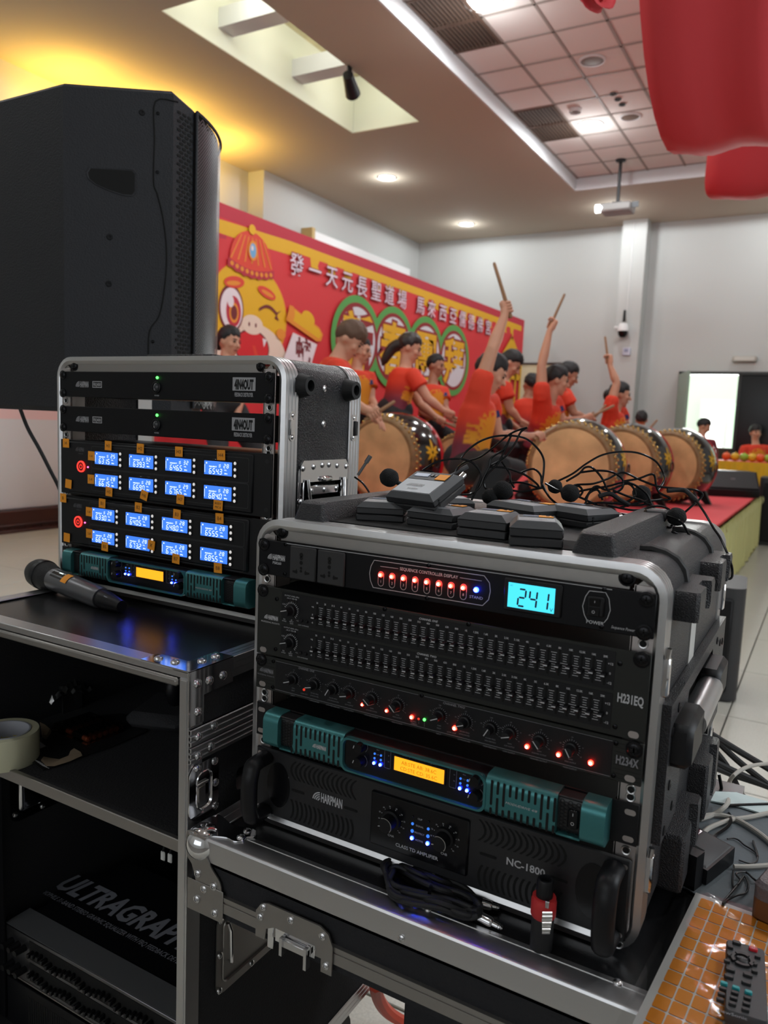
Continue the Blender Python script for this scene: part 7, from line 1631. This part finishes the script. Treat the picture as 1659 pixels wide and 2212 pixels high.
# ================================================================ grey table at the right with its clutter
TZ = RZ - .002; TC = .0042
tb = thing('side_table', 'table under a dark grey cloth beside the low flight case', 'table', (.25, .95, FLOOR))
gm = MB(); gm.box(RX1 + .003, .62, .66, 1.19, TZ - .022, TZ - .001, .003); gm.build('table_top', DKM, tb)
gm = MB(); gm.prism([(RX1 - .004, .66), (.625, .66), (.625, 1.195), (-.150, 1.195), (-.146, 1.02), (-.128, .935), (RX1 - .006, .905)], lambda a, c, d: (a, c, d), TZ + .0022, TZ + .0040); gm.build('cloth', mat('grey_table_cloth', rgb(104, 112, 117), .75, bump=(140, .2), vary=(6, .12)), tb)
for x in (.02, .58):
    for y in (.70, 1.15): MB().box(x - .018, x + .018, y - .018, y + .018, FLOOR, TZ - .022, .003).build('leg', DKM, tb)
def tz(x, y, h=0): return onz(x, y, TZ + TC + h)
c8 = lambda x, y: (1360 + x * .2949, 1560 + y * .2949)
# sticker sheets in a plastic sleeve
ZSH = RZ + .0045
fl = onz(*c8(470, 1330), ZSH); nl = onz(*c8(85, 2140), ZSH); ey = (fl - nl).normalized(); p0_ = onz(*c8(540, 1375), ZSH); ex = (onz(*c8(855, 1505), ZSH) - p0_).normalized(); ex = (ex - ey * ex.dot(ey)).normalized()
px_ = (onz(*c8(855, 1505), ZSH) - p0_).length / 3; py_ = (onz(*c8(540, 1375), ZSH) - onz(*c8(250, 1905), ZSH)).length / 7
ss = thing('sticker_sheet', 'sheet of square orange stickers in a clear plastic sleeve at the table corner', 'stickers', p0_)
SH0, SH1 = -(px_ * .5 + .007), px_ * 6.3; SL0, SL1 = -(py_ * 11), .030
def spt(a, c, h=0): return p0_ + ex * a + ey * c + V((0, 0, h))
k = MB(); k.rings([[spt(a, c, -.0012) for a, c in ((SH0, SL0), (SH1, SL0), (SH1, SL1), (SH0, SL1))], [spt(a, c, -.0002) for a, c in ((SH0, SL0), (SH1, SL0), (SH1, SL1), (SH0, SL1))]]); k.build('backing', mat('white_backing', rgb(238, 238, 236), .5), ss)
s0 = None; OR2 = mat('orange_label', (1.0, .34, .025), .45)
M0 = Matrix((( ex.x, ey.x, 0, 0), (ex.y, ey.y, 0, 0), (0, 0, 1, 0), (0, 0, 0, 1)))
for i in range(6):
    for j in range(12):
        if s0 is None: s0 = MB(); s0.prism(rrect(-px_ * .45, px_ * .45, -py_ * .45, py_ * .45, .0018, 3), lambda a, c, d: tuple(M0 @ V((a, c, d))), 0, .0004); s0 = s0.build('label_square', OR2, ss, world=False); o = s0
        else: o = s0.copy(); COL.objects.link(o); o.parent = ss
        o.location = ex * (px_ * i) + ey * (-py_ * (j - .6)) + V((0, 0, .0001))
k = MB(); NU, NV = 22, 36; rnd = random.Random(11); vs = []
for j in range(NV):
    for i in range(NU):
        u, w = i / (NU - 1), j / (NV - 1); a = SH0 - .012 + (SH1 - SH0 + .012) * u; c = SL0 + (SL1 - SL0 + .004) * w; edge = min(u * 12, 1)
        vs.append(spt(a, c, .0012 + .0005 * edge * (math.sin(a * 120 + 3 * math.sin(c * 50)) + math.sin(c * 90 + a * 70)) * .5 + .0010 * edge + rnd.uniform(0, .00008)))
k.add(vs, [(j * NU + i, j * NU + i + 1, (j + 1) * NU + i + 1, (j + 1) * NU + i) for j in range(NV - 1) for i in range(NU - 1)]); k.build('sleeve', film('sleeve_film', (.98, .98, .98), .08, .0, 60, .10), ss, sharp=70)
# remote control
ZM = ZSH + .006; tl = onz(*c8(710, 1585), ZM + .014); tr = onz(*c8(990, 1665), ZM + .014); rx = (tr - tl); RW = rx.length; rx.normalize(); ry = V((0, 0, 1)).cross(rx); RLn = RW * 3.05; rc = tl
rm = thing('remote_control', 'dark grey remote control with teal and red buttons lying on the sticker sheet', 'remote control', rc + rx * RW / 2 - ry * RLn / 2 - V((0, 0, .014)))
def rp(u, w, h=0): return rc + rx * (RW * u) - ry * (RW * w) + V((0, 0, h))
k = MB(); o_ = rrect(0, 1, 0, RLn / RW, .09, 4); k.rings([[rp(.5 + (a - .5) * .94, c * .99 + .01, -.0135) for a, c in o_], [rp(a, c, -.009) for a, c in o_], [rp(a, c, -.002) for a, c in o_], [rp(.5 + (a - .5) * .95, c * .985 + .02, 0) for a, c in o_]]); k.build('case', mat('remote_grey', (.045, .046, .050), .5), rm)
def rbtn(x, y, w, l, m, sh=.0022, rr=.35, name='button'):
    c = onz(*c8(x, y), ZM + .0145); k = MB(); P_ = rrect(-w / 2, w / 2, -l / 2, l / 2, min(w, l) * rr, 4)
    k.rings([[c + rx * a + ry * b_ - V((0, 0, .001)) for a, b_ in P_], [c + rx * a + ry * b_ + V((0, 0, sh * .7)) for a, b_ in P_], [c + rx * a * .88 + ry * b_ * .88 + V((0, 0, sh)) for a, b_ in P_]]); return k.build(name, m, rm), c
BT = mat('remote_button', (.012, .012, .013), .45); RT_ = mat('red_button', rgb(200, 30, 44), .45); TT = mat('teal_button', rgb(30, 150, 156), .45); bw = RW * .20
rbtn(785, 1622, bw * 1.15, bw * .62, BT); pb, c = rbtn(905, 1668, bw * 1.15, bw * .66, RT_)
k = MB(); outline(k, [(bw * .17 * math.cos(math.radians(a)), bw * .17 * math.sin(math.radians(a))) for a in range(120, 421, 30)], .0004, lambda a, b_, d: c + rx * a + ry * b_ + V((0, 0, .0024)), closed=False); k.build('power_mark', PRINT, pb)
for x, y in ((738, 1655), (938, 1725), (713, 1757), (915, 1832)): rbtn(x, y, bw * .78, bw * .5, BT)
for x, y in ((732, 1712), (918, 1778)): rbtn(x, y, bw * .66, bw * .66, BT, rr=.48)
for x, y in ((738, 1820), (727, 1870), (866, 1858), (855, 1915)): rbtn(x, y, bw * 1.2, bw * .62, BT)
for x, y in ((690, 1920), (778, 1953), (870, 1985)): rbtn(x, y, bw * .92, bw * .55, TT)
for x, y in ((682, 1960), (770, 1990), (862, 2028), (672, 2000), (762, 2030), (855, 2070), (662, 2040), (752, 2070), (848, 2112)): rbtn(x, y, bw * .92, bw * .5, BT)
c = onz(*c8(825, 1745), ZM + .0145); k = MB(); 
for s in range(4):
    a0 = 45 + 90 * s + 6; arc_ = [math.radians(a0 + 78 * i / 8) for i in range(9)]; P_ = [(RW * .30 * math.cos(a), RW * .30 * math.sin(a)) for a in arc_] + [(RW * .205 * math.cos(a), RW * .205 * math.sin(a)) for a in arc_[::-1]]
    k = MB(); k.rings([[c + rx * a + ry * b_ - V((0, 0, .001)) for a, b_ in P_], [c + rx * a + ry * b_ + V((0, 0, .0022)) for a, b_ in P_]]); k.build('arrow_button', BT, rm)
k = MB(); k.ball(c, (RW * .17, RW * .17, .0026), 20, 8); eb = k.build('enter_button', BT, rm)
k = MB(); k.text('Enter', .0042, lambda a, b_, d: c + rx * a + ry * b_ + V((0, 0, .0030)), 0); k.build('enter_print', PRINTD, eb)
cv = onz(*c8(745, 2140), ZM + .0145); k = MB(); k.text('ViewSonic', RW * .16, lambda a, b_, d: cv + rx * a + ry * b_ + V((0, 0, .0004)), 0, sx=1.1); k.build('maker_print', PRINTD, rm)
# charger
c0_ = tz(*c8(560, 1200)); c1_ = tz(*c8(760, 1040)); gx_ = (c1_ - c0_); GW = gx_.length; gx_.normalize(); gy_ = V((0, 0, 1)).cross(gx_); gy_ = gy_ if gy_.y > 0 else -gy_
ch = thing('battery_charger', 'black battery charger with dark red window standing behind the sticker sheet', 'charger', c0_ + gx_ * GW / 2)
def gp(a, b_, h): return c0_ + gx_ * a + gy_ * b_ + V((0, 0, h))
k = MB(); k.rings([[gp(0, 0, .001), gp(GW, 0, .001), gp(GW, .052, .001), gp(0, .052, .001)], [gp(0, 0, .019), gp(GW, 0, .022), gp(GW, .052, .028), gp(0, .052, .024)]]); k.build('body', BLK, ch)
k = MB(); k.rings([[gp(.003, .003, .0195), gp(GW - .003, .003, .0225), gp(GW - .003, .049, .0278), gp(.003, .049, .0240)], [gp(.006, .005, .0215), gp(GW - .006, .005, .0245), gp(GW - .006, .047, .0295), gp(.006, .047, .0258)]]); k.build('top_plate', mat('charger_grey', (.055, .056, .06), .45), ch)
k = MB(); k.rings([[gp(GW * .18, .038, .0255), gp(GW - .008, .038, .0284), gp(GW - .008, .046, .0293), gp(GW * .18, .046, .0262)], [gp(GW * .18, .038, .0265), gp(GW - .008, .038, .0294), gp(GW - .008, .046, .0303), gp(GW * .18, .046, .0272)]]); k.build('red_window', mat('dark_red_window', (.10, .015, .03), .12), ch)
k = MB(); k.add([gp(.012, .018, .0242), gp(.030, .018, .0252), gp(.030, .030, .0265), gp(.012, .030, .0255)], [(0, 1, 2, 3)]); k.build('battery_slot', VOID, ch)
k = MB(); k.rings([[gp(-.022, .004, .0), gp(-.003, .004, .0), gp(-.003, .058, .0), gp(-.022, .058, .0)], [gp(-.022, .004, .042), gp(-.003, .004, .042), gp(-.003, .058, .042), gp(-.022, .058, .042)]]); tag(k.build('power_adapter', BLK), 'upright black power adapter beside the battery charger', 'adapter')
# brown box
b0_ = tz(*c8(875, 1440)); ux_ = V((.97, -.24, 0)).normalized(); uy_ = V((.24, .97, 0)).normalized(); bx_ = thing('brown_box', 'small brown box with grey ribbed lid and gold label at the frame edge', 'box', b0_ + ux_ * .04 + uy_ * .05)
k = MB(); Pq = rrect(0, .09, 0, .11, .010, 4); k.rings([[b0_ + ux_ * a + uy_ * c + V((0, 0, h)) for a, c in Pq] for h in (.001, .026)]); k.build('body', mat('brown_plastic', rgb(120, 76, 44), .45), bx_)
k = MB(); k.rings([[b0_ + ux_ * a + uy_ * c + V((0, 0, h)) for a, c in Pq] for h in (.0262, .040)] + [[b0_ + ux_ * (.045 + (a - .045) * .92) + uy_ * (.055 + (c - .055) * .92) + V((0, 0, .045)) for a, c in Pq]]); k.build('lid', mat('ribbed_grey_lid', rgb(112, 102, 104), .55, bump=(350, .9)), bx_)
k = MB(); Lq = [(.018, .012), (.045, .012), (.045, .030), (.018, .030)]; k.add([b0_ + ux_ * a + uy_ * c + V((0, 0, .0455)) for a, c in Lq], [(0, 1, 2, 3)]); k.build('gold_label', mat('gold_label', rgb(206, 190, 130), .4), bx_)
k = MB(); pp = [tz(x, y, .0012) for x, y in ((1545, 1712), (1590, 1714), (1672, 1738), (1672, 1768), (1600, 1745), (1535, 1732))]; k.rings([pp, [p + V((0, 0, .002)) for p in pp]]); tag(k.build('paper_sheet', mat('pale_paper', rgb(205, 222, 222), .7)), 'pale paper sheet at the far edge of the grey table', 'paper')
def cable(label, pts, r, m, name='cable', k=5, grp=None): return tag(MB().tube(smooth_path(pts, k), r, 8).build(name, m), label, 'cable', grp)
GREYC = mat('pale_grey_cable', rgb(178, 174, 166), .5)
cable('pale grey cable rising in an arc from the adapter to the frame edge', [tz(1512, 1770, .004), tz(1540, 1760, .004), tz(1572, 1735, .01), at(1572, 1700, 1.27), at(1585, 1675, 1.27), at(1620, 1655, 1.3), at(1675, 1648, 1.34)], .0032, GREYC)
cable('pale grey cable curling over the grey table behind the charger', [tz(1478, 1782, .004), tz(1500, 1768, .004), tz(1545, 1760, .004), tz(1590, 1770, .004), tz(1640, 1800, .004), tz(1680, 1835, .004)], .0034, GREYC)
cable('pale grey cable leading from the charger to the frame edge', [tz(1508, 1812, .006), tz(1530, 1790, .004), tz(1575, 1772, .004), tz(1620, 1765, .004), tz(1680, 1752, .004)], .0032, GREYC)
cable('pale grey cable lying behind the twisted wires', [tz(1585, 1872, .004), tz(1620, 1872, .004), tz(1680, 1868, .004)], .0030, GREYC)
cable('thin black power lead looping from the moulded rack to the charger', [at(1553, 1672, 1.17), at(1558, 1700, 1.17), at(1562, 1735, 1.16), tz(1578, 1765, .004), tz(1572, 1785, .004), tz(1545, 1805, .004), tz(1535, 1818, .012)], .0024, BLKG)
cable('thin black lead crossing the grey table at the far side', [tz(1570, 1740, .004), tz(1620, 1738, .004), tz(1690, 1736, .004)], .0022, BLKG)
for i, (a, c, e) in enumerate((((1530, 1580), (1590, 1640), (1680, 1712)), ((1525, 1600), (1570, 1655), (1605, 1722)), ((1535, 1585), (1600, 1625), (1690, 1680)), ((1525, 1635), (1590, 1668), (1690, 1715)), ((1525, 1648), (1580, 1672), (1680, 1708)))):
    cable('thick black cable leaving the back of the moulded rack, {} of five'.format(('first', 'second', 'third', 'fourth', 'fifth')[i]), [V((-.20 - .015 * i, 1.20, -.40 - .02 * i)), at(a[0] - 12, a[1] - 14, 1.40), at(*a, 1.42), at(*c, 1.45), at(*e, 1.47), at(e[0] + 40, e[1] + 40, 1.49), V((.30 + .04 * i, 1.34 + .02 * i, -.95)), V((.36 + .04 * i, 1.42 + .03 * i, FLOOR + .02)), V((.60, 1.6 + .05 * i, FLOOR + .008))], .0062, RUB, grp='thick cables behind the moulded rack')
WIRE = mat('twist_wire', (.015, .015, .016), .4)
cable('black twist wire lying as an open loop on the grey table', [tz(*c8(x, y), .002) for x, y in ((715, 855), (760, 850), (800, 865), (840, 900), (890, 930), (935, 970), (930, 1020), (880, 1035), (800, 1010))], .0010, WIRE, 'twist_tie'); cable('short kinked black twist wire beside the open loop', [tz(*c8(x, y), .002) for x, y in ((905, 870), (915, 905), (930, 945), (938, 985))], .0014, WIRE, 'twist_tie')
cable('tangled black twist wires before the brown box', [tz(*c8(x, y), .002 + .004 * (i % 2)) for i, (x, y) in enumerate(((760, 1090), (755, 1150), (760, 1210), (800, 1180), (840, 1130), (870, 1190), (850, 1250), (780, 1270), (720, 1300), (685, 1330), (700, 1300), (760, 1230), (810, 1160), (780, 1110), (850, 1100), (900, 1140), (930, 1165)))], .0013, WIRE, 'twist_tie')
# ================================================================ transmitters on the lid of the moulded rack
ZL = BZ1_ + .0008
TXF = mat('transmitter_lit_face', (.24, .25, .27), .4, .4); TXG = mat('transmitter_grey', (.085, .088, .095), .45, .3); TXB = mat('transmitter_black', (.018, .018, .020), .5)  # grey face paler than the shell: reflected ambient light put into its colour
MB().box(-.545, -.215, .80, .865, BZ1_ - .002, ZL + .0, .0005).build('dark_mat', VOID, B)
def transmitter(L_, R_, label, tilt=0, lift=0, depth=.066, hgt=.024, sticker=True, face=True):
    Lp, Rp = onz(*L_, ZL + lift), onz(*R_, ZL + lift); tx = (Rp - Lp); w = tx.length; tx.normalize(); ty = V((0, 0, 1)).cross(tx)
    if ty.y < 0: ty = -ty
    M = Matrix(((tx.x, ty.x, 0, Lp.x), (tx.y, ty.y, 0, Lp.y), (0, 0, 1, Lp.z), (0, 0, 0, 1))) @ Matrix.Rotation(tilt, 4, 'X')
    t = thing('bodypack_transmitter', label, 'transmitter', M=M, group='bodypack transmitters on the rack lid')
    p = lambda pts: [V(q) for q in pts]; c = .008; h1 = hgt * .72
    k = MB(); k.box(0, w, 0, depth, 0, h1 * .5, .0015); k.box(.0004, w - .0004, .0004, depth - .0004, h1 * .5 + .0005, h1, .001); k.build('body', TXB, t, world=False)
    k = MB(); k.rings([p([(0, 0, h1), (w, 0, h1), (w, depth, h1), (0, depth, h1)]), p([(c, c * .7, hgt), (w - c, c * .7, hgt), (w - c, depth - c, hgt), (c, depth - c, hgt)])]); k.build('top_shell', TXG, t, world=False); MB().box(c + .001, w - c - .001, c * .7 + .001, depth * .575, hgt - .0003, hgt + .0005, .0003).build('lit_face_plate', TXF, t, world=False)
    MB().box(c + .002, w - c - .002, depth * .58, depth - c - .001, hgt - .0006, hgt + .0008).build('control_strip', BLK, t, world=False)
    k = MB(); k.box(c + .006, c + .028, depth * .68, depth * .80, hgt + .0008, hgt + .0014); k.build('display', mat('tx_lcd', rgb(150, 165, 190), .2), t, world=False)
    for i in range(2): MB().box(c + .031 + i * .006, c + .0355 + i * .006, depth * .70, depth * .78, hgt + .0008, hgt + .0018, .0005).build('button', BLKG, t, world=False)
    if sticker: MB().box(w - c - .018, w - c - .002, depth * .60, depth * .80, hgt + .0009, hgt + .0016).build('sticker', ORANGE, t, world=False)
    k = MB(); fT = lambda a, b_, d: (a, b_, hgt + .0008); logo(k, fT, w * .25, depth * .36, .0070); k.text('H-3200', .0050, lambda a, b_, d: fT(w * .46 + a, depth * .22 + b_, d), 0, bold=.02); k.build('print', PRINT, t, world=False)
    for i in range(3): MB().box(w - .0002, w + .0004, .010, .0125, h1 * .35 + i * .0035, h1 * .35 + .002 + i * .0035).build('contact', VOID, t, world=False)
    k = MB(); k.tube([(w - .012, depth, h1 * .6), (w - .012, depth + .016, h1 * .7)], .0042, 10); k.build('cable_plug', CHROME, t, world=False)
    return t
transmitter((768, 1124), (872, 1130), 'black bodypack transmitter at the rack-case end of the front row')
transmitter((877, 1133), (977, 1146), 'bodypack transmitter in the front row beside the one at the rack-case end')
transmitter((985, 1156), (1092, 1168), 'bodypack transmitter in the front row, next to the ridge-side one', hgt=.027)
transmitter((1098, 1178), (1216, 1186), 'bodypack transmitter of the front row right beside the lid ridge', hgt=.027)
transmitter((938, 1110), (1026, 1112), 'plain bodypack transmitter half hidden in the second row', sticker=False, hgt=.022)
transmitter((1048, 1117), (1152, 1135), 'bodypack transmitter of the second row with grey face and orange label', hgt=.024)
transmitter((1163, 1125), (1268, 1143), 'bodypack transmitter of the second row touching the lid ridge', sticker=False, hgt=.024)
transmitter((838, 1098), (942, 1112), 'bodypack transmitter propped up at an angle on the others', tilt=.42, lift=.016, depth=.070)
# ---- headset microphones and their tangled cables
ca = lambda x, y, d=1.14: at(750 + x * .2713, 880 + y * .2713, d)
cb_ = lambda x, y, d=1.10: at(1150 + x * .2713, 950 + y * .2713, d)
FOAM = mat('foam_black', (.008, .008, .009), .95, bump=(700, .9)); WR = .0016
def headset(label, foam, fr, paths, hook=None, extra=None):
    t = thing('headset_microphone', label, 'microphone', (foam.x, foam.y, ZL), 'headset microphones tangled on the rack lid')
    k = MB(); k.ball(foam, (fr, fr, fr * .95), 20, 12, fn=lambda d: 1 + .04 * math.sin(5 * d.x) * math.sin(6 * d.z)); k.build('foam_windscreen', FOAM, t)
    for p in paths: MB().tube(smooth_path(p, 6), WR, 7).build('wire', BLKG, t)
    if hook: MB().tube(smooth_path(hook, 5), .0034, 9).build('ear_hook', RUB, t)
    return t
d = 1.14
headset('headset mic whose foam ball sticks out over the propped transmitter', ca(335, 560), .0145, [[ca(400, 600), ca(450, 620), ca(520, 640), ca(600, 650, 1.13)], [ca(500, 590), ca(560, 520), ca(640, 505), ca(700, 530), ca(745, 600), ca(770, 640)]], [ca(395, 597), ca(430, 612), ca(470, 625)])
headset('headset mic with foam ball lying at the far side of the grey-faced transmitter', ca(1238, 662, 1.12), .0148, [[ca(1310, 215), ca(1250, 330), ca(1150, 400), ca(1130, 470), ca(1085, 560), ca(1050, 640), ca(980, 690), ca(890, 695)], [ca(1120, 475), ca(1250, 480), ca(1400, 530), ca(1500, 600), ca(1530, 640)], [ca(1300, 660), ca(1400, 670), ca(1500, 650), ca(1560, 640)]])
headset('headset mic with small foam ball low between two transmitters', ca(1137, 712, 1.12), .0122, [[ca(600, 500), ca(700, 440), ca(820, 412), ca(940, 415), ca(1020, 460), ca(1065, 540), ca(1030, 650), ca(990, 740)], [ca(1430, 160), ca(1300, 210), ca(1150, 330), ca(1050, 400), ca(930, 440), ca(870, 500), ca(850, 600), ca(840, 650)]])
headset('headset mic with foam ball at the chrome handle of the tall rack', ca(85, 770, 1.15), .0118, [[ca(60, 555, 1.2), ca(120, 600, 1.19), ca(170, 670, 1.18), ca(190, 730, 1.17)], [ca(150, 750, 1.16), ca(220, 725, 1.16), ca(300, 722, 1.15), ca(330, 760, 1.15)]])
headset('headset mic with foam ball in the middle of the wire tangle', cb_(300, 425), .0135, [[cb_(300, 400), cb_(340, 360), cb_(480, 350), cb_(600, 310), cb_(720, 260), cb_(860, 320), cb_(1000, 370), cb_(1180, 390), cb_(1300, 400), cb_(1355, 440), cb_(1290, 510), cb_(1210, 580)], [cb_(340, 440), cb_(450, 490), cb_(560, 540), cb_(700, 590), cb_(850, 610), cb_(900, 600)], [cb_(310, 380), cb_(370, 370), cb_(400, 410), cb_(370, 450), cb_(320, 440)]], [cb_(530, 450), cb_(620, 430), cb_(700, 480), cb_(770, 520)])
headset('headset mic with foam ball over the rounded rack corner, its wire hanging down', cb_(1148, 612, 1.02), .0128, [[cb_(1060, 600, 1.02), cb_(1180, 650, 1.0), cb_(1250, 760, 1.0), cb_(1330, 880, 1.0), cb_(1450, 1030, 1.0), cb_(1520, 1095, 1.0), cb_(1580, 1104, 1.0), cb_(1592, 1040, 1.0), cb_(1570, 950, 1.0), cb_(1500, 790, 1.02), cb_(1440, 700, 1.04), cb_(1370, 580, 1.06), cb_(1300, 480, 1.08)], [cb_(870, 580, 1.06), cb_(1000, 660, 1.04), cb_(1090, 700, 1.02), cb_(1110, 680, 1.02)], [cb_(1110, 730, 1.0), cb_(1200, 770, 1.0), cb_(1260, 800, 1.0), cb_(1320, 850, 1.0)]], [cb_(1075, 405, 1.1), cb_(1200, 400, 1.1), cb_(1250, 430, 1.09), cb_(1310, 490, 1.08)])
cl_ = MB(); a_, e_ = cb_(880, 600, 1.02), cb_(1065, 615, 1.02); ax_ = (e_ - a_).normalized(); cl_.tube([a_, a_.lerp(e_, .1), a_.lerp(e_, .9), e_], [.004, .0088, .0088, .004], 10); tag(cl_.build('cable_clip', BLK), 'black cable clip in the wires over the lid ridge', 'clip')
r_ = MB(); cc = cb_(990, 590, 1.06); r_.tube([cc + RT * (.020 * math.cos(a)) + UP * (.011 * math.sin(a)) for a in [math.pi * i / 10 for i in range(11)]], .0016, 7); tag(r_.build('wire_ring', BLKG), 'springy wire arc above the black cable clip', 'wire')
headset('headset mic with dark foam ball behind the tangle beside the drumhead', cb_(180, 372, 1.16), .0112, [[cb_(200, 330, 1.16), cb_(320, 270, 1.16), cb_(430, 190, 1.16), cb_(560, 120, 1.16), cb_(720, 95, 1.16), cb_(860, 110, 1.16), cb_(980, 170, 1.16), cb_(1040, 260, 1.16), cb_(1045, 330, 1.15), cb_(1000, 400, 1.14)], [cb_(80, 350), cb_(130, 450), cb_(210, 520), cb_(260, 530)], [cb_(100, 345), cb_(200, 400), cb_(330, 450)]])
headset('headset mic with flat foam disc facing the stage carpet', cb_(870, 430, 1.14), .0135, [[cb_(720, 330), cb_(840, 310), cb_(960, 275), cb_(985, 360), cb_(1010, 420), cb_(1100, 470), cb_(1000, 480), cb_(850, 500), cb_(700, 540)], [cb_(420, 470), cb_(500, 370), cb_(600, 400), cb_(760, 350), cb_(820, 430), cb_(760, 490), cb_(650, 500)], [cb_(270, 330), cb_(370, 270), cb_(420, 220), cb_(480, 225), cb_(550, 300), cb_(600, 400), cb_(650, 440)]])
LOOSE = [([ca(1310, 215), ca(1210, 430), ca(1120, 530), ca(1090, 600), ca(1110, 650), ca(1200, 660)], 'falling from the high loop'), ([ca(1130, 470), ca(1250, 400), ca(1330, 300), ca(1380, 200), ca(1430, 160)], 'rising to the high tip'), ([ca(900, 420), ca(960, 340), ca(1080, 260), ca(1230, 225), ca(1400, 240), ca(1500, 310), ca(1560, 400), ca(1565, 500), ca(1545, 640)], 'making the widest arc'), ([ca(1280, 600), ca(1400, 600), ca(1520, 640)], 'running level over the grey-faced transmitter'), ([ca(1380, 520), ca(1480, 490), ca(1540, 540), ca(1550, 620), ca(1600, 700)], 'making a small arc before the drumhead'), ([ca(1230, 430), ca(1290, 520), ca(1300, 580), ca(1330, 640)], 'dropping short and steep'),
         ([cb_(560, 480), cb_(520, 400), cb_(450, 430), cb_(420, 510), cb_(380, 530)], 'kinked beside the ear hook'), ([cb_(260, 440), cb_(420, 400), cb_(600, 370), cb_(760, 340), cb_(900, 420), cb_(950, 520)], 'lying through the middle of the tangle'), ([cb_(420, 510), cb_(560, 500), cb_(700, 510), cb_(840, 520), cb_(940, 510), cb_(960, 560)], 'low along the back of the lid ridge'), ([cb_(380, 260), cb_(520, 245), cb_(640, 260), cb_(720, 320), cb_(700, 400), cb_(560, 440)], 'curled under the second arc'), ([cb_(640, 400), cb_(760, 450), cb_(860, 480), cb_(960, 540), cb_(800, 560), cb_(600, 520)], 'zigzag before the foam disc')]
for i, (p, s) in enumerate(LOOSE):
    cable('thin black headset wire {}'.format(s), p, WR, BLKG, 'headset_wire', 6, 'loose headset wires')
for a_, e_, s in (((700, 610), (905, 500), 'above the propped transmitter'), ((85, 540), (150, 440), 'beside the silver rim of the tall rack')):
    A1_, E1_ = ca(*a_), ca(*e_); k = MB(); k.tube([A1_, E1_], .0022, 8); k.tube([E1_, E1_ + (E1_ - A1_).normalized() * .012], .0034, 8); tag(k.build('antenna', mat('antenna_grey', (.10, .10, .105), .4)), 'short stiff transmitter antenna {}'.format(s), 'antenna')
# ---- floor clutter seen under the low case
for i, p in enumerate(([(-.60, 1.30, FLOOR + .008), (-.52, 1.42, FLOOR + .012), (-.44, 1.55, FLOOR + .008), (-.30, 1.62, FLOOR + .008)], [(-.66, 1.45, FLOOR + .008), (-.55, 1.50, FLOOR + .014), (-.46, 1.40, FLOOR + .008), (-.42, 1.28, FLOOR + .008)], [(-.62, 1.62, FLOOR + .008), (-.50, 1.58, FLOOR + .016), (-.42, 1.48, FLOOR + .008), (-.34, 1.36, FLOOR + .008)], [(-.58, 1.22, FLOOR + .008), (-.50, 1.34, FLOOR + .008), (-.48, 1.5, FLOOR + .008), (-.54, 1.66, FLOOR + .008)])):
    cable('black cable on the floor under the low case, {} of four'.format(('first', 'second', 'third', 'fourth')[i]), p, .007, RUB, 'floor_cable', 6, 'cables on the floor under the low case')
cable('orange red hose bending down to the floor behind the low case', [onz(812, 2128, -1.0), onz(815, 2150, -1.08), onz(828, 2175, -1.16), onz(850, 2195, -1.22), onz(890, 2215, FLOOR + .014), onz(950, 2235, FLOOR + .014)], .0125, mat('red_hose', rgb(206, 74, 50), .5), 'hose', 6)
# ================================================================ put the floor at z = 0
for o in list(SC.objects):
    if o.parent is None: o.location.z += H
bpy.data.objects.remove(FONT_O)
